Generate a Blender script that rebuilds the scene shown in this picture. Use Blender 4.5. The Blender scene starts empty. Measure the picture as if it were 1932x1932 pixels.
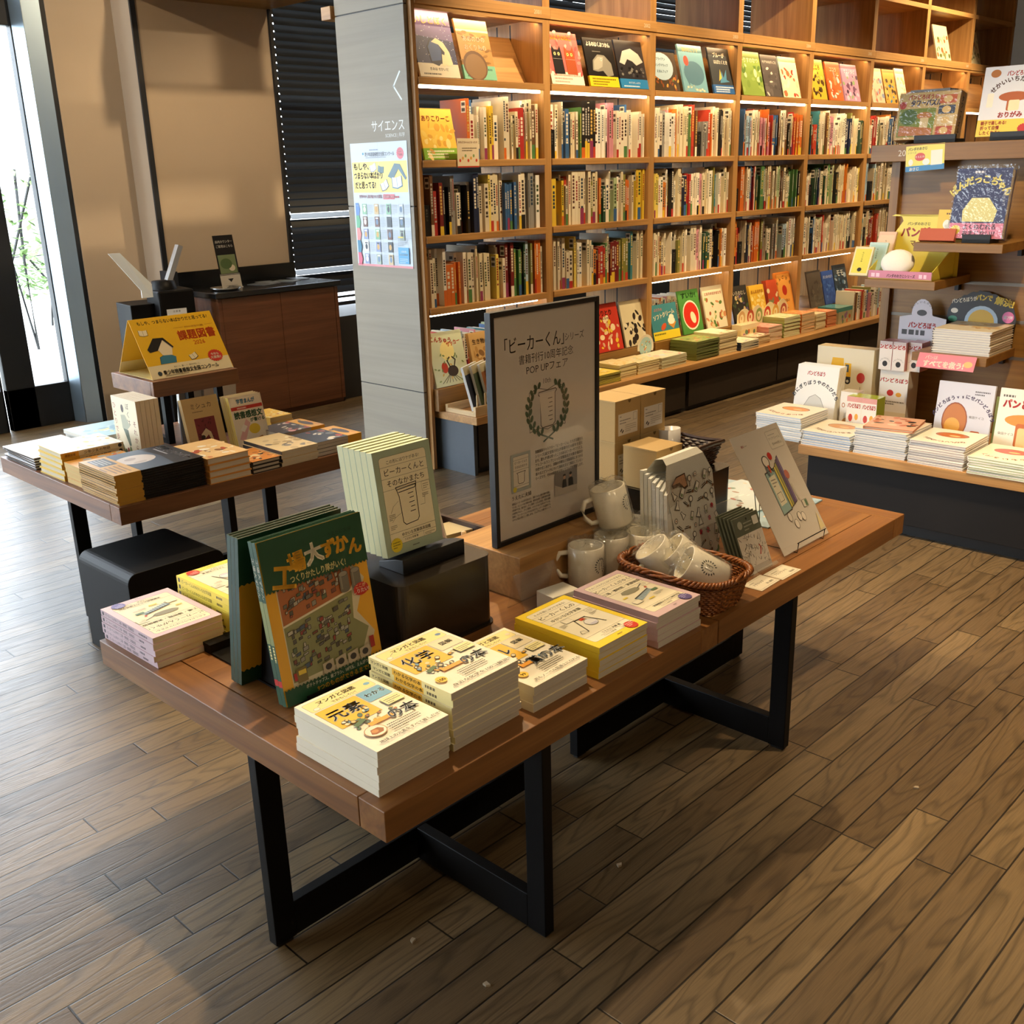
import bpy, math, random
from mathutils import Matrix, Vector
sc = bpy.context.scene
COL = sc.collection
rnd = random.Random(7)
R = math.radians
# ---------------------------------------------------------------- camera
cam_d = bpy.data.cameras.new('camera'); cam = bpy.data.objects.new('camera', cam_d); COL.objects.link(cam)
cam_d.sensor_fit = 'HORIZONTAL'; cam_d.sensor_width = 36.0; cam_d.lens = 36.0 * 1943.28 / 1932.0
cam_d.clip_start = 0.05; cam_d.clip_end = 200
def _cam(yaw, pit, rol, h):
    F = Vector((math.cos(yaw) * math.cos(pit), math.sin(yaw) * math.cos(pit), -math.sin(pit)))
    r0 = Vector((math.sin(yaw), -math.cos(yaw), 0)); u0 = r0.cross(F); c, s = math.cos(rol), math.sin(rol)
    r = r0 * c + u0 * s; u = u0 * c - r0 * s
    m = Matrix((r, u, -F)).transposed().to_4x4(); m.translation = (0, 0, h); return m
cam.matrix_world = _cam(R(44.722), R(18.237), R(-1.582), 1.3448)
sc.camera = cam
# ---------------------------------------------------------------- exposure, world
sc.view_settings.view_transform = 'Standard'; sc.view_settings.look = 'None'
sc.view_settings.exposure = 0.0; sc.view_settings.gamma = 1.0; sc.view_settings.use_curve_mapping = False
sc.cycles.use_denoising = True
sc.cycles.max_bounces = 8; sc.cycles.transparent_max_bounces = 16
sc.cycles.sample_clamp_indirect = 6.0; sc.cycles.caustics_reflective = False; sc.cycles.caustics_refractive = False
W = bpy.data.worlds.new('world'); sc.world = W; W.use_nodes = True
_bg = W.node_tree.nodes['Background']; _bg.inputs['Color'].default_value = (0.80, 0.90, 1.0, 1); _bg.inputs['Strength'].default_value = 12.0
# ---------------------------------------------------------------- ceiling spot lamps
def lamp(name, kind, loc, energy, color, **kw):
    d = bpy.data.lights.new(name, kind); d.energy = energy; d.color = color
    tgt = kw.pop('to', None)
    for k, v in kw.items(): setattr(d, k, v)
    o = bpy.data.objects.new(name, d); COL.objects.link(o); o.location = loc
    if tgt is not None: o.rotation_euler = (Vector(tgt) - Vector(loc)).to_track_quat('-Z', 'Y').to_euler()
    return o
WARM = (1.0, 0.74, 0.44)
SPOTS = [  # location, aim, watts, cone degrees, blend
    ((1.62, 2.10, 2.98), (1.55, 1.45, 0.45), 215, 62, 0.5),
    ((2.75, 0.05, 2.98), (3.05, 0.20, 0.0), 260, 66, 0.5),
    ((2.6, 2.9, 2.98), (2.3, 1.5, 0.5), 190, 70, 0.6),
    ((2.55, 0.95, 2.98), (3.85, 1.30, 0.55), 270, 56, 0.6),
    ((1.9, 3.75, 2.98), (1.75, 3.15, 0.5), 130, 52, 0.5),
    ((4.2, 2.5, 2.98), (4.3, 3.8, 1.7), 250, 80, 0.6),
    ((6.2, 2.5, 2.98), (6.2, 3.8, 1.7), 270, 80, 0.6),
    ((8.4, 2.5, 2.98), (8.2, 3.8, 1.7), 330, 80, 0.6),
    ((5.2, 2.2, 2.98), (5.2, 2.4, 0.0), 170, 75, 0.6),
    ((-0.9, -0.6, 2.98), (0.2, 0.4, 0.3), 45, 100, 0.8),  # from here down: fill spots added out of view to raise the ambient
    ((1.0, -1.5, 2.98), (1.6, 0.0, 0.2), 60, 90, 0.8),
    ((0.6, 3.6, 2.98), (2.6, 5.9, 1.2), 110, 90, 0.8),
    ((3.1, 4.2, 2.98), (3.3, 5.7, 1.1), 110, 90, 0.8),
    ((-2.6, -2.2, 2.98), (-2.6, -2.2, 0.0), 90, 110, 0.8),
    ((4.4, -2.4, 2.98), (4.4, -2.4, 0.0), 130, 110, 0.8),
    ((7.6, 0.4, 2.98), (7.6, 0.4, 0.0), 200, 110, 0.8),
]
for i, (l, t, e, cone, bl) in enumerate(SPOTS):
    lamp('ceiling_spot_light', 'SPOT', l, e, WARM, to=t, spot_size=R(cone), spot_blend=bl, shadow_soft_size=0.035)
# ---------------------------------------------------------------- colour + materials
def lin(c):
    return c / 12.92 if c <= 0.04045 else ((c + 0.055) / 1.055) ** 2.4
_hx = {}
def H(s):
    if isinstance(s, tuple): return s
    if s not in _hx:
        q = s.lstrip('#'); _hx[s] = tuple(lin(int(q[i:i + 2], 16) / 255) for i in (0, 2, 4)) + (1.0,)
    return _hx[s]
class G:
    """small helper that builds one node tree"""
    def __init__(s, name):
        s.m = bpy.data.materials.new(name); s.m.use_nodes = True; s.t = s.m.node_tree; s.t.nodes.clear()
        s.out = s.t.nodes.new('ShaderNodeOutputMaterial')
    def n(s, typ, **kw):
        nd = s.t.nodes.new('ShaderNode' + typ)
        for k, v in kw.items():
            if k.startswith('i_'):
                key = k[2:].replace('_', ' '); s.set(nd.inputs[key], v)
            elif k.startswith('k'): s.set(nd.inputs[int(k[1:])], v)
            else: setattr(nd, k, v)
        return nd
    def set(s, inp, v):
        if isinstance(v, bpy.types.NodeSocket): s.t.links.new(v, inp)
        elif isinstance(v, bpy.types.Node): s.t.links.new(v.outputs[0], inp)
        elif isinstance(v, str): inp.default_value = H(v)
        else: inp.default_value = v
    def math(s, op, a, b=None):
        nd = s.n('Math', operation=op); s.set(nd.inputs[0], a)
        if b is not None: s.set(nd.inputs[1], b)
        return nd.outputs[0]
    def mix(s, f, a, b, blend='MIX'):
        nd = s.n('Mix', data_type='RGBA', blend_type=blend); s.set(nd.inputs['Factor'], f); s.set(nd.inputs[6], a); s.set(nd.inputs[7], b); return nd.outputs[2]
    def ramp(s, f, stops):
        nd = s.n('ValToRGB'); s.set(nd.inputs[0], f); e = nd.color_ramp.elements
        while len(e) < len(stops): e.new(0.5)
        for el, (p, c) in zip(e, stops): el.position = p; el.color = H(c) if isinstance(c, str) else (c, c, c, 1)
        return nd.outputs[0]
    def bsdf(s, **kw):
        nd = s.n('BsdfPrincipled', **kw); s.t.links.new(nd.outputs[0], s.out.inputs[0]); return nd
    def bump(s, h, strength=0.2, dist=0.001):
        return s.n('Bump', i_Height=h, i_Strength=strength, i_Distance=dist).outputs[0]
    def coord(s, scale=(1, 1, 1), kind='Object', rot=(0, 0, 0)):
        t = s.n('TexCoord').outputs[kind]
        m = s.n('Mapping'); s.t.links.new(t, m.inputs[0]); m.inputs['Scale'].default_value = scale; m.inputs['Rotation'].default_value = rot; return m.outputs[0]
def attr_mat(name, rough, spec=0.5, coat=0.0, noise=0.0):
    g = G(name); a = g.n('Vertexcolor' if False else 'Attribute', attribute_name='Col').outputs['Color']
    if noise:
        nz = g.n('TexNoise', i_Vector=g.coord((60, 60, 60)), i_Scale=8.0, i_Detail=3.0)
        a = g.mix(noise, a, g.ramp(nz.outputs[0], [(0.3, 0.55), (0.7, 1.0)]), 'MULTIPLY')
    b = g.bsdf(i_Base_Color=a, i_Roughness=rough); b.inputs['Specular IOR Level'].default_value = spec
    if coat: b.inputs['Coat Weight'].default_value = coat; b.inputs['Coat Roughness'].default_value = 0.12
    return g.m
PRINT = attr_mat('printed_cover', 0.38, 0.5)
GLOSSY = attr_mat('laminated_cover', 0.25, 0.5, 0.35)
MATTE = attr_mat('matte_paint', 0.65, 0.35, 0, 0.12)
def pages_mat():
    g = G('page_edges'); a = g.n('Attribute', attribute_name='Col').outputs['Color']
    w = g.n('TexNoise', i_Vector=g.coord((3, 3, 1400)), i_Scale=1.0, i_Detail=2.0)
    a = g.mix(0.55, a, g.ramp(w.outputs[0], [(0.3, 0.72), (0.62, 1.0)]), 'MULTIPLY')
    g.bsdf(i_Base_Color=a, i_Roughness=0.8); return g.m
PAGES = pages_mat()
def wood(name, dark, mid, light, axis='x', rough=0.42, scale=1.0, bump=0.08, fine=0.45):
    g = G(name)
    sc_ = {'x': (1.1, 14, 14), 'y': (14, 1.1, 14), 'z': (14, 14, 1.1)}[axis]
    co = g.coord(tuple(v * scale for v in sc_))
    n1 = g.n('TexNoise', i_Vector=co, i_Scale=1.3, i_Detail=5.0, i_Distortion=0.9)
    co2 = g.coord(tuple(v * scale * (9 if v > 5 else 2.2) for v in sc_))
    n2 = g.n('TexNoise', i_Vector=co2, i_Scale=1.0, i_Detail=3.0)
    c = g.ramp(n1.outputs[0], [(0.30, dark), (0.5, mid), (0.68, light)])
    c = g.mix(fine, c, g.ramp(n2.outputs[0], [(0.36, 0.66), (0.60, 1.0)]), 'MULTIPLY')
    g.bsdf(i_Base_Color=c, i_Roughness=rough, i_Normal=g.bump(n2.outputs[0], bump, 0.0006)); return g.m
TBL = {a: wood('table_wood_' + a, '#6c4420', '#83562a', '#976a39', a) for a in 'xy'}
TBL_COOL = {a: wood('cool_lit_table_wood_' + a, '#64402a', '#795034', '#8a5f3f', a) for a in 'xy'}  # same wood as the near tables, cooler window light put into its tones
OAK = {a: wood('oak_veneer_' + a, '#a07442', '#b5874f', '#c4965c', a) for a in 'xyz'}
OAKD = {a: wood('dark_oak_' + a, '#7a5524', '#88612b', '#946c34', a) for a in 'xyz'}
CNT = wood('counter_wood', '#5c3620', '#6a4128', '#784c30', 'x')
STONE = wood('pillar_veneer', '#8c8476', '#918979', '#968e7f', 'y', 0.55, 0.45, 0.03, 0.2)
BEECH = {a: wood('pale_beech_' + a, '#c9a878', '#d8b989', '#e2c79b', a) for a in 'xyz'}
def plain(name, col, rough, metal=0.0, noise=0.0, spec=0.5, nscale=6.0):
    g = G(name); c = col
    if noise:
        nz = g.n('TexNoise', i_Vector=g.coord(), i_Scale=nscale, i_Detail=6.0)
        c = g.mix(noise, col, g.ramp(nz.outputs[0], [(0.3, 0.45), (0.7, 1.25 if False else 1.0)]), 'MULTIPLY')
    b = g.bsdf(i_Base_Color=c, i_Roughness=rough, i_Metallic=metal); b.inputs['Specular IOR Level'].default_value = spec; return g.m
STEEL = plain('black_steel', '#0c0b0b', 0.48, 0.0, 0.2, 0.15)
LACQ = plain('dark_bronze_lacquer', '#2e2821', 0.24, 0.35, 0.25)
RUBBER = plain('black_plastic', '#161616', 0.5)
PLINTH = plain('mottled_black_laminate', '#1d1b1a', 0.55, 0.0, 0.45, 0.25, 3.0)
PLINB = plain('brown_black_panel', '#2c2219', 0.5, 0.0, 0.3)
DAYLIT_END = plain('daylit_end_laminate', '#4a525a', 0.42, 0.0, 0.5, 0.5, 5.0)  # blue-grey of daylight on the plinth end, put into its colour
WALLM = plain('beige_wall_panel', '#b9a893', 0.36, 0.0, 0.06)
WALLN = plain('plain_wall', '#b0a494', 0.7, 0.0, 0.08)
CEILM = plain('ceiling_paint', '#c9bfb2', 0.8)
FRAMEM = plain('dark_window_frame', '#141a22', 0.45)
JAMB = plain('brushed_metal_jamb', '#a9bccb', 0.33, 0.85, 0.08)
GRANITE = plain('black_worktop', '#15171a', 0.2, 0.0, 0.2)
KRAFT = attr_mat('kraft_board', 0.75, 0.3, 0, 0.22)
BAMBOO = plain('dark_bamboo', '#3a2519', 0.45, 0.0, 0.5, 0.5, 60.0)
CERAMIC = attr_mat('glazed_ceramic', 0.18, 0.5)
FABRIC = attr_mat('cotton_cloth', 0.85, 0.2, 0, 0.18)
def rattan():
    g = G('rattan_cane'); nz = g.n('TexNoise', i_Vector=g.coord((40, 40, 40)), i_Scale=3.0, i_Detail=3.0)
    c = g.ramp(nz.outputs[0], [(0.32, '#5d3010'), (0.55, '#8a4f20'), (0.72, '#a8672c')])
    g.bsdf(i_Base_Color=c, i_Roughness=0.35); return g.m
RATTAN = rattan()
def glass(name, tint=(1, 1, 1, 1), rough=0.02, refl=0.9, haze=0.0):
    g = G(name); t = g.n('BsdfTransparent', i_Color=tint); gl = g.n('BsdfGlossy', i_Roughness=rough)
    lw = g.n('LayerWeight', i_Blend=0.5); f = g.math('MULTIPLY', g.math('ADD', 0.04, g.math('MULTIPLY', g.math('POWER', lw.outputs['Facing'], 5.0), 0.9)), refl)
    mx = g.n('MixShader'); g.set(mx.inputs[0], f); g.set(mx.inputs[1], t.outputs[0]); g.set(mx.inputs[2], gl.outputs[0]); last = mx.outputs[0]
    if haze:
        d = g.n('BsdfDiffuse', i_Color=(0.9, 0.88, 0.84, 1)); m2 = g.n('MixShader'); m2.inputs[0].default_value = haze
        g.set(m2.inputs[1], last); g.set(m2.inputs[2], d.outputs[0]); last = m2.outputs[0]
    g.t.links.new(last, g.out.inputs[0]); return g.m
PANE = glass('window_pane'); ACRYL = glass('clear_acrylic', (0.97, 0.97, 0.98, 1), 0.03, 1.0, 0.03); POSTERGL = glass('poster_sheet', (1, 1, 1, 1), 0.06, 0.8)
def film_mat():
    g = G('crinkled_film'); nz = g.n('TexNoise', i_Vector=g.coord((55, 55, 55)), i_Scale=1.0, i_Detail=2.0)
    bp = g.bump(nz.outputs[0], 1.0, 0.006)
    t = g.n('BsdfTransparent', i_Color=(0.98, 0.98, 0.97, 1)); gl = g.n('BsdfGlossy', i_Roughness=0.06, i_Normal=bp)
    lw = g.n('LayerWeight', i_Blend=0.5, i_Normal=bp); f = g.math('ADD', 0.06, g.math('MULTIPLY', g.math('POWER', lw.outputs['Facing'], 3.0), 0.55)); mx = g.n('MixShader'); g.set(mx.inputs[0], f); g.set(mx.inputs[1], t.outputs[0]); g.set(mx.inputs[2], gl.outputs[0])
    df = g.n('BsdfDiffuse', i_Color=(.9, .9, .87, 1)); m2 = g.n('MixShader'); m2.inputs[0].default_value = .025; g.set(m2.inputs[1], mx.outputs[0]); g.set(m2.inputs[2], df.outputs[0])
    g.t.links.new(m2.outputs[0], g.out.inputs[0]); return g.m
FILM = film_mat()
def emis(name, col, strength):
    g = G(name); e = g.n('Emission', i_Color=col, i_Strength=strength); g.t.links.new(e.outputs[0], g.out.inputs[0]); return g.m
LED = emis('warm_led_strip', (1.0, 0.72, 0.40, 1), 26.0)
LEDW = emis('white_led_strip', (1.0, 0.80, 0.52, 1), 20.0)
def floor_mat():
    g = G('oak_plank_floor'); PW = 0.0745
    co = g.n('TexCoord').outputs['Object']; sp = g.n('SeparateXYZ', k0=co)
    x, y = sp.outputs[0], sp.outputs[1]
    ry = g.math('DIVIDE', y, PW); row = g.math('FLOOR', ry); fy = g.math('FRACT', ry)
    w1 = g.n('TexWhiteNoise', noise_dimensions='1D', i_W=row)
    L = g.math('ADD', 0.55, g.math('MULTIPLY', w1.outputs[0], 0.45))
    xs = g.math('DIVIDE', g.math('ADD', x, g.math('MULTIPLY', w1.outputs[0], 37.3)), L)
    idx = g.math('FLOOR', xs); fx = g.math('FRACT', xs)
    cid = g.n('CombineXYZ', k0=idx, k1=row); w2 = g.n('TexWhiteNoise', noise_dimensions='2D', i_Vector=cid.outputs[0])
    off = g.math('MULTIPLY', w2.outputs[0], 50.0)
    gc = g.n('CombineXYZ', k0=g.math('MULTIPLY', x, 1.5), k1=g.math('ADD', g.math('MULTIPLY', y, 11.0), off), k2=off)
    n0 = g.n('TexNoise', i_Vector=gc.outputs[0], i_Scale=0.9, i_Detail=2.0, i_Distortion=0.3)
    wv = g.math('FRACT', g.math('MULTIPLY', n0.outputs[0], 13.0))
    ring = g.ramp(wv, [(0.0, 0.42), (0.2, 1.0), (0.75, 0.95), (1.0, 0.48)])
    gf = g.n('CombineXYZ', k0=g.math('MULTIPLY', x, 14.0), k1=g.math('ADD', g.math('MULTIPLY', y, 420.0), off), k2=off)
    n1 = g.n('TexNoise', i_Vector=gf.outputs[0], i_Scale=1.0, i_Detail=2.0)
    base = g.ramp(w2.outputs[0], [(0.0, '#594832'), (0.35, '#69563c'), (0.7, '#736044'), (1.0, '#7e6a4c')])
    c = g.mix(0.75, base, ring, 'MULTIPLY')
    c = g.mix(0.5, c, g.ramp(n1.outputs[0], [(0.35, 0.6), (0.62, 1.0)]), 'MULTIPLY')
    ey = g.math('MINIMUM', fy, g.math('SUBTRACT', 1.0, fy)); ex = g.math('MULTIPLY', g.math('MINIMUM', fx, g.math('SUBTRACT', 1.0, fx)), g.math('DIVIDE', L, PW))
    e = g.math('MINIMUM', ex, ey); gap = g.ramp(e, [(0.0, 0.08), (0.018, 0.12), (0.032, 1.0)])
    c = g.mix(1.0, c, gap, 'MULTIPLY')
    hgt = g.math('ADD', g.math('MULTIPLY', ring, 0.5), g.math('ADD', g.math('MULTIPLY', n1.outputs[0], 0.6), g.math('MULTIPLY', gap, 1.5)))
    rg = g.ramp(n1.outputs[0], [(0.3, 0.44), (0.7, 0.30)])
    g.bsdf(i_Base_Color=c, i_Roughness=rg, i_Normal=g.bump(hgt, 0.35, 0.0012)); return g.m
FLOORM = floor_mat()
# ---------------------------------------------------------------- mesh building
class MB:
    def __init__(s): s.v = []; s.f = []; s.c = []; s.mi = []; s.M = None
    def add(s, p):
        if s.M is not None: p = s.M @ Vector(p)
        s.v.append(tuple(p)); return len(s.v) - 1
    def face(s, pts, col='#ffffff', mi=0):
        s.f.append([s.add(p) for p in pts]); s.c.append(H(col)); s.mi.append(mi)
    def idx(s, ids, col='#ffffff', mi=0): s.f.append(list(ids)); s.c.append(H(col)); s.mi.append(mi)
    def box(s, a, b, col='#ffffff', mi=0):
        x0, y0, z0 = a; x1, y1, z1 = b
        i = [s.add(p) for p in ((x0, y0, z0), (x1, y0, z0), (x1, y1, z0), (x0, y1, z0), (x0, y0, z1), (x1, y0, z1), (x1, y1, z1), (x0, y1, z1))]
        for q in ((3, 2, 1, 0), (4, 5, 6, 7), (0, 1, 5, 4), (1, 2, 6, 5), (2, 3, 7, 6), (3, 0, 4, 7)): s.idx([i[k] for k in q], col, mi)
        return s
    def prism(s, poly, d, col='#ffffff', mi=0, capcol=None):
        """poly: list of 3-D points (planar), extruded by vector d"""
        d = Vector(d); a = [s.add(p) for p in poly]; b = [s.add(Vector(p) + d) for p in poly]; n = len(poly)
        s.idx(a[::-1], col, mi); s.idx(b, capcol or col, mi)
        for k in range(n): s.idx([a[k], a[(k + 1) % n], b[(k + 1) % n], b[k]], col, mi)
        return s
    def tube(s, path, r, n=6, col='#ffffff', mi=0, closed=False, r2=None):
        P = [Vector(p) for p in path]; m = len(P); rings = []
        for k in range(m):
            a = P[(k - 1) % m] if (closed or k) else P[k]; b = P[(k + 1) % m] if (closed or k < m - 1) else P[k]
            t = (b - a).normalized(); u = t.cross(Vector((0, 0, 1)))
            if u.length < 1e-3: u = t.cross(Vector((1, 0, 0)))
            u.normalize(); w = u.cross(t); rr = r if r2 is None else r + (r2 - r) * k / (m - 1)
            rings.append([s.add(P[k] + (u * math.cos(2 * math.pi * j / n) + w * math.sin(2 * math.pi * j / n)) * rr) for j in range(n)])
        for k in range(m if closed else m - 1):
            A, B = rings[k], rings[(k + 1) % m]
            for j in range(n): s.idx([A[j], B[j], B[(j + 1) % n], A[(j + 1) % n]], col, mi)
        if not closed: s.idx(rings[0], col, mi); s.idx(rings[-1][::-1], col, mi)
        return s
    def lathe(s, prof, n=24, col='#ffffff', mi=0):
        rings = []
        for r, z in prof: rings.append([s.add((r * math.cos(2 * math.pi * j / n), r * math.sin(2 * math.pi * j / n), z)) for j in range(n)])
        for A, B in zip(rings, rings[1:]):
            for j in range(n): s.idx([A[j], A[(j + 1) % n], B[(j + 1) % n], B[j]], col, mi)
        return s
    def build(s, name, mats, parent=None, M=None, smooth=False, bevel=0.0, seg=2):
        me = bpy.data.meshes.new(name); me.from_pydata(s.v, [], s.f); 
        if not isinstance(mats, (list, tuple)): mats = [mats]
        for m in mats: me.materials.append(m)
        me.polygons.foreach_set('material_index', s.mi)
        ca = me.color_attributes.new('Col', 'FLOAT_COLOR', 'CORNER')
        buf = []
        for f, c in zip(s.f, s.c): buf.extend(c * len(f))
        ca.data.foreach_set('color', buf)
        if smooth: me.polygons.foreach_set('use_smooth', [True] * len(s.f))
        me.update()
        o = bpy.data.objects.new(name, me); COL.objects.link(o)
        if parent is not None: o.parent = parent
        if M is not None: o.matrix_basis = M
        if bevel:
            b = o.modifiers.new('edge', 'BEVEL'); b.width = bevel; b.segments = seg; b.limit_method = 'ANGLE'; b.angle_limit = R(40)
        return o
def tag(o, label=None, cat=None, group=None, kind=None):
    if label: o['label'] = label
    if cat: o['category'] = cat
    if group: o['group'] = group
    if kind: o['kind'] = kind
    return o
def thing(name, label, cat, M=None, group=None):
    o = bpy.data.objects.new(name, None); COL.objects.link(o); o.empty_display_size = 0.05
    if M is not None: o.matrix_basis = M
    return tag(o, label, cat, group)
def struct(o): o['kind'] = 'structure'; return o
def T(x=0, y=0, z=0, rz=0): return Matrix.Translation((x, y, z)) @ Matrix.Rotation(R(rz), 4, 'Z')
def RX(a): return Matrix.Rotation(R(a), 4, 'X')
def RY(a): return Matrix.Rotation(R(a), 4, 'Y')
def RZ(a): return Matrix.Rotation(R(a), 4, 'Z')
def dup(o, M, label=None, group=None, parent=None):
    c = o.copy(); COL.objects.link(c); c.parent = parent
    if parent is None: c.matrix_basis = M
    if label: c['label'] = label
    if group: c['group'] = group
    for ch in o.children: dup_part(ch, c)
    return c
def dup_part(o, par):
    c = o.copy(); COL.objects.link(c); c.parent = par; c.matrix_basis = o.matrix_basis.copy()
    for ch in o.children: dup_part(ch, c)
ORD = ['top', 'second', 'third', 'fourth', 'fifth', 'sixth', 'seventh', 'eighth', 'ninth', 'tenth', 'eleventh', 'twelfth', 'thirteenth', 'fourteenth', 'fifteenth', 'sixteenth', 'seventeenth', 'eighteenth', 'nineteenth', 'twentieth']
# ---------------------------------------------------------------- printing on surfaces
_tx = {}
def text_geo(t, bold=0.0):
    k = (t, bold)
    if k not in _tx:
        cu = bpy.data.curves.new('t', 'FONT'); cu.body = t; cu.size = 1.0; cu.resolution_u = 2; cu.offset = bold
        o = bpy.data.objects.new('t', cu); COL.objects.link(o)
        dg = bpy.context.evaluated_depsgraph_get(); e = o.evaluated_get(dg); me = e.to_mesh()
        v = [(p.co.x, p.co.y) for p in me.vertices]; f = [list(p.vertices) for p in me.polygons]
        e.to_mesh_clear(); bpy.data.objects.remove(o); bpy.data.curves.remove(cu)
        xs = [p[0] for p in v] or [0]; _tx[k] = (v, f, min(xs), max(xs))
    return _tx[k]
class P:
    """flat printing in millimetres on a surface: origin O, directions U (right) and V (up)"""
    def __init__(s, mb, O, U, V, mi=0, lift=0.00012, step=0.00004):
        s.mb = mb; s.O = Vector(O); s.U = Vector(U).normalized() * 0.001; s.V = Vector(V).normalized() * 0.001
        s.N = s.U.cross(s.V).normalized(); s.mi = mi; s.z = lift; s.step = step
    def pt(s, u, v): return s.O + s.U * u + s.V * v + s.N * s.z
    def poly(s, pts, col):
        s.mb.face([s.pt(*p) for p in pts], col, s.mi); s.z += s.step; return s
    def rect(s, u0, v0, u1, v1, col): return s.poly([(u0, v0), (u1, v0), (u1, v1), (u0, v1)], col)
    def rr(s, u0, v0, u1, v1, r, col):
        q = []
        for cx, cy, a in ((u1 - r, v0 + r, -90), (u1 - r, v1 - r, 0), (u0 + r, v1 - r, 90), (u0 + r, v0 + r, 180)):
            q += [(cx + r * math.cos(R(a + k * 22.5)), cy + r * math.sin(R(a + k * 22.5))) for k in range(5)]
        return s.poly(q, col)
    def frame(s, u0, v0, u1, v1, r, w, line, fill): s.rr(u0 - w, v0 - w, u1 + w, v1 + w, r + w, line); return s.rr(u0, v0, u1, v1, r, fill)
    def ell(s, u, v, a, b, col, rot=0, n=22):
        c, d = math.cos(R(rot)), math.sin(R(rot)); q = []
        for k in range(n):
            x, y = a * math.cos(2 * math.pi * k / n), b * math.sin(2 * math.pi * k / n); q.append((u + x * c - y * d, v + x * d + y * c))
        return s.poly(q, col)
    def badge(s, u, v, r, col, n=18, squash=1.0):
        return s.poly([(u + r * (1 if k % 2 else 0.88) * math.cos(math.pi * k / n), v + squash * r * (1 if k % 2 else 0.88) * math.sin(math.pi * k / n)) for k in range(2 * n)], col)
    def line(s, pts, w, col, closed=False):
        m = len(pts); h = w / 2
        for k in range(m if closed else m - 1):
            a, b = pts[k], pts[(k + 1) % m]; dx, dy = b[0] - a[0], b[1] - a[1]; L = math.hypot(dx, dy) or 1; dx /= L; dy /= L
            s.mb.face([s.pt(a[0] - dx * h * .6 + dy * h, a[1] - dy * h * .6 - dx * h), s.pt(b[0] + dx * h * .6 + dy * h, b[1] + dy * h * .6 - dx * h), s.pt(b[0] + dx * h * .6 - dy * h, b[1] + dy * h * .6 + dx * h), s.pt(a[0] - dx * h * .6 - dy * h, a[1] - dy * h * .6 + dx * h)], col, s.mi)
        s.z += s.step; return s
    def text(s, t, u, v, size, col, align='L', rot=0, bold=0.0, sx=1.0, width=None):
        V_, F_, x0, x1 = text_geo(t, 0.0); k = size; bd = bold * size * .55
        if width: sx = width / ((x1 - x0) * k)
        wd = (x1 - x0) * k * sx; dx = {'L': 0, 'C': -wd / 2, 'R': -wd}[align]; c, d = math.cos(R(rot)), math.sin(R(rot))
        for ox, oy in (((0, 0),) if not bd else ((-bd, 0), (bd, 0)) if bold < .025 else ((-bd, -bd), (bd, -bd), (bd, bd), (-bd, bd))):
            ids = []
            for (x, y) in V_:
                a, b = (x - x0) * k * sx + dx + ox, y * k + oy; ids.append(s.mb.add(s.pt(u + a * c - b * d, v + a * d + b * c)))
            for f in F_: s.mb.idx([ids[i] for i in f], col, s.mi)
        s.z += s.step; return s
    def vtext(s, t, u, v, size, col, bold=0.0, gap=1.05):
        for k, ch in enumerate(t): s.text(ch, u, v - k * size * gap, size, col, 'C', bold=bold); s.z -= s.step
        s.z += s.step; return s
    def arc(s, t, cu, cv, rad, a0, a1, size, col, bold=0.02):
        n = len(t)
        for k, ch in enumerate(t):
            a = a0 + (a1 - a0) * (k / max(1, n - 1)); s.text(ch, cu + rad * math.cos(R(a)), cv + rad * math.sin(R(a)), size, col, 'C', rot=a - 90, bold=bold); s.z -= s.step
        s.z += s.step; return s
    def lines(s, u, v, w, n, dv, h, col, rg=None):
        rg = rg or rnd
        for k in range(n):
            x = u; end = u + w * (1 if k < n - 1 else rg.uniform(.4, .8))
            while x < end:
                L = rg.uniform(h * .6, h * 1.1); s.mb.face([s.pt(x, v - k * dv), s.pt(min(x + L, end), v - k * dv), s.pt(min(x + L, end), v - k * dv + h), s.pt(x, v - k * dv + h)], col, s.mi); x += L + h * .35
        s.z += s.step; return s
# ================================================================ room shell
def sbox(name, a, b, mat, col='#ffffff'): return struct(MB().box(a, b, col).build(name, mat))
X0, X1, Y0, Y1, ZC = -5.0, 11.5, -4.2, 6.30, 3.05
sbox('floor', (X0, Y0, -0.05), (X1, Y1, 0), FLOORM)
sbox('ceiling', (X0, Y0, ZC), (X1, Y1, ZC + 0.08), CEILM)
sbox('wall_front', (X0, Y0 - 0.1, 0), (X1, Y0, ZC), WALLN)
sbox('wall_right', (X1, Y0, 0), (X1 + 0.1, Y1, ZC), WALLN)
sbox('wall_left', (X0 - 0.1, Y0, 0), (X0, 4.5, ZC), WALLN)
sbox('window_8', (X0 - .06, 4.5, 0), (X0, 4.6, ZC), FRAMEM)  # edges an unseen left-wall opening, added for the jamb to reflect
# beige panels at the back, with a step and dark corner trim
w = MB(); w.box((2.60, 5.95, 0), (2.98, 6.30, ZC)); struct(w.build('wall_back_left', WALLM))
w = MB(); w.box((2.97, 5.72, 0), (3.84, 6.30, ZC)); struct(w.build('wall_back', WALLM))
sbox('trim_1', (2.955, 5.705, 0), (2.985, 5.72, ZC), FRAMEM)
sbox('trim_2', (2.575, 5.955, 0), (2.60, 6.05, ZC), FRAMEM)
sbox('trim_3', (3.825, 5.70, 0), (3.845, 5.72, 2.6), FRAMEM)
m = MB(); m.prism([(2.476, 6.125, 0), (2.498, 6.01, 0), (2.502, 6.01, 0), (2.578, 5.955, 0), (2.60, 6.125, 0)], (0, 0, ZC)); struct(m.build('jamb_1', JAMB))
sbox('soffit_beam', (2.97, 5.10, 2.30), (3.84, 5.72, 2.42), OAKD['x'])
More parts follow.
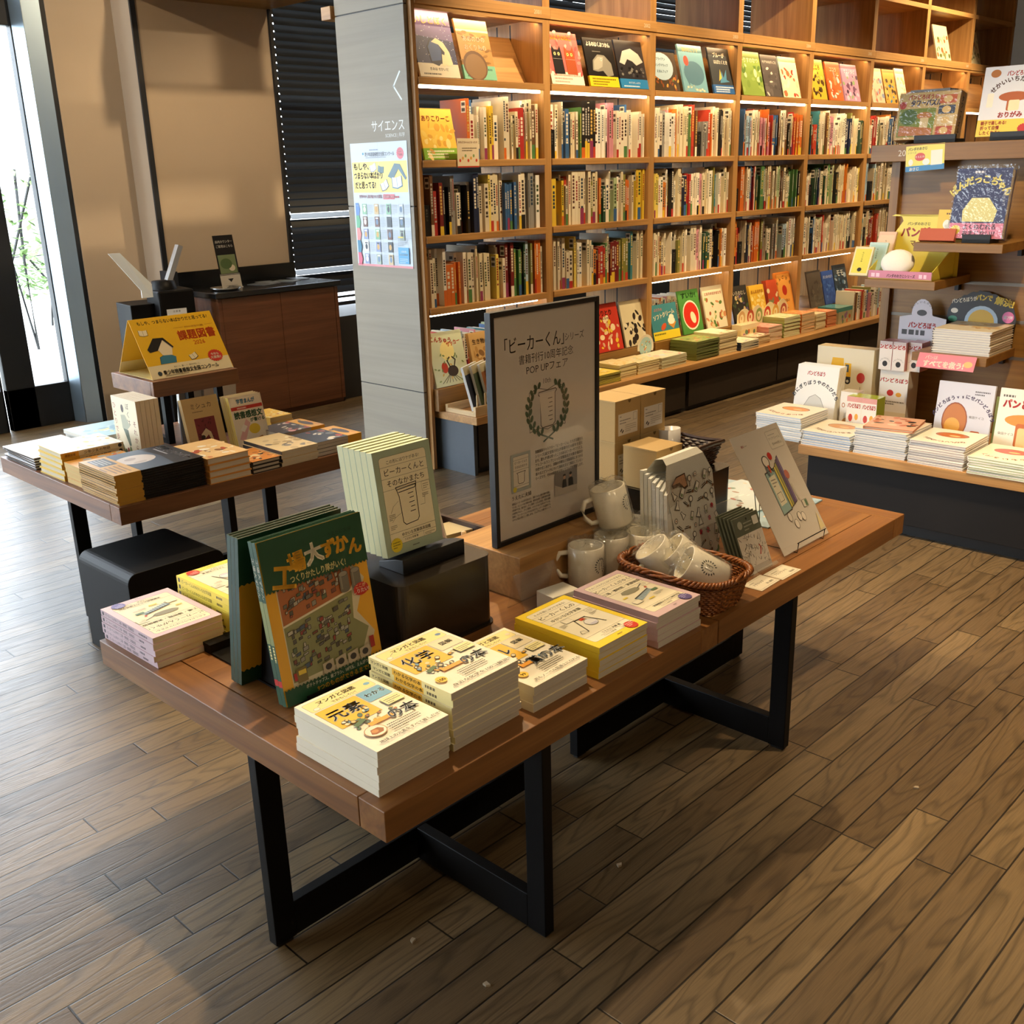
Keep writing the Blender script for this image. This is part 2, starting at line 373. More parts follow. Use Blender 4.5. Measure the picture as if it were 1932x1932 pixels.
# glazed facade: doors with heavy dark frames
def glazed(name, x0, x1, st=0.16, rail=0.24, top=2.16):
    y0, y1 = 6.12, 6.18; m = MB()
    m.box((x0, y0, 0), (x0 + st, y1, ZC)); m.box((x1 - st * .12, y0, 0), (x1, y1, ZC)); m.box((x0, y0, 0), (x1, y1, rail)); m.box((x0, y0, top), (x1, y1, top + 0.16))
    m.box((x0, y0, ZC - .06), (x1, y1, ZC))
    o = struct(m.build(name, FRAMEM, bevel=.004))
    g = MB().box((x0 + st, y0 + .025, rail), (x1 - st * .12, y0 + .033, ZC - .06)).build('pane', PANE, o)
    return o
glazed('door_1', 2.12, 2.49); glazed('door_2', 1.20, 2.10, 0.12)
for i in range(6): glazed('window_%d' % (i + 1), 1.18 - 1.03 * (i + 1), 1.18 - 1.03 * i - .01, 0.06, 0.10)
struct(MB().box((X0, 6.19, 0), (X0 + .02, 6.3, ZC)).build('trim_4', FRAMEM))
# window strip behind the blind
m = MB()
for k in range(8): m.box((3.84 + k * 1.05, 6.12, 0.45), (3.90 + k * 1.05, 6.18, ZC))
m.box((3.84, 6.10, 0), (X1, 6.2, 0.5)).box((3.84, 6.12, 2.9), (X1, 6.18, ZC)); struct(m.build('window_7', FRAMEM))
# outside: pavement, planting, far building
OUT = plain('outside_paving', '#b9b9b4', 0.8); LEAF = plain('outside_leaves', '#5f7c3f', 0.7)
struct(MB().box((-14, 6.3, -0.06), (16, 26, -0.02)).build('outside_ground', OUT))
struct(MB().box((-12, 22, 0), (16, 22.6, 2.6)).build('outside_wall', OUT))
def shrub(x, y, h, n, label, seed):
    rg = random.Random(seed); t = thing('garden_shrub', label, 'shrub', T(x, y, -0.02)); s = MB(); l = MB()
    for k in range(2): s.tube([(0, 0, 0), (rg.uniform(-.1, .1), rg.uniform(-.1, .1), h * .5), (rg.uniform(-.3, .3), rg.uniform(-.2, .2), h)], .012, 5)
    for k in range(n):
        c = Vector((rg.gauss(0, .22), rg.gauss(0, .2), h * rg.uniform(.35, 1.0))); a, b = rg.uniform(0, 6.3), rg.uniform(-.6, .6)
        d = Vector((math.cos(a), math.sin(a), b)) * .06; e = Vector((-math.sin(a), math.cos(a), .2)) * .022
        l.face([c - d, c + e, c + d, c - e])
    s.build('stem', RUBBER, t); l.build('foliage', LEAF, t); return t
shrub(3.55, 9.3, 1.5, 260, 'thin leafy shrub outside, seen through the glass door', 1)
shrub(4.3, 10.8, 0.8, 320, 'low green bush on the ground outside the glass door', 2)
# venetian blind
t = thing('venetian_blind', 'black venetian blind behind the grey bookcase end panel', 'blind', T(3.87, 5.86, 0.62))
sl = MB(); n = 0; z = 0.0
while z < 2.38:
    a = 34 if n in (3, 11) else 66 if n % 9 else 62
    for xa, xb in ((0, .075), (.084, 7.2)):
        dy, dz = math.cos(R(a)) * .026, math.sin(R(a)) * .026
        sl.prism([(xa, -dy, z - dz), (xa, dy, z + dz), (xa, dy, z + dz + .0015), (xa, -dy, z - dz + .0015)], (xb - xa, 0, 0))
    sl.box((.074, -.006, z - .012), (.085, .006, z + .012)); z += 0.0445; n += 1
sl.build('slats', plain('blind_slat', '#1d2226', 0.42), t)
MB().box((0, -.02, 2.38), (7.2, .03, 2.43)).build('headrail', FRAMEM, t); MB().box((0, -.012, -.06), (7.2, .012, -.045)).build('bottom_rail', FRAMEM, t)
# ceiling lamp housings for the spots, the added fill ones too
t0 = None
for i, (l, tt, e, cone, bl) in enumerate(SPOTS):
    t = thing('ceiling_downlight', 'round black downlight recessed in the ceiling', 'ceiling light', T(l[0], l[1], ZC), 'ceiling downlights')
    MB().lathe([(.075, -.012), (.075, 0), (.05, 0), (.05, -.012), (.075, -.012)], 20).build('ring', FRAMEM, t)
# ================================================================ low cabinet at the back wall
t = thing('storage_counter', 'brown wood counter with black top at the beige wall', 'counter', T(3.0, 5.24, 0))
MB().box((0.01, 0.02, 0), (.83, .46, .72)).build('carcass', CNT, t)
MB().box((-.01, -.02, .72), (.845, .47, .75)).build('worktop', GRANITE, t, bevel=.003)
MB().box((-.01, .455, .7505), (.845, .478, .84)).build('splashback', GRANITE, t)
for k in range(2):
    d = MB().box((.035 + k * .385, 0, .03), (.035 + k * .385 + .383, .02, .715)).build('door', CNT, t, bevel=.0015)
MB().box((.01, .0, .03), (.033, .02, .715)).build('stile', CNT, t); MB().box((.807, .0, .03), (.83, .02, .715)).build('stile', CNT, t)
sb = MB().box((3.86, 5.30, 0), (4.6, 5.78, .52)).build('equipment_cupboard', plain('grey_cupboard', '#2d2c2b', 0.55)); tag(sb, 'plain dark grey low cupboard between counter and bookcase end', 'cupboard')
# leaflet stand and flat things on the counter
t = thing('leaflet_holder', 'black framed tilted leaflet holder on the counter top', 'sign holder', T(3.22, 5.42, .75, 6))
m = MB(); p = P(m, (-.07, 0, .0), (1, 0, 0), (-.0, .16, 1))
m.M = None; m.box((-.075, -.002, 0), (.075, .06, .004), '#c9c5bc')
p.rect(0, 0, 140, 300, '#15161a'); p.rect(0, 0, 140, 75, '#b9b6ae'); p.rect(10, 85, 130, 190, '#6d7d5c'); p.ell(95, 115, 22, 18, '#c9bfae'); p.ell(60, 140, 40, 30, '#4d6440')
p.rect(0, 78, 140, 82, '#9a9a96'); p.text('店内カウンター', 70, 258, 17, '#e8e8e4', 'C', bold=.02); p.text('ご意見はこちら', 70, 232, 17, '#e8e8e4', 'C', bold=.02); p.poly([(50, 55), (90, 55), (70, 35)], '#222222'); p.lines(30, 15, 80, 2, 8, 3, '#777777')
m.build('board', PRINT, t)
pl = MB().lathe([(0.001, .004), (.07, .004), (.085, .016), (.088, .016), (.072, .0), (.001, .0)], 28).build('tray', plain('steel_dish', '#9a9a98', .25, .9), M=T(3.14, 5.36, .7502), smooth=True); tag(pl, 'small round steel tray on the black counter top', 'tray')
for k, (x, y, a) in enumerate(((3.40, 5.36, 12), (3.46, 5.45, -8), (3.62, 5.40, 25), (3.70, 5.50, -15))):
    m = MB().box((0, 0, 0), (.10, .15, .003), ['#4a4f50', '#6b6f70', '#555a52', '#3d4144'][k])
    tag(m.build('leaflet', PRINT, M=T(x, y, .7502, a)), ['dark leaflet on the counter nearest the tray', 'grey leaflet overlapping behind the first on the counter', 'olive grey leaflet toward the right of the counter', 'dark leaflet at the far right end of the counter'][k], 'leaflet', 'leaflets on the counter')
# waste sorting / umbrella bag unit by the window
t = thing('umbrella_bag_dispenser', 'black metal umbrella bag unit with two raised arms by the wall', 'dispenser', T(2.57, 5.40, 0, -8))
MB().box((0, -.02, 0), (.18, .22, .72)).build('bin', STEEL, t, bevel=.004); m = MB().box((.13, -.10, 0), (.33, .10, .79)); m.build('body', STEEL, t, bevel=.012)
MB().box((.04, -.026, .60), (.10, -.02, .615)).build('slot', plain('pale_slot', '#cfd8dd', .4), t)
m = MB(); p = P(m, (.165, -.101, .60), (1, 0, 0), (0, 0, 1)); p.rect(0, 0, 110, 90, '#d5d8da'); p.text('注 意 書', 55, 72, 12, '#333333', 'C'); p.lines(10, 55, 90, 6, 9, 3.5, '#8a8d90'); m.build('notice', PRINT, t)
m = MB(); m.prism([(.05, -.08, .80), (-.10, -.10, 1.0), (-.04, -.10, 1.0), (.11, -.08, .83), (.11, -.08, .76), (.05, -.08, .76)], (0, .006, 0)); m.build('guide_plate', plain('white_plate', '#dfe8ee', .35), t)
m = MB(); m.prism([(.19, -.03, .78), (.30, -.03, 1.02), (.325, -.03, 1.01), (.215, -.03, .77)], (0, .05, 0)); m.build('film_arm', plain('aluminium_arm', '#b9bcbc', .3, .8), t)
MB().lathe([(.001, .05), (.06, .045), (.07, 0)], 20).build('knob', STEEL, t, M=T(.2, .0, .79), smooth=True)
pb = MB().box((2.925, 5.55, 0), (2.955, 5.70, .86)).box((2.90, 5.53, 0), (2.98, 5.70, .012)).build('floor_stand_panel', FRAMEM); tag(pb, 'narrow black upright panel standing left of the counter', 'panel')
# ================================================================ long bookcase
BX = [3.145] + [3.99 + .84 * k for k in range(7)]; BXE = [3.94 + .84 * k for k in range(8)]
YF, YB = 3.61, 4.06; SH = [(1.715, 1.745), (1.375, 1.405), (1.05, 1.08), (.73, .76)]
bayname = ['leftmost', 'second', 'third', 'fourth', 'fifth', 'sixth', 'seventh', 'eighth']
for k in range(8):
    x0, x1 = BX[k], BXE[k]
    t = thing('bookcase', 'open-backed oak bookcase bay, %s from the grey end panel' % (['nearest', 'second', 'third', 'fourth', 'fifth', 'sixth', 'seventh', 'eighth'][k]), 'bookcase', T(x0, YF, .283), 'bays of the long wall bookcase')
    q = lambda m: m
    def B(name, a, b, mat, **kw): return MB().box((a[0] - x0, a[1] - YF, a[2] - .283), (b[0] - x0, b[1] - YF, b[2] - .283)).build(name, mat, t, **kw)
    m = MB()
    for zz in (.283,):
        m.box((x1 - x0, 0, .0006), (x1 - x0 + .05, YB - YF, 2.75 - .283))
    m.build('upright', OAK['z'], t, bevel=.0015)
    sm = MB()
    for yy in (.21, .30):
        sm.box((x1 - x0 - .0008, yy, .1), (x1 - x0 + .0002, yy + .008, 1.74))
    sm.build('shelf_track', RUBBER, t)
    if k == 0: MB().box((-.019, 0, -.283), (0, YB - YF, 2.75 - .283)).build('upright', OAK['z'], t, bevel=.0015)
    B('top_shelf', (x0, YF - .006, 2.03), (x1 + .05, YB, 2.08), OAK['x'], bevel=.0015)
    for i, (za, zb) in enumerate(SH):
        s = B('shelf', (x0, YF - .008, za), (x1, YB - .01, zb), OAK['x'], bevel=.0015)
        if i == 0: MB().box((.02, .004, za - .283 - .012), (x1 - x0 - .02, .022, za - .283 - .001)).build('light_strip', LEDW, s)
        if i == 3 and k != 1: MB().box((.03, .035, za - .283 - .012), (x1 - x0 - .03, .05, za - .283 - .001)).build('light_strip', LEDW, s)
    MB().box((.01, .035, 2.03 - .283 - .010), (x1 - x0 - .01, .048, 2.03 - .283 - .001)).build('light_strip', LED, t)
    B('light_lip', (x0, YF, 2.012), (x1, YF + .03, 2.03), OAK['x'])
    m = MB(); m.prism([(.005, .10, 1.745 - .283), (.005, .215, 1.965 - .283), (.005, .228, 1.965 - .283), (.005, .113, 1.745 - .283)], (x1 - x0 - .01, 0, 0)); m.build('display_panel', OAK['x'], t)
    B('display_step', (x0 + .001, YF - .03, .2840), (x1 - .001, YB - .02, .388), OAKD['x'])
    B('upper_shelf', (x0, YF - .002, 2.405), (x1 + .05, YB, 2.435), OAK['x'])
    m = MB(); p = P(m, ((x1 - x0) * .92, -.0062, 2.046 - .283), (1, 0, 0), (0, 0, 1)); p.text('%d' % (2001 + k), 0, 0, 27, '#d9c7a8', 'L'); m.build('bay_number', PRINT, t)
lg = MB().box((3.165, 3.345, .247), (9.9, YB, .283)).build('display_ledge', OAK['x'], bevel=.002); tag(lg, 'long oak ledge running along the foot of the bookcase', 'shelf')
t = thing('plinth_cabinet', 'dark plinth cabinets under the long oak ledge', 'cabinet', T(3.175, 3.38, 0))
MB().box((0, 0, 0), (.02, .64, .245)).build('end_panel', DAYLIT_END, t)
MB().box((.02, .025, .0), (6.7, .6, .244)).build('carcass', RUBBER, t)
xx = [.035, .78, 1.72, 2.70, 3.66, 4.6, 5.55, 6.5]
for a, b in zip(xx, xx[1:]): MB().box((a, 0.004, .03), (b - .012 if abs(b - 1.72) > .01 else b - .035, .025, .232)).build('panel', PLINB, t)
# grey veneer end panel
t = thing('bookcase_end_panel', 'tall grey washed veneer end panel of the long bookcase', 'panel', T(3.105, 3.635, 0))
zz = [0, .374, 1.213, 2.03, 2.9]
for a, b in zip(zz, zz[1:]): MB().box((0.0, 0, a + .0025), (.020, .475, b - .0025)).build('panel', STONE, t, bevel=.001)
MB().box((.004, .003, 0), (.0203, .472, 2.9)).build('core', RUBBER, t)
m = MB(); O = Vector((-.0002, 0, 0))
p = P(m, (-.0002, .475, 0), (0, -1, 0), (0, 0, 1))
p.line([(429, 1770), (383, 1714), (432, 1658)], 8, '#dfe6e6'); p.text('サイエンス', 440, 1537, 54, '#e2e6e4', 'R', width=226); p.text('SCIENCE | 科学', 441, 1508, 20, '#d5d6d2', 'R')
m.build('lettering', PRINT, t)
wb = MB().box((3.09, 4.12, 2.02), (3.16, 4.19, 2.075)).build('wood_bracket', OAK['y'], bevel=.002); tag(wb, 'small pale wood block beside the top of the grey panel', 'bracket')
# poster on the panel
t = thing('contest_poster', 'folded pale blue contest poster taped on the grey end panel', 'poster', T(3.1031, 4.062, .942))
m = MB(); m.box((0, -.404, 0), (.0016, 0, .548), '#c9d6e2'); p = P(m, (-.0002, 0, 0), (0, -1, 0), (0, 0, 1))
rg = random.Random(3)
p.rect(0, 0, 404, 10, '#d98c94'); p.rect(6, 332, 398, 466, '#f0dc7c'); p.text('●', 92, 496, 14, '#4a9bc4', 'C'); p.text('青少年読書感想文全国コンクール', 105, 490, 20, '#4a5a74', 'L', width=210, bold=.02); p.lines(140, 514, 130, 1, 5, 5, '#7f93b4', rg); p.lines(110, 482, 200, 1, 4, 3, '#8a97aa', rg)
p.badge(356, 497, 26, '#d96a78', squash=1.0); p.text('今年も', 356, 500, 11, '#f4e4e4', 'C', bold=.02); p.text('大募集', 356, 487, 11, '#f4e4e4', 'C', bold=.02)
p.text('もしや、', 18, 434, 34, '#43568a', bold=.03); p.text('つまらない本ばかり', 18, 394, 34, '#43568a', bold=.03, width=206); p.text('だと思ってる?', 22, 352, 34, '#43568a', bold=.03, width=150)
def obook(p, u, v, s, cov, page, rot=0):
    c, d = math.cos(R(rot)), math.sin(R(rot)); f = lambda a, b: (u + (a * c - b * d) * s, v + (a * d + b * c) * s)
    p.poly([f(-1.05, -.62), f(0, -.85), f(1.05, -.62), f(1.05, .72), f(0, .5), f(-1.05, .72)], cov); p.poly([f(-.93, -.5), f(0, -.72), f(0, .58), f(-.93, .72)], page); p.poly([f(.93, -.5), f(0, -.72), f(0, .58), f(.93, .72)], page); p.line([f(0, -.72), f(0, .58)], .06 * s, cov)
obook(p, 160, 440, 22, '#8a98a6', '#e6ecf0', 18); obook(p, 215, 432, 20, '#4a6a74', '#5f808a', -10); obook(p, 236, 362, 26, '#4a5660', '#dfe6ea', 25)
p.poly([(262, 400), (312, 455), (350, 452), (392, 392), (384, 384), (338, 432), (300, 388)], '#5f7f8e'); obook(p, 325, 375, 34, '#4e7d9a', '#e4eaf0', 6)
p.text('世界中から選び抜かれた図書、', 46, 308, 17, '#d56f7a', 'L', bold=.02, width=170); p.rect(222, 302, 302, 324, '#d56f7a'); p.text('課題図書2026', 226, 307, 16, '#e6e6ee', bold=.02, width=72); p.lines(306, 308, 34, 1, 8, 8, '#d56f7a', rg)
cols = ['#5b8ad0', '#5fae8a', '#e08a8a', '#2f7ea4', '#d05a7a']
for r in range(5):
    v = 250 - r * 56; p.poly([(12, v - 20), (34, v - 20), (44, v + 8), (34, v + 36), (12, v + 36)], cols[r])
    for c in range(4):
        if r >= 3 and c == 3: continue
        u = 62 + c * 88; cc = rg.choice(['#9fb0a6', '#c9b48a', '#5a6a70', '#8a9ac4', '#b7c4cc', '#6f4f48', '#dfe6ea', '#3f4a52', '#86b89a'])
        p.rect(u, v - 14, u + 32, v + 32, cc); p.ell(u + 16, v + 8, 9, 13, rg.choice(['#e8e4d8', '#3a4450', '#c9a05a', '#6a86a8'])); p.rect(u + 6, v + 22, u + 26, v + 28, rg.choice(['#e8e8e4', '#4a5058'])); p.lines(u + 37, v + 26, 42, 8, 5.5, 2, '#a3b0bc', rg)
p.rect(310, 20, 384, 92, '#4fa3d6'); p.text('応募総数', 347, 70, 10, '#dfeaf2', 'C'); p.text('約100万編', 347, 56, 12, '#dfeaf2', 'C', bold=.02); p.lines(318, 40, 58, 3, 8, 3, '#cfe2ee', rg); p.lines(312, 128, 60, 5, 7, 3, '#8794a0', rg); p.rect(314, 134, 350, 140, '#e2cf5a')
p.line([(206, 0), (206, 548)], 1.2, '#aebccb'); p.line([(0, 274), (404, 274)], 1.0, '#b2c0ce')
m.build('sheet', PRINT, t)
# ================================================================ book makers
def FA(x=0, y=0, z=0, rz=0): return T(.785, 1.059, 0, .754) @ T(x, y, z, rz)
def FB(x=0, y=0, z=0, rz=0): return T(1.217, 2.799, 0, -.165) @ T(x, y, z, rz)
def FI(x=0, y=0, z=0, rz=0): return T(3.585, 1.955, 0, 1.04) @ T(x, y, z, rz)
def make_book(name, W, Hh, Th, cover, spine_at='L', hard=False, page='#e6dfcd', top=None, spine=None, back=None, mat=None, obi=None, spinecol=None):
    """lying flat: x across, y up the cover, z thickness. returns the cover mesh object (root); page block and band are parts"""
    mat = mat or PRINT; c = .0022 if hard else .0006; ov = .003 if hard else 0.0; m = MB()
    m.box((0, 0, 0), (W, Hh, c), back or cover); m.box((0, 0, Th - c), (W, Hh, Th), cover)
    sx0, sx1 = (0, c) if spine_at == 'L' else (W - c, W)
    m.box((sx0, 0, c), (sx1, Hh, Th - c), spinecol or cover)
    if top: top(P(m, (0, 0, Th), (1, 0, 0), (0, 1, 0)), W * 1000, Hh * 1000)
    if spine:
        sp = P(m, (0, Hh, 0), (0, -1, 0), (0, 0, 1)) if spine_at == 'L' else P(m, (W, 0, 0), (0, 1, 0), (0, 0, 1)); spine(sp, Hh * 1000, Th * 1000)
    o = m.build(name, mat)
    x0, x1 = (c, W - ov) if spine_at == 'L' else (ov, W - c)
    MB().box((x0, ov, c), (x1, Hh - ov, Th - c), page).build('page_block', PAGES, o)
    if obi:
        h, col, fn = obi; m = MB(); e = .0004; m.box((-e, 0, -e if hard else 0), (W + e, h, Th + e), col)
        if fn: fn(P(m, (0, 0, Th + e), (1, 0, 0), (0, 1, 0)), W * 1000, h * 1000)
        m.f = m.f[2:] if False else m.f; m.build('paper_band', PRINT, o)
    return o
def stack(F, x, y, z, rz, n, Th, proto_args, proto_kw, lab, group, name, jit=.002, cat='book', plain_kw=None, turn=0.6):
    """a pile of single books; the top one carries the printed cover, the rest are the same book without it"""
    kw = dict(proto_kw); topb = make_book(name, *proto_args, **kw); kw2 = dict(kw); kw2['top'] = None; kw2.update(plain_kw or {})
    low = make_book(name, *proto_args, **kw2) if n > 1 else None
    rg = random.Random(hash((name, n, int(x * 1000))) & 0xffff if False else int(abs(x) * 7919 + abs(y) * 104729 + n))
    for k in range(n):
        M = F(x, y, 0, rz) @ T(rg.uniform(-jit, jit), rg.uniform(-jit, jit), z + k * (Th + .0003) + .0002, rg.uniform(-turn, turn))
        d = n - 1 - k; l = lab[0] if d == 0 else '%s %s' % ((ORD[d] + ' book down in the') if d < n - 1 else 'lowest book of the', lab[1])
        if k == n - 1: o = topb; o.matrix_basis = M; tag(o, l, cat, group)
        elif k == 0: o = low; o.matrix_basis = M; tag(o, l, cat, group)
        else: o = dup(low, M, l, group)
    return topb
# ================================================================ near tables
def table(F, x0, L, W, zt, th, mats, label, fx0, fx1, fy, group, tname='display_table', cross=None):
    t = thing(tname, label, 'table', F(x0, 0, 0), group)
    b = .062; m = MB(); m.box((b + .001, b + .001, zt - th), (L - b - .001, W - b - .001, zt)); top = m.build('tabletop', mats['x'], t)
    MB().box((0, b + .0012, zt - th), (b - .0012, W, zt)).build('end_board', mats['y'], t, bevel=.0015)
    MB().box((L - b + .0012, 0, zt - th), (L, W - b - .0012, zt)).build('end_board', mats['y'], t, bevel=.0015)
    MB().box((0, 0, zt - th), (L - b, b - .0003, zt)).build('edge_board', mats['x'], t, bevel=.0015)
    MB().box((b, W - b, zt - th), (L, W, zt)).build('edge_board', mats['x'], t, bevel=.0015)
    MB().box((.05, .05, zt - th - .002), (L - .05, W - .05, zt - th + .03)).build('underframe', STEEL, t)
    cx, w1, w2, bh = cross, .045, .024, .072; zb = zt - th - .0006
    def leg(a, bb): 
        l = MB().box(a, bb).build('leg', STEEL, t, bevel=.0015)
        MB().box((a[0] + .006, a[1] + .006, 0), (bb[0] - .006, bb[1] - .006, .008)).build('foot', RUBBER, l); return l
    leg((fx0, fy, .007), (fx0 + w1, fy + w2, zb)); leg((fx1 - w1, fy, .007), (fx1, fy + w2, zb))
    leg((cx, 0.001, .007), (cx + w2, w1, zb)); leg((cx, 2 * fy + w2 - w1, .007), (cx + w2, 2 * fy + w2, zb))
    MB().box((fx0 + w1, fy, .008), (fx1 - w1, fy + w2, .008 + bh)).build('floor_beam', STEEL, t, bevel=.0015)
    m = MB(); m.box((cx, w1, .008), (cx + w2, fy, .008 + bh)).box((cx, fy + w2, .008), (cx + w2, 2 * fy + w2 - w1, .008 + bh)); m.build('floor_beam', STEEL, t, bevel=.0015)
    return t
ZT = .455
table(FA, 0, .8925, .91, ZT, .054, TBL, 'near low oak display table with the green and yellow book stacks', .001, .74, .352, 'pair of near display tables', cross=.347)
table(FA, .8965, .8955, .905, ZT, .054, TBL, 'right low oak display table carrying the wicker basket and clear folder', -.04, .70, .352, 'pair of near display tables', cross=.312)
table(FB, 0, .895, .90, ZT, .054, TBL_COOL, 'brown display table by the window with the yellow tent card', .001, .74, .352, None, cross=.347)
# ---------------------------------------------------------------- cover designs of the near table
INK = '#2a2926'
def cov_lab(bg, kind, badge, bt):
    def f(p, W, Hh):
        p.rect(0, 0, W, Hh, bg); p.frame(14, 20, W - 14, Hh - 14, 6, .5, INK, '#e9dfbe' if kind != 'flask' else '#efe6c6')
        ln = lambda v, a=14, b=W - 14, w=.5: p.line([(a, v), (b, v)], w, INK)
        big = {'beaker': ('この形にはワケがある!', 'ビーカーくんと', 'そのなかまたち', 'ゆかいな実験器具図鑑'), 'flask': ('その手順にはワケがある!', 'ビーカーくんの', 'ゆかいな化学実験', 'うえたに夫婦 著'), 'works': ('そのこだわりにはワケがある!', 'ビーカーくんがゆく!', '工場・博物館・実験施設', '実験器具たちの工場見学記')}[kind]
        p.text(big[0], W / 2, Hh - 28, 8.2, INK, 'C', bold=.01); ln(Hh - 33)
        p.text(big[1], W / 2, Hh - 50, 15 if kind != 'works' else 13, '#1b1a18', 'C', bold=.015); ln(Hh - 56)
        p.text(big[2], W / 2, Hh - 72, 14 if kind == 'beaker' else 11, '#1b1a18', 'C', bold=.015); ln(Hh - 79)
        ln(44); p.text(big[3], W / 2 + 8, 34, 7.6, '#1b1a18', 'C', bold=.01); ln(31, 44); p.text('うえたに夫婦 著', 48, 24, 5, INK); p.line([(98, 20), (98, 31)], .4, INK)
        p.lines(101, 25, 26, 2, 3, 1.2, '#7a7564')
        p.frame(W - 36, Hh - 98, W - 15, Hh - 80, .5, .3, INK, '#e9dfbe'); p.lines(W - 33, Hh - 86, 14, 3, 4, 1.4, '#6a6556')
        if kind == 'beaker':
            p.line([(50, 120), (92, 122), (95, 128), (46, 126), (44, 131), (97, 133), (94, 118), (93, 62), (88, 56), (58, 54), (52, 60), (50, 112), (46, 126)], 1.5, '#1d1d2a')
            for k in range(5): p.line([(76 if k % 2 else 73, 113 - k * 9), (86, 113.6 - k * 9)], 1.4, '#1d1d2a')
            p.line([(24, 84), (32, 96), (46, 104)], .4, INK); p.line([(24, 66), (34, 74), (50, 80)], .4, INK); p.line([(100, 84), (112, 84), (114, 100)], .4, INK)
            p.lines(18, 80, 16, 4, 3.2, 1.2, '#6a6556'); p.lines(18, 58, 16, 3, 3.2, 1.2, '#6a6556'); p.lines(108, 104, 16, 3, 3.2, 1.2, '#6a6556')
        elif kind == 'flask':
            p.rect(58, 108, 92, 111, '#1c1c1c'); p.line([(60, 110), (44, 60)], 2, '#1c1c1c'); p.line([(90, 110), (104, 66)], 2, '#1c1c1c'); p.rect(70, 100, 82, 108, '#d8502e')
            p.ell(80, 84, 15, 14, INK); p.ell(80, 84, 14.2, 13.2, '#e6e2d8'); p.poly([(70, 80), (90, 80), (88, 74), (80, 71), (72, 74)], '#c9c4cc'); p.line([(76, 98), (76, 104), (84, 104), (84, 98)], 1, INK)
            p.frame(40, 112, 62, 128, 1, .5, INK, '#ece4c8'); p.line([(24, 60), (30, 70), (38, 68), (42, 58), (24, 60)], .8, INK); p.lines(20, 112, 16, 4, 3.4, 1.3, '#6a6556'); p.lines(106, 110, 18, 3, 3.4, 1.3, '#6a6556')
        else:
            p.poly([(40, 118), (46, 126), (60, 128), (76, 127), (92, 124), (96, 116), (88, 110), (70, 108), (50, 110)], '#8e8a70'); p.line([(92, 118), (116, 128)], 2, '#4a4a44')
            p.poly([(42, 84), (104, 100), (108, 92), (48, 72)], '#a9bcc0'); p.poly([(42, 84), (104, 100), (104, 103), (42, 88)], '#4a4c48')
            for k in range(9): p.line([(48 + k * 6.5, 72 + k * 2.6), (46 + k * 6.5, 84 + k * 2.0)], 1.6, '#4c4a44')
            p.frame(22, 66, 44, 80, 2, .4, INK, '#efe6c6'); p.rect(100, 84, 118, 92, '#5d7a58'); p.rect(60, 62, 78, 67, '#e6cf5a'); p.rect(24, 100, 38, 105, '#e6cf5a'); p.ell(106, 108, 3, 3, '#c9472e'); p.lines(88, 74, 28, 3, 3.4, 1.3, '#6a6556')
        p.badge(26 if kind == 'beaker' else W - 30, 20 if kind == 'beaker' else 17, 15, badge); p.lines((26 if kind == 'beaker' else W - 30) - 9, 24, 18, 3, 5, 2.2, bt); p.lines(W * .45, 9, 22, 1, 3, 2, '#4a483c')
    return f
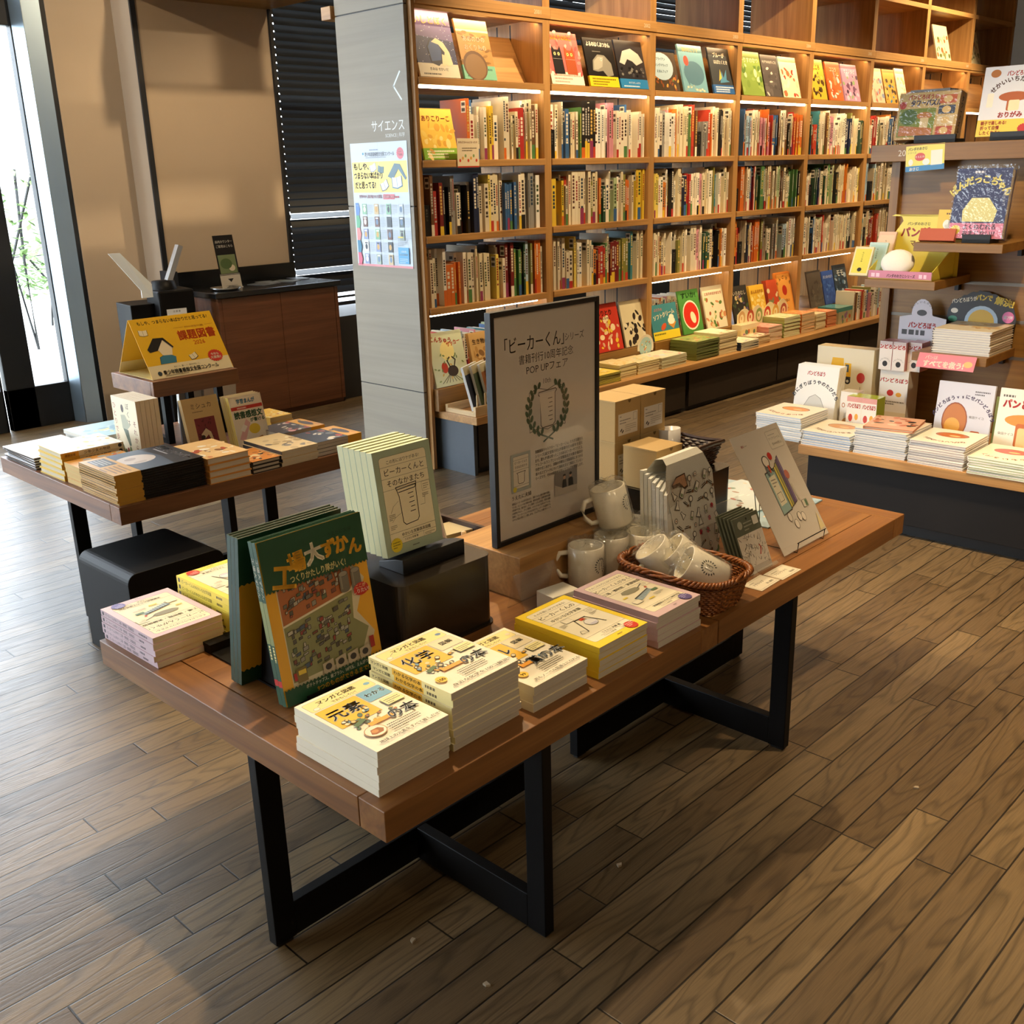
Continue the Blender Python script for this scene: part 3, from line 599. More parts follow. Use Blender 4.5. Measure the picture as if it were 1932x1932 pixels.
def cov_manga(t1, t2, t3, tag_, line, c1, seal):
    def f(p, W, Hh):
        p.rect(0, 0, W, Hh, '#f2ead2'); p.frame(8, Hh - 40, W - 8, Hh - 8, 4, .6, '#8a8a86', '#f3e39a')
        p.text('マンガと図鑑', W / 2 - 4, Hh - 24, 13, '#2c2a22', 'C', bold=.03); p.text('でおもしろい!', W / 2 + 2, Hh - 36, 8, '#2c2a22', 'C', bold=.02)
        p.ell(20, Hh - 34, 6, 4.5, '#8a8a86'); p.ell(20, Hh - 34, 5.4, 3.9, '#f6efd6'); p.line([(26, Hh - 28), (36, Hh - 22)], 1, '#8a8a86'); p.ell(W - 18, Hh - 26, 6, 4.5, c1)
        p.frame(8, 92, W * .60, Hh - 44, 2, .6, '#8a8a86', '#f0bd3a'); p.frame(W * .62, Hh - 82, W - 8, Hh - 44, 2, .6, '#8a8a86', c1 if seal else '#e9dcb8')
        p.text(t1, W * .32, 122, 34, '#a9b0b4', 'C', bold=.05); p.text(t1, W * .32, 122.6, 34, '#c2c8ca', 'C', bold=.015)
        p.text(tag_, W * .80, Hh - 66, 14, '#f4f2ea' if seal else '#a9a79e', 'C', bold=.04)
        rg = random.Random(len(t1) + len(line))
        for k in range(26):
            u, v = rg.uniform(20, W - 40), rg.uniform(70, 118); cc = rg.choice(['#e8a83a', '#6c9ab8', '#4f7a62', '#f6efd6', '#b5713a', '#e6d7a8', '#d8c07a'])
            p.ell(u, v, rg.uniform(3, 8), rg.uniform(2, 5), '#5a564c', rg.uniform(0, 90)); p.ell(u, v, rg.uniform(2.5, 5), rg.uniform(1.6, 4), cc, rg.uniform(0, 90))
        p.poly([(22, 84), (46, 92), (50, 84), (26, 76)], '#4f6f4a'); p.rect(W * .28, 62, W * .60, 72, '#f0a63a')
        p.text(t2, W * .74, 56, 30, '#a4abae', 'C', bold=.05); p.text(t2, W * .74, 56.6, 30, '#c6cccc', 'C', bold=.015)
        p.frame(W - 44, 94, W - 8, 116, 2, .5, '#8a8a86', '#f1e6a4'); p.lines(W - 41, 108, 30, 3, 5.5, 2.4, '#6a6556')
        if seal: p.ell(36, 46, 19, 17, '#b98a5a'); p.ell(36, 46, 17.5, 15.5, '#f0e4c8'); p.poly([(24, 40), (30, 52), (44, 52), (50, 44), (44, 36), (30, 36)], '#a05a28'); p.ell(34, 45, 6, 5, '#c98a4a')
        else: p.badge(20, 44, 11, '#f2c53a'); p.text(t3, 20, 39, 11, '#2c2a22', 'C', bold=.03)
        p.lines(58, 44, 60, 4, 6, 3, '#6a6556'); p.text(line, W / 2 + 6, 10, 9, '#2c2a22', 'C', bold=.02, width=W - 24)
    return f
def sp_text(t, bg, col=INK, band=None, extra=None):
    def f(p, L, t_):
        p.rect(0, 0, L, t_, bg)
        if band: p.rect(band[0] * L, 0, band[1] * L, t_, band[2])
        p.text(t, L * .10, t_ * .25, t_ * .62, col, bold=.02, width=min(L * .55, len(t) * t_ * .64)); p.rect(L * .03, t_ * .2, L * .065, t_ * .8, col); p.lines(L * .74, t_ * .32, L * .2, 1, 1, t_ * .34, col)
    return f
# stacks lying at the front edge
stack(FA, .018, .034, ZT, 0, 6, .0130, (.146, .208, .0130), dict(cover='#efe6cf', spine_at='L', top=cov_manga('元素', 'の本', '', 'わかる', '地球上の元素をすべて推しだせ!', '#78b0cc', True), page='#d8d2c2'), ('top manga guide of the front corner stack, yellow and blue cover', 'manga guide stack at the table\'s front corner'), 'manga guides stacked at the front corner', 'manga_guide_book')
ksp = lambda p, L, t_: (p.rect(0, 0, L, t_, '#efe2a0'), p.rect(L * .30, 0, L * .66, t_, '#eeb93c'), p.text('マンガと図鑑', L * .03, t_ * .3, t_ * .5, '#3a342a', bold=.03, width=L * .22), p.text('わかる化学の本', L * .32, t_ * .24, t_ * .6, '#3a3020', bold=.03, width=L * .33), p.lines(L * .70, t_ * .3, L * .24, 1, 1, t_ * .4, '#6a6048'))
stack(FA, .184, .044, ZT, 0, 8, .0128, (.157, .206, .0128), dict(cover='#f0e6c0', spine_at='L', top=cov_manga('化学', 'の本', '100', '図解', '身近な化学を100コ解説!!', '#6a8fb4', False), spine=ksp, page='#cfc8b8'), ('top chemistry manga guide of the tallest stack, film glare on cover', 'tall chemistry manga stack beside the corner stack'), 'chemistry manga guides in the tall stack', 'manga_guide_book', turn=1.0)
stack(FA, .362, .032, ZT, 0, 3, .0162, (.146, .208, .0162), dict(cover='#f0e6c0', spine_at='L', top=cov_manga('ベル', '賞の本', '99', '図解', '君もノーベル賞博士になれる!', '#e2d8b8', False), page='#cfc8b8'), ('top prize-themed manga guide of the low stack with yellow title', 'low manga guide stack beside the black metal riser'), 'prize themed manga guides in the low stack', 'manga_guide_book')
stack(FA, .530, .024, ZT, 0, 5, .0124, (.148, .210, .0124), dict(cover='#f0cf32', spine_at='L', top=cov_lab('#f2d234', 'flask', '#c8321e', '#f0c8b8'), page='#ded6c0'), ('top yellow experiment book with red badge near the table front', 'yellow experiment book stack at the table\'s front'), 'yellow experiment books at the front', 'science_book')
stack(FA, .704, .018, ZT, 0, 5, .0132, (.146, .212, .0132), dict(cover='#cdb1b2', spine_at='L', top=cov_lab('#cdb1b2', 'works', '#55497e', '#b8aed0'), page='#ddd6c6'), ('top lilac science book with purple badge beside the wicker basket', 'lilac science book stack beside the wicker basket'), 'lilac science books beside the basket', 'science_book')
# stacks at the left end, covers facing the other way
stack(FA, .163, .913, ZT, 180, 5, .0122, (.150, .216, .0122), dict(cover='#cdb1b8', spine_at='R', top=cov_lab('#d0b6bc', 'works', '#6a5f9a', '#b8aed0'), spine=sp_text('ビーカーくんがゆく! 工場・博物館・実験施設', '#d3bac0', '#4a3c46'), page='#c9c4ba'), ('top lilac book of the stack at the table\'s far left corner', 'lilac book stack at the table\'s far left corner'), 'lilac science books at the left corner', 'science_book')
stack(FA, .330, .897, ZT, 180, 6, .0150, (.150, .212, .0150), dict(cover='#e6cf4a', spine_at='R', top=cov_lab('#ecd658', 'flask', '#c8321e', '#f0c8b8'), spine=sp_text('ビーカーくんのゆかいな化学実験', '#e8d252', '#4a4028'), page='#cfc7a8'), ('top yellow book of the stack behind the green upright books', 'yellow book stack behind the green upright books'), 'yellow science books at the left end', 'science_book')
# ---------------------------------------------------------------- black metal risers (rounded vertical edges)
def metal_riser(name, F, w, d, h, label, r=.022, mat=None):
    def rr(z, w0, d0, r0):
        q = []
        for cx, cy, a in ((w - r, r, -90), (w - r, d - r, 0), (r, d - r, 90), (r, r, 180)):
            for k in range(7): q.append((cx + r0 * math.cos(R(a + k * 15)), cy + r0 * math.sin(R(a + k * 15)), z))
        return q
    t = thing(name, label, 'riser', F); m = MB(); m.prism(rr(.004, w, d, r), (0, 0, h - .006)); m.build('shell', mat or LACQ, t)
    MB().prism(rr(0, w, d, r + .006), (0, 0, .004)).build('base_flange', mat or LACQ, t); MB().prism(rr(h - .002, w, d, r + .0012), (0, 0, .002)).build('top_plate', mat or LACQ, t); return t
metal_riser('metal_riser', FA(.345, .353, ZT), .248, .225, .152, 'black metal riser box carrying the upright pale green books')
metal_riser('metal_riser', FA(1.135, .332, ZT), .33, .25, .150, 'long black metal riser under the kraft cartons and brown basket')
# floor stool, black box with rounded long edges
t = thing('steel_stool', 'black box stool with rounded edges on the floor between two tables', 'stool', FA(.385, 1.597, 0)); w, d, h, r = .305, .31, .30, .03
q = [(0, 0, 0), (w, 0, 0)] + [(w - r + r * math.cos(R(k * 15)), 0, h - r + r * math.sin(R(k * 15))) for k in range(7)] + [(r - r * math.sin(R(k * 15)), 0, h - r + r * math.cos(R(k * 15))) for k in range(7)]
MB().prism(q[::-1], (0, d, 0)).build('shell', STEEL, t, bevel=.002)
# ---------------------------------------------------------------- green factory books on a black A-shaped stand
t = thing('book_stand', 'black metal stand between the two groups of green books', 'book stand', FA(.085, .30, ZT))
m = MB(); m.box((.03, .0, 0), (.215, .40, .004)); m.build('base_plate', STEEL, t); 
m = MB(); m.prism([(.03, .117, .0045), (.03, .142, .25), (.03, .150, .25), (.03, .195, .0045)], (.18, 0, 0)); m.build('upright_wedge', STEEL, t, bevel=.003)
MB().box((.03, .045, .004), (.215, .048, .022)).build('lip', STEEL, t); MB().box((.03, .262, .004), (.215, .265, .022)).build('lip', STEEL, t); MB().box((.03, .37, .004), (.12, .40, .02)).build('end_lip', STEEL, t)
GRN, YEL = '#1f4a30', '#e0a62a'
def cov_factory(p, W, Hh):
    rg = random.Random(5); p.rect(0, 0, W, Hh, YEL)
    zig = lambda v, h, s, top: [(0, top)] + [(0, v)] + [(k * W / 56, v + (h if k % 2 else 0)) for k in range(57)] + [(W, top)]
    p.poly([(22, 20), (22, 208), (W - 34, 208), (W - 12, 178), (W - 40, 120), (W - 8, 72), (W - 30, 20)], '#cfc3a0')
    p.poly([(24, 142), (24, 208), (W - 40, 208), (W - 34, 182), (W - 46, 166)], '#a9653a'); p.poly([(24, 36), (24, 138), (W - 44, 162), (W - 50, 110), (W - 20, 84), (W - 44, 40)], '#8a8a5c')
    p.line([(24, 140), (W - 44, 164)], 2.4, '#ddd2b4')
    for k in range(150):
        u, v = rg.uniform(28, W - 60), rg.uniform(48, 204)
        if abs(v - (140 + (u - 24) * .17)) < 7: continue
        w, h = rg.uniform(5, 13), rg.uniform(4, 10); cc = rg.choice(['#6b675c', '#8f8a7c', '#5a5448', '#a39d8c', '#7a4a3a', '#4d5a6a', '#b5ad98', '#93443a', '#5f6b50'])
        p.poly([(u, v), (u + w, v + w * .18), (u + w, v + h + w * .18), (u, v + h)], '#38342c'); p.poly([(u + .9, v + 1), (u + w - .9, v + .9 + w * .18), (u + w - .9, v + h - .8 + w * .18), (u + .9, v + h - .8)], cc); p.z -= p.step * 1.6
    p.z += .0012
    for k in range(2):
        u = W - 70 + k * 27; p.rect(u, 168, u + 21, 198, '#6f6a5e'); p.ell(u + 10.5, 198, 10.5, 5.5, '#4d483e'); p.ell(u + 10.5, 198, 9.3, 4.5, '#8f897a'); p.ell(u + 10.5, 168, 10.5, 5, '#6f6a5e'); p.rect(u + 3, 170, u + 6, 196, '#8b8576')
    for k in range(4): u = 86 + k * 28; p.poly([(u, 30), (u + 24, 33), (u + 24, 54), (u, 50)], '#b9ad92'); p.ell(u + 12, 42, 7, 6, '#3f3d3a')
    p.rect(30, 34, 52, 60, '#7a6a3a'); p.rect(34, 48, 50, 56, '#e0c040'); p.rect(24, 40, 30, 54, '#a8302a'); p.rect(W - 26, 44, W - 16, 66, '#a8302a')
    p.poly(zig(206, 4, 1, Hh), GRN); p.poly([(a, b) for a, b in zig(32, -4, 1, 0)][::-1], GRN)
    p.text('うえたに夫婦', W - 78, Hh - 27, 9, '#12301e', bold=.02)
    for ch, u, v, s, r_, c in (('工', 16, 214, 50, -12, YEL), ('場', 54, 232, 38, 4, YEL), ('大', 92, 236, 40, 6, '#e8dfc6'), ('ず', 126, 240, 34, 0, YEL), ('か', 156, 240, 34, 6, YEL), ('ん', 184, 232, 32, -4, YEL)): p.text(ch, u, v, s, c, rot=r_, bold=.07)
    p.text('つくりかたしり隊がいく!', 52, 214, 15, '#efe0a0', bold=.03, width=120)
    p.ell(W - 26, 160, 17, 12, '#c02a22'); p.poly([(W - 44, 158), (W - 8, 158), (W - 11, 152), (W - 41, 152)], '#c02a22'); p.text('ここが', W - 26, 163, 8, '#f4d9a0', 'C', bold=.04); p.text('しりたい!', W - 26, 153.5, 9, '#f6efe0', 'C', bold=.04)
    p.text('ポテトチップス、歯ブラシ、10円玉、えんぴつ、牛乳…', 44, 20, 8.2, '#efe6cf', bold=.02, width=W - 56); p.text('9つのものができるまで!', 66, 7, 11, YEL, bold=.03)
def sp_factory(p, L, t_): p.rect(0, 0, L, t_, GRN); p.rect(L * .36, 0, L * .62, t_, '#8a8f5a'); p.text('工場大ずかん', L * .10, t_ * .2, t_ * .7, '#efe6cf', bold=.03, width=L * .24); p.lines(L * .63, t_ * .3, L * .2, 1, 1, t_ * .4, '#e8d890'); p.rect(L * .84, 0, L * .88, t_, '#c02a22')
def back_factory(p, W, Hh):
    n = 40; p.rect(0, 0, W, Hh, '#c98f1f'); p.poly([(0, Hh), (0, 205)] + [(k * W / n, 205 + (4 if k % 2 else 0)) for k in range(n + 1)] + [(W, Hh)], '#173a27'); p.poly(([(0, 0), (0, 32)] + [(k * W / n, 32 - (4 if k % 2 else 0)) for k in range(n + 1)] + [(W, 0)])[::-1], '#173a27')
def lean(F, x, y, z, tilt, d): return F(x, y, z) @ RX(90 - tilt) @ Matrix.Translation((0, 0, -d))
proto = None
GRP = 'green factory picture books on the stand'
for k, lab in enumerate(('front green factory book facing the viewer, title in yellow characters', 'green book tucked right behind the front factory book')):
    b = make_book('factory_picture_book', .222, .300, .011, GRN, 'L', True, '#d8d0bc', top=cov_factory if k == 0 else None, spine=sp_factory); tag(b, lab, 'book', GRP)
    b.matrix_basis = FA(.083, .366 + k * .0118, ZT + .0066) @ RX(90 - 8.6) @ Matrix.Translation((0, 0, -.011))
for k, lab in enumerate(('nearest of three green and yellow books leaning behind the stand', 'middle of three green and yellow books leaning behind the stand', 'rearmost of three green and yellow books behind the stand')):
    b = make_book('factory_picture_book', .222, .300, .011, '#173a27', 'R', True, '#d8d0bc', top=back_factory); tag(b, lab, 'book', GRP)
    # covers face away; seen from behind
    b.matrix_basis = FA(.300, .512 + k * .0118, ZT + .0066) @ RZ(180) @ RX(90 - 8.6) @ Matrix.Translation((0, 0, -.011))
    m = MB(); back_factory(P(m, (.222, 0, -.00002), (-1, 0, 0), (0, 1, 0)), 222, 300); m.build('back_cover_print', PRINT, b)
# ---------------------------------------------------------------- pale green books on the riser
ZR = ZT + .152
t = thing('book_easel', 'black tilted tray easel on the black riser box', 'book stand', FA(.375, .40, ZR))
m = MB(); m.prism([(.02, 0, .0), (.02, 0, .030), (.02, .022, .027), (.02, .075, .012), (.02, .075, .0)], (.165, 0, 0)); m.build('tray', RUBBER, t, bevel=.0015); m = MB(); m.prism([(.05, .075, .003), (.05, .11, .11), (.05, .116, .108), (.05, .09, .003)], (.1, 0, 0)); m.build('back_rest', RUBBER, t)
SAGE = '#a3b39a'; Th = .0172
for k in range(6):
    b = make_book('lab_guide_book', .146, .208, Th, SAGE, 'L', False, '#e9e3b4', top=cov_lab('#a3b39a', 'beaker', '#e0c92a', '#6a5f20') if k == 0 else None, spinecol='#c9c79a') if k < 2 else dup(b, Matrix())
    b['label'] = ('front pale green lab guide with beaker drawing, standing on the riser', 'second pale green lab guide behind the beaker cover', 'third pale green lab guide from the front on the riser', 'fourth pale green lab guide from the front on the riser', 'fifth pale green lab guide from the front on the riser', 'rearmost pale green lab guide of the upright group')[k]; b['category'] = 'book'; b['group'] = 'pale green lab guides standing on the riser'
    b.matrix_basis = FA(.378, .424 + k * (Th + .0006) / math.cos(R(8)), ZR + .0335) @ RX(90 - 8) @ Matrix.Translation((0, .0, -Th))
# ---------------------------------------------------------------- wooden plinth and framed poster
wp = MB().box((0, 0, 0), (.375, .21, .0982)).build('display_plinth', OAK['x'], M=FA(.706, .383, ZT + .0003), bevel=.0012); tag(wp, 'oak block plinth on the table under the framed poster', 'plinth')
ZP = ZT + .099
t = thing('framed_poster', 'tall black framed beaker fair poster standing on the oak plinth', 'sign', FA(.718, .462, ZP))
w, h, fw = .358, .517, .0115; m = MB()
for a, b in (((0, 0, 0), (fw, .018, h)), ((w - fw, 0, 0), (w, .018, h)), ((fw, 0, 0), (w - fw, .018, fw)), ((fw, 0, h - fw), (w - fw, .018, h))): m.box(a, b)
m.build('frame', RUBBER, t, bevel=.0012); MB().box((fw, .006, fw), (w - fw, .016, h - fw)).build('backing', RUBBER, t)
m = MB(); p = P(m, (fw, .0055, fw), (1, 0, 0), (0, 0, 1)); pw, ph = (w - 2 * fw) * 1000, (h - 2 * fw) * 1000
p.rect(0, 0, pw, ph, '#d6ccbf'); K = '#1f1b18'
p.text('「ビーカーくん」', 34, ph - 80, 38, K, bold=.012, width=192); p.text('シリーズ', 230, ph - 76, 20, K, width=66)
p.text('書籍刊行10周年記念', pw / 2, ph - 108, 22, K, 'C', width=180); p.text('POP UPフェア', pw / 2 + 2, ph - 133, 22, K, 'C', width=138)
cx, cy = pw / 2, 280
p.text('10th', cx, cy + 52, 16, '#6a655c', 'C')
p.line([(cx - 60, cy + 38), (cx - 30, cy + 44), (cx, cy + 36), (cx + 30, cy + 44), (cx + 60, cy + 38), (cx + 60, cy - 52), (cx + 30, cy - 46), (cx, cy - 54), (cx - 30, cy - 46), (cx - 60, cy - 52)], 1.4, '#4a463e', True); p.rect(cx - 54, cy - 44, cx + 54, cy + 36, '#c6c0ba')
p.line([(cx - 28, cy + 34), (cx + 28, cy + 36), (cx + 32, cy + 32), (cx + 26, cy + 27), (cx + 25, cy - 40), (cx + 18, cy - 47), (cx - 18, cy - 48), (cx - 23, cy - 42), (cx - 24, cy + 24), (cx - 30, cy + 28)], 2, '#4a3f34', True)
p.poly([(cx - 26, cy + 30), (cx + 25, cy + 30), (cx + 23, cy - 40), (cx + 16, cy - 45), (cx - 16, cy - 45), (cx - 21, cy - 40)], '#d8cec0')
for k in range(6): p.line([(cx + 2 + (k % 2) * 4, cy + 16 - k * 10), (cx + 16, cy + 16.5 - k * 10)], 1.6, '#4a3f34')
for sgn in (-1, 1):
    for k in range(9):
        a = R(-66 + k * 15.5); u, v = cx + sgn * 63 * math.cos(a), cy - 6 + 60 * math.sin(a); p.ell(u + sgn * 6, v + 2, 8, 4.6, '#4a5f48', 60 * sgn); p.ell(u - sgn * 6, v + 5, 8, 4.6, '#4a5f48', 110 * sgn); p.z -= p.step
    p.line([(cx + sgn * 63 * math.cos(R(-66 + k * 11)), cy - 6 + 60 * math.sin(R(-66 + k * 11))) for k in range(12)], 1.4, '#4a5f48'); p.line([(cx + sgn * 34, cy - 58), (cx - sgn * 16, cy - 80)], 4, '#46584a')
TX = ['実験器具キャラクター「ビーカーくん」たちが活躍する', 'シリーズ(誠文堂新光社)が書籍刊行10周年を迎え', 'ます。誰もが1度は使ったことのあるビーカーやフラスコ、', 'アルコールランプといった実験器具が大集合!器具の', '特徴や式くみから、実験の手順など実験器具にまつわる', '様々なエピソードについて漫画を交えて解説しているシ', 'リーズです。その10周年を記念してフェアを開催します。']
for k, s in enumerate(TX): p.text(s, 122, 178 - k * 10.4, 8.4, K, bold=.02, width=166 if k < 6 else 168)
p.rect(42, 102, 106, 190, '#a3aaa6'); p.frame(49, 110, 99, 184, 2, .5, K, '#d8cebc'); p.text('ビーカーくんと', 74, 167, 7, K, 'C', width=40, bold=.02); p.text('そのなかまたち', 74, 157, 7, K, 'C', width=40, bold=.02); p.line([(49, 176), (99, 176)], .5, K); p.line([(49, 152), (99, 152)], .5, K); p.line([(60, 146), (88, 147), (85, 142), (84, 124), (80, 120), (67, 120), (64, 124), (63, 142), (60, 146)], 1.2, K); p.line([(49, 116), (99, 116)], .5, K); p.ell(53, 109, 6, 6, '#c9b93a')
p.text('うえたに夫婦', 42, 86, 11, K, bold=.02)
T2 = ['化粧品メーカーの元研究員の夫と、理系ではない妻の夫婦で活動し', 'ている、ユニット名の理系夫婦。理系系出身・元研究者の夫婦', 'が作家や社会、親子向け、グッズ制作・コラムを担当、理系な書籍', 'の執筆を中心に、グッズ製作、イベントなどを手がけている。', '著書に「ビーカーくんとそのなかまたち」シリーズは国内でも', 'かやも児童の書として親しまれ、うんざりした親がびっくり']
for k, s in enumerate(T2): p.text(s, 42, 75 - k * 7.4, 5.8, K, width=128, bold=.015)
p.O = p.O + p.V * 48
p.rect(186, 12, 266, 68, '#7c7670'); p.poly([(186, 12), (266, 12), (266, 26), (214, 28), (186, 40)], '#b0a698'); p.poly([(212, 28), (214, 46), (220, 50), (226, 46), (228, 28)], '#221e1c'); p.ell(220, 53, 4.4, 5.6, '#b08a70'); p.poly([(214, 52), (216, 60), (224, 60), (226, 48), (224, 56), (217, 56)], '#1a1614'); p.poly([(234, 28), (234, 46), (242, 50), (250, 46), (252, 28)], '#1c1a1a'); p.ell(242, 54, 4.2, 5.4, '#b58e74'); p.ell(242, 58, 4.8, 3.6, '#1a1614')
m.build('poster', PRINT, t); MB().box((fw, .0030, fw), (w - fw, .0036, h - fw)).build('clear_cover', POSTERGL, t)
# ---------------------------------------------------------------- kraft mug cartons on the long riser
def carton(F, label, lid_tilt=0, sticker=True):
    s = .102; t = thing('kraft_carton', label, 'box', F, 'kraft mug cartons on the long riser'); K1 = '#b3945f'
    MB().box((0, 0, 0), (s, s, s - .003), K1).build('carton_body', KRAFT, t, bevel=.0008)
    m = MB(); m.box((-.0006, -.0006, s - .003), (s + .0006, s + .0006, s), '#bb9d69'); p = P(m, (s * .55, -.0008, s - .014), (1, 0, 0), (0, 0, 1)); p.poly([(6 * math.cos(R(180 + k * 15)) + 0, 12 + 8 * math.sin(R(180 + k * 15))) for k in range(13)], '#6f5730'); m.build('lid_flap', KRAFT, t)
    if sticker:
        m = MB(); p = P(m, (.012, -.0003, .014), (1, 0, 0), (0, 0, 1)); p.rect(0, 0, 78, 54, '#d6d0c4'); p.line([(36, 30), (62, 31)], .5, '#8a857a'); p.lines(6, 46, 10, 1, 3, 2, '#3a3a38'); p.lines(6, 36, 44, 2, 7, 2.4, '#5a5852'); p.lines(28, 22, 44, 4, 5, 1.8, '#8a857a'); p.poly([(8, 12), (14, 18), (16, 14), (10, 8)], '#22222a'); p.poly([(14, 8), (20, 14), (22, 10), (16, 4)], '#22222a'); p.rr(60, 32, 74, 51, 2, '#3a3a38'); p.rr(60.6, 32.6, 73.4, 50.4, 2, '#d6d0c4'); m.build('label_sticker', PRINT, t)
    return t
ZK = ZT + .1503
carton(FA(1.143, .342, ZK, -1.5), 'front kraft carton standing alone on the long black riser'); 
carton(FA(1.146, .470, ZK), 'lower left kraft carton of the block of four'); carton(FA(1.252, .469, ZK), 'lower right kraft carton of the block of four')
carton(FA(1.144, .468, ZK + .1025), 'upper left kraft carton of the block of four'); carton(FA(1.2495, .468, ZK + .1025), 'upper right kraft carton of the block of four')
def KT(a): return Matrix.Rotation(R(a), 4, Vector((-.728, -.685, 0)))
# ---------------------------------------------------------------- mugs in film bags
def mug_proto(name, label, group, logo=True):
    t = thing(name, label, 'mug', None, group); h, r = .092, .041
    m = MB(); m.lathe([(.001, .0), (r * .9, 0), (r, .006), (r, h), (r - .002, h + .0012), (r - .0045, h), (r - .005, .008), (.001, .006)], 36, '#efe8d4'); m.build('cup', CERAMIC, t, smooth=True)
    hd = MB(); hd.tube([(-r + .002, 0, .076), (-r - .018, 0, .074), (-r - .028, 0, .058), (-r - .028, 0, .036), (-r - .016, 0, .020), (-r + .002, 0, .018)], .006, 8, '#efe8d4'); hd.build('handle', CERAMIC, t, smooth=True)
    m = MB(); p_ = []
    for k in range(18):
        if k in (13, 14): continue
        a = R(k * 20); u, v = .0145 * math.cos(a), .0165 * math.sin(a); 
        def cv(x, y): th = x / r + 0.85; return (r * 1.004 * math.sin(th), -r * 1.004 * math.cos(th), .052 + y)
        c, d = math.cos(a), math.sin(a); m.face([cv(u - c * .0035, v - d * .0035), cv(u + d * .0018, v - c * .0018), cv(u + c * .0035, v + d * .0035), cv(u - d * .0018, v + c * .0018)], '#4a4f48')
    def seg(x0, y0, x1, y1, w=.0006): L = math.hypot(x1 - x0, y1 - y0); nx, ny = -(y1 - y0) / L * w, (x1 - x0) / L * w; m.face([cv(x0 + nx, y0 + ny), cv(x0 - nx, y0 - ny), cv(x1 - nx, y1 - ny), cv(x1 + nx, y1 + ny)], '#6a6a62')
    for a in ((-.006, .008, .006, .008), (-.005, .008, -.005, -.008), (.005, .008, .005, -.008), (-.005, -.008, .005, -.008), (0, .004, .004, .004), (0, 0, .004, 0)): seg(*a)
    m.build('wreath_logo', PRINT, t)
    rg = random.Random(11); m = MB(); rings = []
    for j, (rr_, z) in enumerate(((.030, -.001), (.0440, .001), (.0445, .03), (.0440, .06), (.0445, .09), (.0425, .100), (.034, .106), (.018, .102), (.001, .104))):
        rings.append([m.add((rr_ * (1 + rg.uniform(-.025, .05)) * math.cos(2 * math.pi * k / 28), rr_ * (1 + rg.uniform(-.025, .05)) * math.sin(2 * math.pi * k / 28), z + (rg.uniform(-.006, .006) if j > 4 else 0))) for k in range(28)])
    for A_, B_ in zip(rings, rings[1:]):
        for k in range(28): m.idx([A_[k], A_[(k + 1) % 28], B_[(k + 1) % 28], B_[k]])
    m.build('film_bag', FILM, t); return t
mug = mug_proto('bagged_mug', 'white mug in clear film nearest the oak plinth, wreath mark facing front', 'bagged white mugs by the basket')
mug.matrix_basis = FA(.874, .338, ZT + .001, -47)
mug2 = dup(mug, FA(.966, .338, ZT + .001, -30), 'white bagged mug directly under the tilted one')
dup(mug, FA(1.000, .350, ZT + .108) @ KT(14) @ RZ(-35), 'tilted white bagged mug resting on top of the others')
dup(mug, FA(1.080, .370, ZT + .001, -60), 'white bagged mug behind the wicker basket rim')
dup(mug, FA(1.030, .294, ZT + .001, -55), 'white bagged mug standing between the basket and rear mugs')
# ---------------------------------------------------------------- wicker basket
BXC, BYC, BA, BB, BH = .952, .128, .086, .132, .075
def sup(a, b, th, e=3.6): c, s = math.cos(th), math.sin(th); return (a * abs(c) ** (2 / e) * (1 if c >= 0 else -1), b * abs(s) ** (2 / e) * (1 if s >= 0 else -1))
t = thing('wicker_basket', 'oval brown wicker basket of bagged mugs at the table front', 'basket', FA(BXC, BYC, ZT)); m = MB(); N = 72; NR = 13
for j in range(NR):
    z = .006 + j * .0051; k = .86 + .14 * (j / NR) ** .8; path = []
    for i in range(N):
        th = 2 * math.pi * i / N; x, y = sup(BA * k, BB * k, th); o_ = .0022 * (1 if (i + j) % 2 else -1); L = math.hypot(x, y); path.append((x + x / L * o_, y + y / L * o_, z))
    m.tube(path, .0026, 5, closed=True)
m.build('woven_side', RATTAN, t, smooth=True); m = MB()
for i in range(36):
    th = 2 * math.pi * i / 36; x0, y0 = sup(BA * .86, BB * .86, th); x1, y1 = sup(BA, BB, th); m.tube([(x0, y0, .003), ((x0 + x1) / 2, (y0 + y1) / 2, .04), (x1, y1, BH)], .0022, 5)
m.build('stakes', RATTAN, t); m = MB()
for s_ in range(3):
    m.tube([(lambda c: (c[0], c[1], BH + .002 + .0045 * math.sin(22 * 2 * math.pi * i / 220 + s_ * 2.09)))(sup(BA + .004 + .0045 * math.cos(22 * 2 * math.pi * i / 220 + s_ * 2.09), BB + .004 + .0045 * math.cos(22 * 2 * math.pi * i / 220 + s_ * 2.09), 2 * math.pi * i / 220)) for i in range(220)], .0036, 5, closed=True)
m.build('braided_rim', RATTAN, t, smooth=True); m = MB()
for j in range(9): y = -.1 + j * .025; xx = BA * .84 * (1 - (abs(y) / (BB * .9)) ** 2.6) ** (1 / 2.6); m.tube([(-xx, y, .004), (xx, y, .004)], .004, 5)
m.build('base', RATTAN, t)
lay = lambda x, y, z, a, rz, lab: dup(mug, FA(x, y, z) @ KT(a) @ RZ(rz), lab, 'bagged white mugs in the basket')
lay(.975, .165, ZT + .030, 38, -20, 'bagged mug tilted at the rear left inside the basket')
lay(1.005, .120, ZT + .040, 48, -50, 'bagged mug leaning behind the front one in the basket')
lay(.975, .048, ZT + .048, 60, -60, 'bagged mug lying at the basket front with film spread over it')
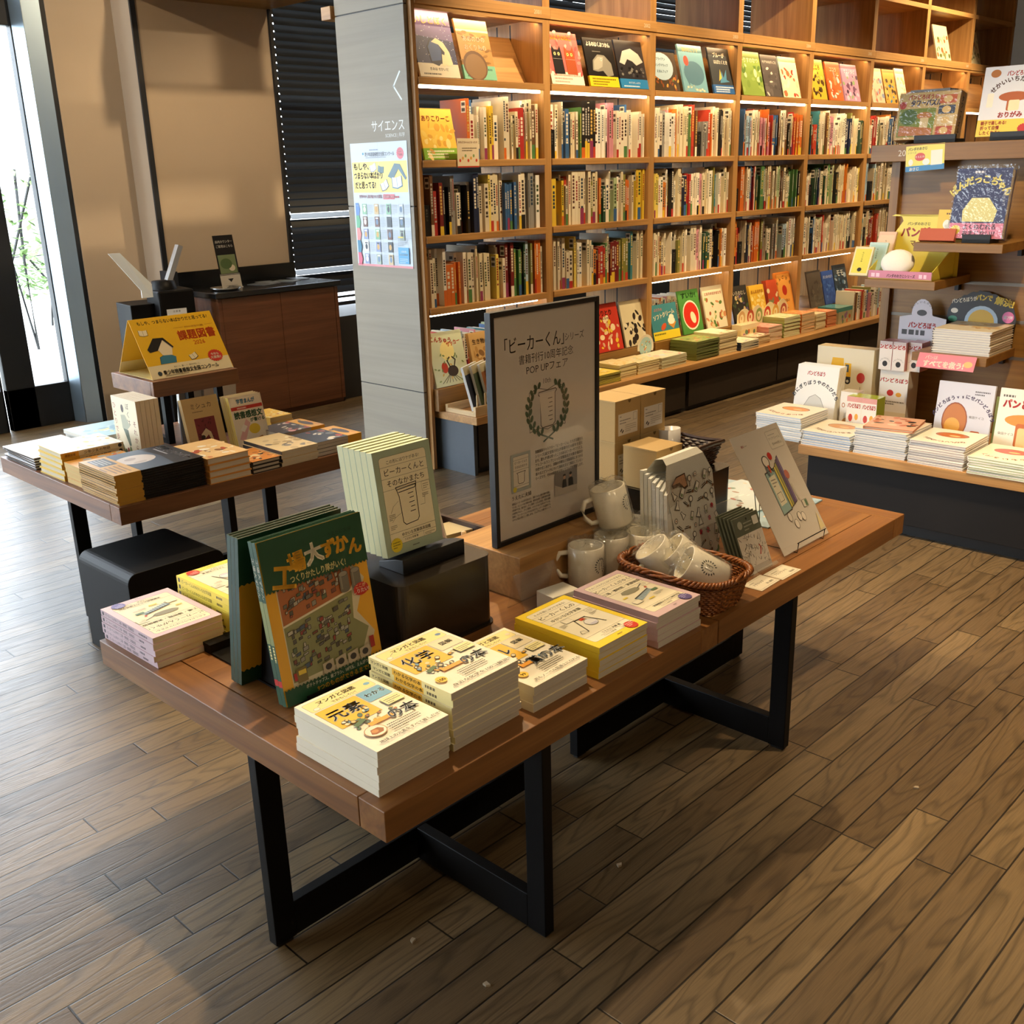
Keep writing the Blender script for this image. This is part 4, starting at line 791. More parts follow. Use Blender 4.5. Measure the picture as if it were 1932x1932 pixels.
# card block, acrylic stand
t = thing('postcard_bundle', 'small block of white cards between the riser and book stacks', 'cards', FA(.690, .275, ZT, -8)); m = MB(); m.box((0, 0, 0), (.075, .055, .042), '#dcd7c4'); p = P(m, (0, 0, 0), (1, 0, 0), (0, 0, 1))
for k in range(6): p.rect(4 + k * 4, 2, 5 + k * 4, 40, '#7f7c70')
p.rect(30, 0, 72, 42, '#d2cfbf'); m.build('cards', PRINT, t, bevel=.0015)
t = thing('acrylic_sign_stand', 'empty clear acrylic tent stand in front of the oak plinth', 'sign stand', FA(.640, .355, ZT, 0)); m = MB()
m.prism([(0.02, -.03, 0), (.02, .005, .078), (.02, .007, .078), (.02, -.027, 0)], (.13, 0, 0)); m.prism([(0.02, .005, .078), (.02, .026, 0.0), (.02, .024, 0), (.02, .004, .076)], (.13, 0, 0)); m.build('tent', ACRYL, t)
# tea towels: bag of folded cloth with one hanging over the front
t = thing('printed_tea_towels', 'upright clear bag of white tea towels printed with small science drawings', 'tea towel', FA(1.150, .208, ZT, 1))
m = MB(); n = 14; prof = [(.0, .004, .0), (.0, .022, .10), (.0, .044, .20), (.0, .058, .246), (.0, .072, .258), (.0, .092, .254), (.0, .106, .230), (0, .112, .12), (0, .116, 0)]
for (a, b) in zip(prof, prof[1:]):
    w0 = lambda z: .098 - .028 * max(0, (z - .2) / .06) if z > .2 else .098 - .018 * (1 - z / .2)
    m.face([(-w0(a[2]), a[1], a[2]), (w0(a[2]), a[1], a[2]), (w0(b[2]), b[1], b[2]), (-w0(b[2]), b[1], b[2])], '#d5d3c6')
rg = random.Random(9); V = Vector((0, .022 - .004, .10)); p = P(m, (-.09, .0035, 0), (1, 0, 0), (0, .2, 1)); D = '#4a443c'
def icon(k, u, v, s, r_):
    c, d = math.cos(R(r_)), math.sin(R(r_)); f = lambda q: [(u + (a * c - b * d) * s, v + (a * d + b * c) * s) for a, b in q]
    if k == 0: p.poly(f([(-.3, 1), (.3, 1), (.3, .3), (.8, -.8), (-.8, -.8), (-.3, .3)]), D); p.poly(f([(-.18, .9), (.18, .9), (.18, .25), (.6, -.66), (-.6, -.66), (-.18, .25)]), '#e4e1d4')
    elif k == 1: p.poly(f([(-.55, 1), (.55, 1), (.55, -1), (-.55, -1)]), D); p.poly(f([(-.42, .87), (.42, .87), (.42, -.87), (-.42, -.87)]), '#e4e1d4'); p.poly(f([(-.3, -.2), (.3, -.2), (.3, -.75), (-.3, -.75)]), '#7b8c68')
    elif k == 2: p.ell(u, v + .3 * s, .62 * s, .62 * s, D); p.ell(u, v + .3 * s, .45 * s, .45 * s, '#e4e1d4'); p.line(f([(0, -.3), (0, -1.1)]), .22 * s, D)
    elif k == 3: p.ell(u, v, .55 * s, .6 * s, '#b83a44'); p.line(f([(-.5, .5), (.5, -.7)]), .15 * s, D)
    elif k == 4: p.line(f([(-1, 0), (1, 0)]), .22 * s, D); p.line(f([(-.6, .35), (.6, .35)]), .16 * s, D); p.ell(*f([(1, 0)])[0], .3 * s, .3 * s, '#7a5a40')
    elif k == 5: p.ell(u, v, .8 * s, .32 * s, '#54743f', r_); p.ell(u + .5 * s, v + .5 * s, .6 * s, .28 * s, '#54743f', r_ + 50)
    else: p.ell(u, v, .5 * s, .5 * s, D); p.ell(u, v, .38 * s, .38 * s, '#ded9c8'); p.ell(u, v, .16 * s, .16 * s, '#a9765a')
for r_ in range(8):
    for c_ in range(6): icon(rg.choice([0, 1, 2, 4, 5, 6, 0, 1, 2, 4, 6, 3]), 14 + c_ * 30 + rg.uniform(-5, 5) + (r_ % 2) * 8, 12 + r_ * 28 + rg.uniform(-5, 5), rg.uniform(10, 14), rg.uniform(-40, 40))
p.poly([(8, 206), (30, 222), (66, 224), (72, 190), (58, 186), (40, 200), (12, 198)], '#4d3a2c'); p.poly([(12, 206), (32, 219), (63, 221), (68, 194), (56, 192), (41, 206)], '#b98d6a')
m.build('front_towel', FABRIC, t); m = MB()
for k in range(7): y = .03 + k * .011; m.prism([(-.098, y, .002), (-.108, y, .13), (-.104, y + .006, .185 + .008 * k), (-.06, y + .02, .20 + .004 * k), (.07, y + .02, .19), (.085, y, .10), (.08, y, .002)], (0, .0095, 0), ['#d9d9d2', '#cfd2d0'][k % 2])
m.build('folded_towels', FABRIC, t); m = MB(); m.face([(-.125, .028, .0), (.09, .028, .0), (.09, .04, .2), (-.135, .035, .225)]); m.face([(-.125, .125, .0), (-.135, .05, .225), (-.125, .03, 0)]); m.build('film_bag', FILM, t)
# acrylic holder with wrapped notes, A4 folder on easel, price cards
t = thing('sticky_note_packs', 'olive green carded stationery packs in a clear holder', 'stationery', FA(1.139, .078, ZT, -1))
for k in range(5):
    m = MB(); m.box((0, 0, 0), (.104, .135, .0042), '#5f6350')
    if k == 0:
        p = P(m, (0, 0, .0042), (1, 0, 0), (0, 1, 0)); p.rect(0, 0, 104, 92, '#d2c8b8'); p.rect(0, 0, 104, 16, '#b9b0a2'); rg = random.Random(4)
        for j in range(60): u, v = rg.uniform(4, 98), rg.uniform(18, 88); p.line([(u, v), (u + rg.uniform(-9, 9), v + rg.uniform(-9, 9)), (u + rg.uniform(-6, 9), v + rg.uniform(-3, 9))], .8, rg.choice(['#5a4f46', '#6a6056', '#4a443c'])); p.z -= p.step * .8
        p.line([(70, 36), (78, 50), (74, 58)], 3, '#b8342a'); p.badge(22, 116, 10, '#a9aa98'); p.rr(74, 106, 96, 126, 3, '#d9d6c8'); p.ell(52, 126, 3, 3, '#2a2b24'); p.lines(36, 116, 34, 3, 8, 3, '#9c9d8a')
    m.build('pack', PRINT, t, M=Matrix.Translation((0, k * .0105, .001)) @ RX(90 - 22) @ Matrix.Translation((0, 0, -.0042)))
m = MB(); m.prism([(-.004, .02 + .05, 0), (-.004, .075 + .06, .13), (-.004, .077 + .06, .13), (-.004, .022 + .05, 0)], (.16, 0, 0)); m.prism([(-.004, -.012, 0), (-.004, -.018, .02), (-.004, -.016, .02), (-.004, -.010, .0)], (.112, 0, 0)); m.build('clear_holder', ACRYL, t)
t = thing('clear_file_folder', 'white A4 clear folder with book drawing on a wire easel', 'folder', FA(1.300, .079, ZT))
m = MB(); m.box((0, 0, 0), (.220, .310, .0012), '#d6ccbc'); p = P(m, (0, 0, .0012), (1, 0, 0), (0, 1, 0))
p.text('誠文', 28, 278, 7, '#b5382c', bold=.02); p.lines(44, 279, 18, 1, 3, 2, '#8a8378'); p.rr(146, 246, 212, 298, 5, '#cfc4b2'); p.frame(149, 249, 209, 295, 4, .6, '#5c564c', '#d8cfbd'); p.text('クリアファイル', 179, 272, 8, '#4a443a', 'C', width=52); p.text('各¥440(税込)', 182, 258, 8, '#4a443a', 'C', width=44); p.lines(156, 284, 46, 1, 3, 2, '#8a8378')
p.poly([(72, 86), (72, 200), (118, 206), (118, 92)], D); p.poly([(74, 89), (74, 197), (116, 203), (116, 95)], '#8fa8a0'); p.poly([(80, 110), (80, 186), (110, 190), (110, 114)], '#d9d0b4'); p.lines(84, 176, 22, 3, 8, 3, '#5a5348'); p.line([(84, 120), (84, 142), (104, 144), (104, 122), (84, 120)], 1.4, D)
for k, c in enumerate(('#c9b85a', '#a7a05a', '#6a5a78', '#7d6a8a')): a = 118 + k * 9; p.poly([(a, 94 + k * 3), (a, 206 + k * 7), (a + 9, 211 + k * 7), (a + 9, 99 + k * 3)], D); p.poly([(a + 1, 97 + k * 3), (a + 1, 204 + k * 7), (a + 8, 208 + k * 7), (a + 8, 101 + k * 3)], c)
p.ell(98, 226, 15, 16, D); p.ell(98, 226, 12, 13, '#d6ccbc'); p.line([(104, 212), (112, 198)], 4, D); p.ell(124, 236, 9, 10, '#b8302a'); p.ell(160, 178, 10, 12, '#b8705c'); p.line([(160, 150), (164, 110)], 7, '#c4baa8'); p.rr(168, 84, 192, 104, 2, D); p.rr(169, 85, 191, 103, 2, '#cfc8b4'); p.rect(180, 86, 190, 102, '#5f7a5c')
for u, v in ((92, 78), (108, 56), (132, 70), (148, 66)): p.ell(u, v, 9, 12, D); p.ell(u, v, 7.8, 10.8, '#d6ccbc')
p.rect(96, 196, 102, 216, '#b8442e'); p.rect(84, 190, 92, 214, '#5a5f60')
p.poly([(190, 16), (206, 62), (216, 20)], '#cfc090')
MF = Matrix.Translation((0, 0, 0.003)) @ RX(90 - 32) ; m.build('printed_sheet', PRINT, t, M=MF)
MB().box((-.004, -.004, .0016), (.224, .316, .0026)).build('film_sleeve', POSTERGL, t, M=MF)
m = MB(); y2 = lambda z: .004 + z * .625
for x in (.045, .175): m.tube([(x, -.012, .028), (x, -.010, .003), (x, y2(0) + .09, .003), (x + (.04 if x < .1 else -.04), y2(.19) + .003, .19)], .0012, 6)
m.tube([(.045, .094, .003), (.11, .16, .16), (.175, .094, .003)], .0012, 6); m.tube([(.04, -.012, .028), (.18, -.012, .028)], .0012, 6); m.build('wire_easel', STEEL, t)
def price_card(x, y, rz, l1, l2, lab):
    m = MB(); m.box((0, 0, 0), (.084, .05, .0012), '#d5cbb2'); p = P(m, (0, 0, .0012), (1, 0, 0), (0, 1, 0)); p.frame(5, 5, 79, 45, 3, .5, '#5c564c', '#d9d0b8'); p.text(l1, 12, 24, 9, '#3a352c', bold=.02); p.text(l2, 74, 10, 10, '#3a352c', 'R', bold=.02); p.lines(12, 36, 40, 1, 3, 2.4, '#7a7466')
    m.M = None; tag(m.build('price_card', PRINT, M=FA(x, y, ZT + .0002, rz)), lab, 'price card', 'price cards along the table edge')
price_card(1.085, .012, 2, 'マグカップ', '¥1,880', 'white price card at the table edge beside the wicker basket'); price_card(1.172, .010, 0, 'ブロックメモ', '¥660', 'white price card at the table edge below the olive packs')
# blue printed sheets at the far right end
def sheet(x, y, rz, z, c, lab, s):
    m = MB(); m.box((0, 0, 0), (.30, .215, .0035), c); p = P(m, (0, 0, .0035), (1, 0, 0), (0, 1, 0)); rg = random.Random(s); p.rect(6, 6, 294, 209, c)
    for k in range(34): u, v = rg.uniform(14, 284), rg.uniform(14, 200); p.ell(u, v, rg.uniform(5, 13), rg.uniform(3, 8), rg.choice(['#4a5a60', '#d9dcd4', '#8a6a5a', '#5f7a68', '#c9b8a0', '#97473f']), rg.uniform(0, 180)); p.z -= p.step * .7
    tag(m.build('printed_folder', GLOSSY, M=FA(x, y, z, rz)), lab, 'folder', 'pale blue printed folders at the right end')
sheet(1.46, .215, 1, ZT + .0003, '#86a9b8', 'pale blue printed folder sticking out behind the white A4 folder', 1); sheet(1.478, .435, 4, ZT + .0003, '#98b2b8', 'blue grey printed folder lying farthest back on the table', 2); sheet(1.462, .31, -6, ZT + .0042, '#b4c2c0', 'pale folder lying across the two blue ones', 3)
# brown square basket with a cup on the riser, tray of postcards behind the plinth
t = thing('bamboo_basket', 'dark woven square basket on the long black riser', 'basket', FA(1.385, .425, ZK)); m = MB()
for j in range(8):
    z = .005 + j * .0065; k = .8 + .2 * j / 8; a, b = .075 * k, .062 * k; path = []
    for i in range(40):
        f = i / 10; s_ = int(f); q = (f - s_) * 2 - 1; x, y = ((q, -1), (1, q), (-q, 1), (-1, -q))[s_]; o_ = .0018 * (1 if (i + j) % 2 else -1); path.append((x * a + (o_ if abs(x) == 1 else 0), y * b + (o_ if abs(y) == 1 else 0), z))
    m.tube(path, .0036, 4, closed=True)
m.build('woven_side', BAMBOO, t); m = MB(); m.tube([(.078 * x, .065 * y, .060 + .003 * math.sin(k)) for k, (x, y) in enumerate([(-1, -1), (-.33, -1), (.33, -1), (1, -1), (1, -.33), (1, .33), (1, 1), (.33, 1), (-.33, 1), (-1, 1), (-1, .33), (-1, -.33)])], .0055, 6, closed=True); m.build('rim', BAMBOO, t); MB().box((-.06, -.05, .001), (.06, .05, .004)).build('base', BAMBOO, t)
m = MB(); m.lathe([(.001, .0), (.026, 0), (.030, .095), (.028, .095), (.024, .003), (.001, .003)], 24, '#d9d6d2'); o = m.build('bagged_tumbler', CERAMIC, M=FA(1.355, .45, ZK + .006) @ RX(-4), smooth=True); tag(o, 'slim white tumbler in clear film standing in the dark basket', 'cup')
t = thing('postcard_rack', 'dark wooden tray of framed cards behind the oak plinth', 'rack', FA(.50, .62, ZT)); MB().box((0, 0, 0), (.40, .26, .012)).box((0, .25, .0), (.40, .26, .075)).box((.39, 0, 0), (.40, .25, .055)).build('tray', BAMBOO, t)
for x in (.20, .275): MB().lathe([(.001, .075), (.006, .075), (.006, .0)], 10, '#ffffff').build('peg', BEECH['z'], t, M=T(x, .01, .012), smooth=True)
for k, (x, y, c) in enumerate(((.06, .035, '#b7a8ac'), (.03, .085, '#d6cfa8'), (.0, .135, '#d9d4bc'), (-.035, .185, '#d5d2c4'))):
    m = MB(); m.box((0, 0, 0), (.20, .13, .004), '#dcd8cc'); p = P(m, (0, 0, 0), (1, 0, 0), (0, 1, 0)); m2 = P(m, (0, 0, .004), (1, 0, 0), (0, 1, 0)); m2.rect(6, 6, 194, 124, c); m2.ell(120, 60, 40, 46, '#a59aa8'); m2.poly([(90, 40), (110, 44), (90, 100), (74, 104)], '#d9ceb4')
    tag(m.build('art_card', PRINT, M=FA(.50 + x, .625 + y, ZT + .0135) @ RX(72)), ['front mauve art card standing in the wooden tray', 'second art card, cream, behind the mauve one', 'third art card from the front in the wooden tray', 'rearmost white art card in the wooden tray'][k], 'card', 'art cards in the wooden tray')
for k in range(3): tag(MB().box((0, 0, 0), (.12, .085, .010), ['#b5a878', '#8f9a68', '#c4b48c'][k]).build('bagged_goods', GLOSSY, M=FA(.755 + .01 * k, .70 + .02 * k, ZT + .0125 + k * .0105, 20 - k * 15)), ['lowest wrapped packet in the card tray', 'olive wrapped packet in the middle of the card tray', 'tan wrapped packet topmost in the card tray'][k], 'packet', 'wrapped packets in the card tray')
# ================================================================ goods on the left (window side) table
def cov_pic(bg, title, tcol, shapes, seed, title2=None, vert=False, sz=.13):
    """generic illustrated cover: flat washes, a few shapes, a title"""
    def f(p, W, Hh):
        rg = random.Random(seed); p.rect(0, 0, W, Hh, bg)
        for k in range(26):
            p.ell(rg.uniform(.06, .94) * W, rg.uniform(.06, .72) * Hh, rg.uniform(.03, .11) * W, rg.uniform(.02, .08) * Hh, rg.choice(shapes), rg.uniform(0, 180), 12); p.z -= p.step * .6
        p.z += .0006
        if title:
            s = min(sz * Hh, 1.0 * W * .86 / max(1, len(title)) if not vert else .8 * Hh / len(title))
            if vert: p.vtext(title, W * .78, Hh * .88 - s, s, tcol, .02)
            else: p.text(title, W / 2, Hh * .86 - s * .8, s, tcol, 'C', bold=.03)
        if title2: p.text(title2, W / 2, Hh * .72 - Hh * .05, min(.07 * Hh, .8 * W / len(title2)), tcol, 'C', bold=.02)
    return f
BLK = '#15161b'
def cov_black(p, W, Hh):
    p.rect(0, 0, W, Hh, BLK); p.poly([(0, 85), (W, 85), (W, 190), (W * .5, 205), (0, 190)], '#3d4e60'); p.ell(W * .45, 130, 52, 62, '#c9beb4', 10); p.ell(W * .40, 118, 14, 20, '#a89a92', 20); p.ell(W * .6, 128, 10, 24, '#b3a69c', 10); p.text('昆虫キャンパー', W * .5, Hh - 42, 30, '#d9d9dc', 'C', bold=.04, width=W * .86); p.lines(30, Hh - 60, W - 60, 1, 5, 6, '#b9b9bc')
def band_y(p, W, Hh): p.rect(0, 0, W, Hh, '#c9973a'); p.rect(W * .08, Hh * .2, W * .48, Hh * .86, '#3b3a38'); p.lines(W * .56, Hh * .72, W * .36, 5, 14, 6, '#6a4a1c'); p.lines(W * .12, Hh * .66, W * .3, 4, 11, 5, '#c9c2b0')
stack(FB, .008, .256, ZT, -90, 12, .0073, (.237, .284, .0073), dict(cover=BLK, spine_at='L', hard=True, page='#1d1c20', top=cov_black, obi=(.082, '#c49338', band_y)), ('top black picture book with pale figure and ochre band on the brown table', 'black picture book stack at the brown table\'s front corner'), 'black picture books with ochre bands', 'picture_book', plain_kw=dict(obi=(.082, '#c49338', None)), turn=.7, jit=.0015)
stack(FB, .297, .004, ZT, 0, 4, .0203, (.146, .232, .0203), dict(cover='#d99a4a', spine_at='L', hard=True, page='#d8d0c0', spinecol='#b5793a', top=cov_pic('#e2b878', None, '#3a2a1a', ['#c96a2a', '#f0e2c4', '#8a5a30', '#e9c48a', '#b54a22'], 21)), ('top thick hardback with orange animal painting on the brown table', 'thick orange hardback stack on the brown table'), 'thick orange hardbacks', 'hardback_book', turn=1.6)
stack(FB, .448, .004, ZT, 0, 3, .0128, (.104, .165, .0128), dict(cover='#1c1a1c', spine_at='L', hard=True, page='#cfc6b4', top=cov_pic('#d88a34', None, '#1a1a1a', ['#2a2420', '#e8b060', '#8a4a1c', '#f0d8a0', '#4a2a18'], 22)), ('top small book with orange engraving cover beside the thick hardbacks', 'small low orange and black book stack'), 'small orange and black books', 'small_book', turn=.8)
stack(FB, .558, .004, ZT, 0, 4, .0127, (.140, .232, .0127), dict(cover='#dcc08a', spine_at='L', page='#d4ccb8', spinecol='#2a2a2a', top=cov_pic('#e0c893', None, '#3a2a1a', ['#8a8378', '#c9b080', '#b59a62', '#5a564e', '#efe0b8'], 23)), ('top cream book with grey portrait on the brown table', 'cream paperback stack between orange and manga stacks'), 'cream paperbacks', 'paperback_book', turn=1.2)
CM = ['#2a2a2e', '#d9d2c4', '#7a7a74', '#b5492f', '#e8dcc0', '#4a4a4a', '#c98a3a']
bandm = lambda p, W, Hh: (p.rect(0, 0, W, Hh, '#e0a630'), p.ell(W * .5, Hh * .5, W * .3, Hh * .26, '#4a3a24'), p.lines(W * .1, Hh * .16, W * .8, 1, 3, 4, '#a8402a'))
stack(FB, .893, .018, ZT, 90, 4, .0121, (.160, .186, .0121), dict(cover='#201f22', spine_at='R', page='#c9c4ba', top=cov_pic('#2c2b2e', None, '#fff6e0', CM, 24), obi=(.058, '#e0a630', bandm)), ('top black comic with yellow band at the brown table\'s right end', 'black comic stack at the brown table\'s right end'), 'black comics with yellow bands, front', 'comic_book', plain_kw=dict(obi=(.058, '#e0a630', None)))
stack(FB, .893, .235, ZT, 90, 3, .0150, (.150, .186, .0150), dict(cover='#201f22', spine_at='R', page='#c9c4ba', top=cov_pic('#3a3436', None, '#fff6e0', ['#d9d2c4', '#b5492f', '#e8dcc0', '#7a7a74', '#d8a0a0'], 25), obi=(.058, '#e0a630', bandm)), ('top comic of the stack directly behind the right end comics', 'second comic stack from the right end front'), 'black comics with yellow bands, behind', 'comic_book', plain_kw=dict(obi=(.058, '#e0a630', None)))
stack(FB, .80, .44, ZT, 0, 3, .0185, (.095, .150, .0185), dict(cover='#e8b83a', spine_at='L', page='#d8c898', top=cov_pic('#ecc24a', None, '#7a3a1a', ['#f4e4b0', '#c97a2a', '#e8d48a'], 26)), ('top small yellow book behind the comics on the brown table', 'small yellow book stack behind the comics'), 'small yellow books', 'small_book')
spy = lambda p, L, t_: (p.rect(0, 0, L, t_, '#d8cfae'), p.rect(0, 0, L * .28, t_, '#d9a02a'), p.text('少年少女の物語', L * .36, t_ * .22, t_ * .62, '#4a3a24', bold=.03, width=L * .42), p.ell(L * .94, t_ * .5, t_ * .36, t_ * .36, '#2a2a30'), p.text('課題図書', L * .06, t_ * .25, t_ * .5, '#5a3a14', bold=.02))
stack(FB, .222, .405, ZT, 90, 5, .0175, (.185, .205, .0175), dict(cover='#d8b23a', spine_at='L', hard=True, page='#cbbfa4', top=cov_pic('#e6e2da', None, '#3a3a3a', ['#f2f0ea', '#dfe4ea', '#b9c6d4', '#e2c04a', '#c9d4de'], 27), spine=spy, obi=None), ('top white and yellow storybook beside the upright running boy book', 'yellow spined storybook stack on the brown table'), 'yellow spined storybooks', 'story_book', turn=1.4)
stack(FB, .205, .268, ZT, 90, 4, .0160, (.125, .185, .0160), dict(cover='#cf8a2a', spine_at='L', page='#c9a86a', top=cov_pic('#e2a24a', None, '#3a3a3a', ['#d86a22', '#f0d8a0', '#e8b45a', '#b9c8d4'], 28)), ('top orange book wedged between black and yellow stacks', 'orange book stack wedged between black and yellow stacks'), 'orange books between the stacks', 'story_book')
stack(FB, .008, .615, ZT, 0, 5, .0080, (.205, .255, .0080), dict(cover='#e4e6ea', spine_at='R', hard=True, page='#8a6f52', top=cov_pic('#eceef0', None, '#3a3a3a', ['#dfe6ee', '#c9d6e6', '#f4f4f4', '#b4c4d8'], 29), spinecol='#33343a', back='#3a3b40'), ('top white picture book catching window glare at the table\'s back left', 'thin white picture book stack at the table\'s back left'), 'thin white picture books', 'picture_book', turn=2.0)  # window glare painted as the pale washes of the top cover
stack(FB, .225, .66, ZT, 0, 4, .0140, (.19, .225, .0140), dict(cover='#9fc0d4', spine_at='R', page='#c9c4b8', top=cov_pic('#a9ccd8', None, '#3a3a3a', ['#c4dde4', '#e6dca8', '#8ab4cc', '#d8e8ea'], 30), spinecol='#5a4a3a'), ('top pale blue book behind the storybooks near the window', 'pale blue book stack near the window'), 'pale blue books near the window', 'story_book', turn=1.2)
# two-tier wooden shelf with tent card
t = thing('table_top_shelf', 'small brown wooden shelf on black legs on the brown table', 'shelf', FB(.42, .55, ZT))
MB().box((0, .02, .18), (.335, .315, .235)).build('board', TBL_COOL['x'], t, bevel=.0015); MB().box((0, 0, .18), (.335, .0195, .235)).build('edge_board', TBL_COOL['x'], t, bevel=.0015)
for x in (.05, .26):
    m = MB(); m.box((x, .035, 0), (x + .024, .06, .18)).box((x, .255, 0), (x + .024, .28, .18)).box((x, .06, 0), (x + .024, .255, .02)); m.build('leg', STEEL, t)
t = thing('tent_card', 'big yellow book contest tent card standing on the small wooden shelf', 'sign', FB(.44, .585, .6905))
def tent(p, W, Hh):
    p.rect(0, 0, W, Hh, '#f0be22'); p.rect(0, 0, W, 50, '#efe2b8'); K = '#2a2620'
    p.text('もしや、つまらない本ばかりだと思ってる?', W / 2 + 4, Hh - 24, 16, K, 'C', bold=.035, width=W * .86)
    p.line([(W * .48, Hh - 50), (W * .60, Hh - 50)], .9, '#b5642a'); p.line([(W * .87, Hh - 50), (W * .97, Hh - 50)], .9, '#b5642a'); p.text('世界中から選び抜かれた図書。', W * .615, Hh - 54, 8, '#b5642a', bold=.02, width=W * .24)
    p.text('課題図書', W * .50, Hh - 96, 40, '#d9571f', bold=.05, width=W * .46); p.text('2026', W * .72, Hh - 122, 23, '#d9571f', 'C', bold=.02)
    obook(p, 34, Hh - 55, 16, '#8a6a2a', '#f4e8c8', -4); obook(p, W * .58, 66, 15, '#1c1a18', '#efe4c4', 20)
    p.poly([(24, 112), (60, 152), (98, 150), (124, 112), (116, 104), (92, 138), (62, 104), (30, 100)], '#1d1b1a'); p.poly([(64, 104), (92, 138), (116, 106), (108, 82), (74, 80)], '#efe2c0'); p.line([(62, 104), (92, 140), (118, 106)], 2, '#efe4c8'); p.poly([(52, 52), (58, 78), (74, 84), (104, 82), (118, 74), (112, 52)], '#3f7f9a'); p.line([(52, 52), (58, 78), (74, 84)], 1.2, K)
    p.badge(W - 50, 56, 30, '#d03a28', 20, .8); p.text('今年も', W - 50, 58, 11, '#f6ecd8', 'C', bold=.04); p.text('大募集!!', W - 50, 45, 12, '#f6ecd8', 'C', bold=.04)
    p.text('知ること、書くこと、自分を知ること。', W * .3, 34, 7, '#4a4030', bold=.01, width=W * .32); p.ell(34, 19, 8, 8, '#3a4a54'); p.text('青少年読書感想文全国コンクール', 48, 13, 18, K, bold=.04, width=W * .68); p.lines(52, 6, W * .62, 1, 3, 2.6, '#6a604c')
m = MB(); fy, tz = .118, .198
m.prism([(0, 0, 0), (.318, 0, 0), (.318 - .006, fy, tz), (-.006, fy, tz)], (0, -.001, .0006), '#efbc20'); L = math.hypot(fy, tz)
tent(P(m, (0, -.0012, .0006), (1, 0, 0), (-.006, fy, tz)), 316, L * 1000); m.build('front_face', PRINT, t)
m = MB(); m.prism([(0, .255, 0), (.318, .255, 0), (.312, fy + .001, tz), (-.006, fy + .001, tz)], (0, .001, .0006), '#e8ba3a'); p = P(m, (.0, .254, .0), (1, 0, 0), (-.006, fy - .255, tz)); p.rect(0, 0, 300, 50, '#e6d9b4'); m.build('back_face', PRINT, t)
MB().box((0, 0, 0), (.318, .254, .0008), '#d8c88a').build('floor_flap', PRINT, t)
# upright books
def up(F, x, y, tilt, n, args, kw, labs, group, name, cat='book', gap=.0004, rz=0, z=ZT):
    W, Hh, Th = args; o = None
    for k in range(n):
        kk = dict(kw)
        if k: kk['top'] = None
        o = make_book(name, W, Hh, Th, **kk) if k < 2 else dup(o, Matrix())
        tag(o, labs[k] if k < len(labs) else labs[-1], cat, group)
        o.matrix_basis = F(x, y, z + .0008 + Th * math.sin(R(tilt)), rz) @ T(0, k * (Th + gap) / math.cos(R(tilt)), 0) @ RX(90 - tilt) @ Matrix.Translation((0, 0, -Th))
def wh(n, what): return [('front ' + what)] + ['%s copy behind the front %s' % (q, what) for q in ('second', 'third', 'fourth', 'fifth', 'sixth', 'seventh', 'eighth', 'ninth', 'tenth', 'eleventh', 'twelfth')][:n - 1]
def cov_mish(p, W, Hh): p.rect(0, 0, W, Hh, '#cdb27c'); p.text('ミシュカ', W / 2, Hh * .80, 21, '#2a2218', 'C', width=W * .56); p.lines(W * .24, Hh * .73, W * .52, 1, 4, 3, '#6a5a3c'); p.rect(W * .24, Hh * .10, W * .80, Hh * .62, '#7c2f34'); rg = random.Random(6); [p.ell(rg.uniform(.28, .76) * W, rg.uniform(.14, .58) * Hh, 5, 2, '#5a1f26', rg.uniform(0, 180)) for k in range(26)]; p.poly([(W * .34, Hh * .32), (W * .5, Hh * .42), (W * .62, Hh * .34), (W * .66, Hh * .16), (W * .6, Hh * .16), (W * .54, Hh * .30), (W * .42, Hh * .24)], '#d8c6a0'); p.ell(W * .38, Hh * .27, 8, 7, '#3a2a22')
up(FB, .440, .365, 13, 1, (.136, .188, .020), dict(cover='#cdb27c', hard=True, top=cov_mish), ['cream hardback with dark red picture standing under the small shelf'], None, 'hardback_book')
def cov_kanso(p, W, Hh): p.rect(0, 0, W, Hh, '#ece2cc'); p.rect(6, Hh - 32, W - 6, Hh - 6, '#f4ecd6'); p.text('学習まんが', W / 2, Hh - 26, 18, '#3a86b0', 'C', bold=.06, width=W * .56); p.rect(2, Hh - 48, W - 2, Hh - 36, '#c63a2e'); p.lines(W * .2, Hh - 45, W * .6, 1, 4, 5, '#f2e0d0'); p.text('読書感想文', W / 2, Hh - 76, 26, '#1f5a34', 'C', bold=.06, width=W * .86); p.text('が書ける', W * .74, Hh - 94, 15, '#1f5a34', 'C', bold=.05); p.poly([(10, 30), (50, 96), (64, 80), (30, 20)], '#e3b4b0'); p.poly([(20, 60), (36, 80), (50, 70), (34, 52)], '#f2ece0'); p.poly([(34, 14), (100, 30), (112, 12), (50, 0)], '#b58a50'); p.ell(76, 58, 22, 18, '#e6c93e')
up(FB, .590, .315, 14, 4, (.128, .178, .0135), dict(cover='#e8dcc4', top=cov_kanso, page='#dccf9c', spinecol='#e0c860'), wh(4, 'upright study guide with green title under the shelf'), 'upright study guides', 'study_guide')
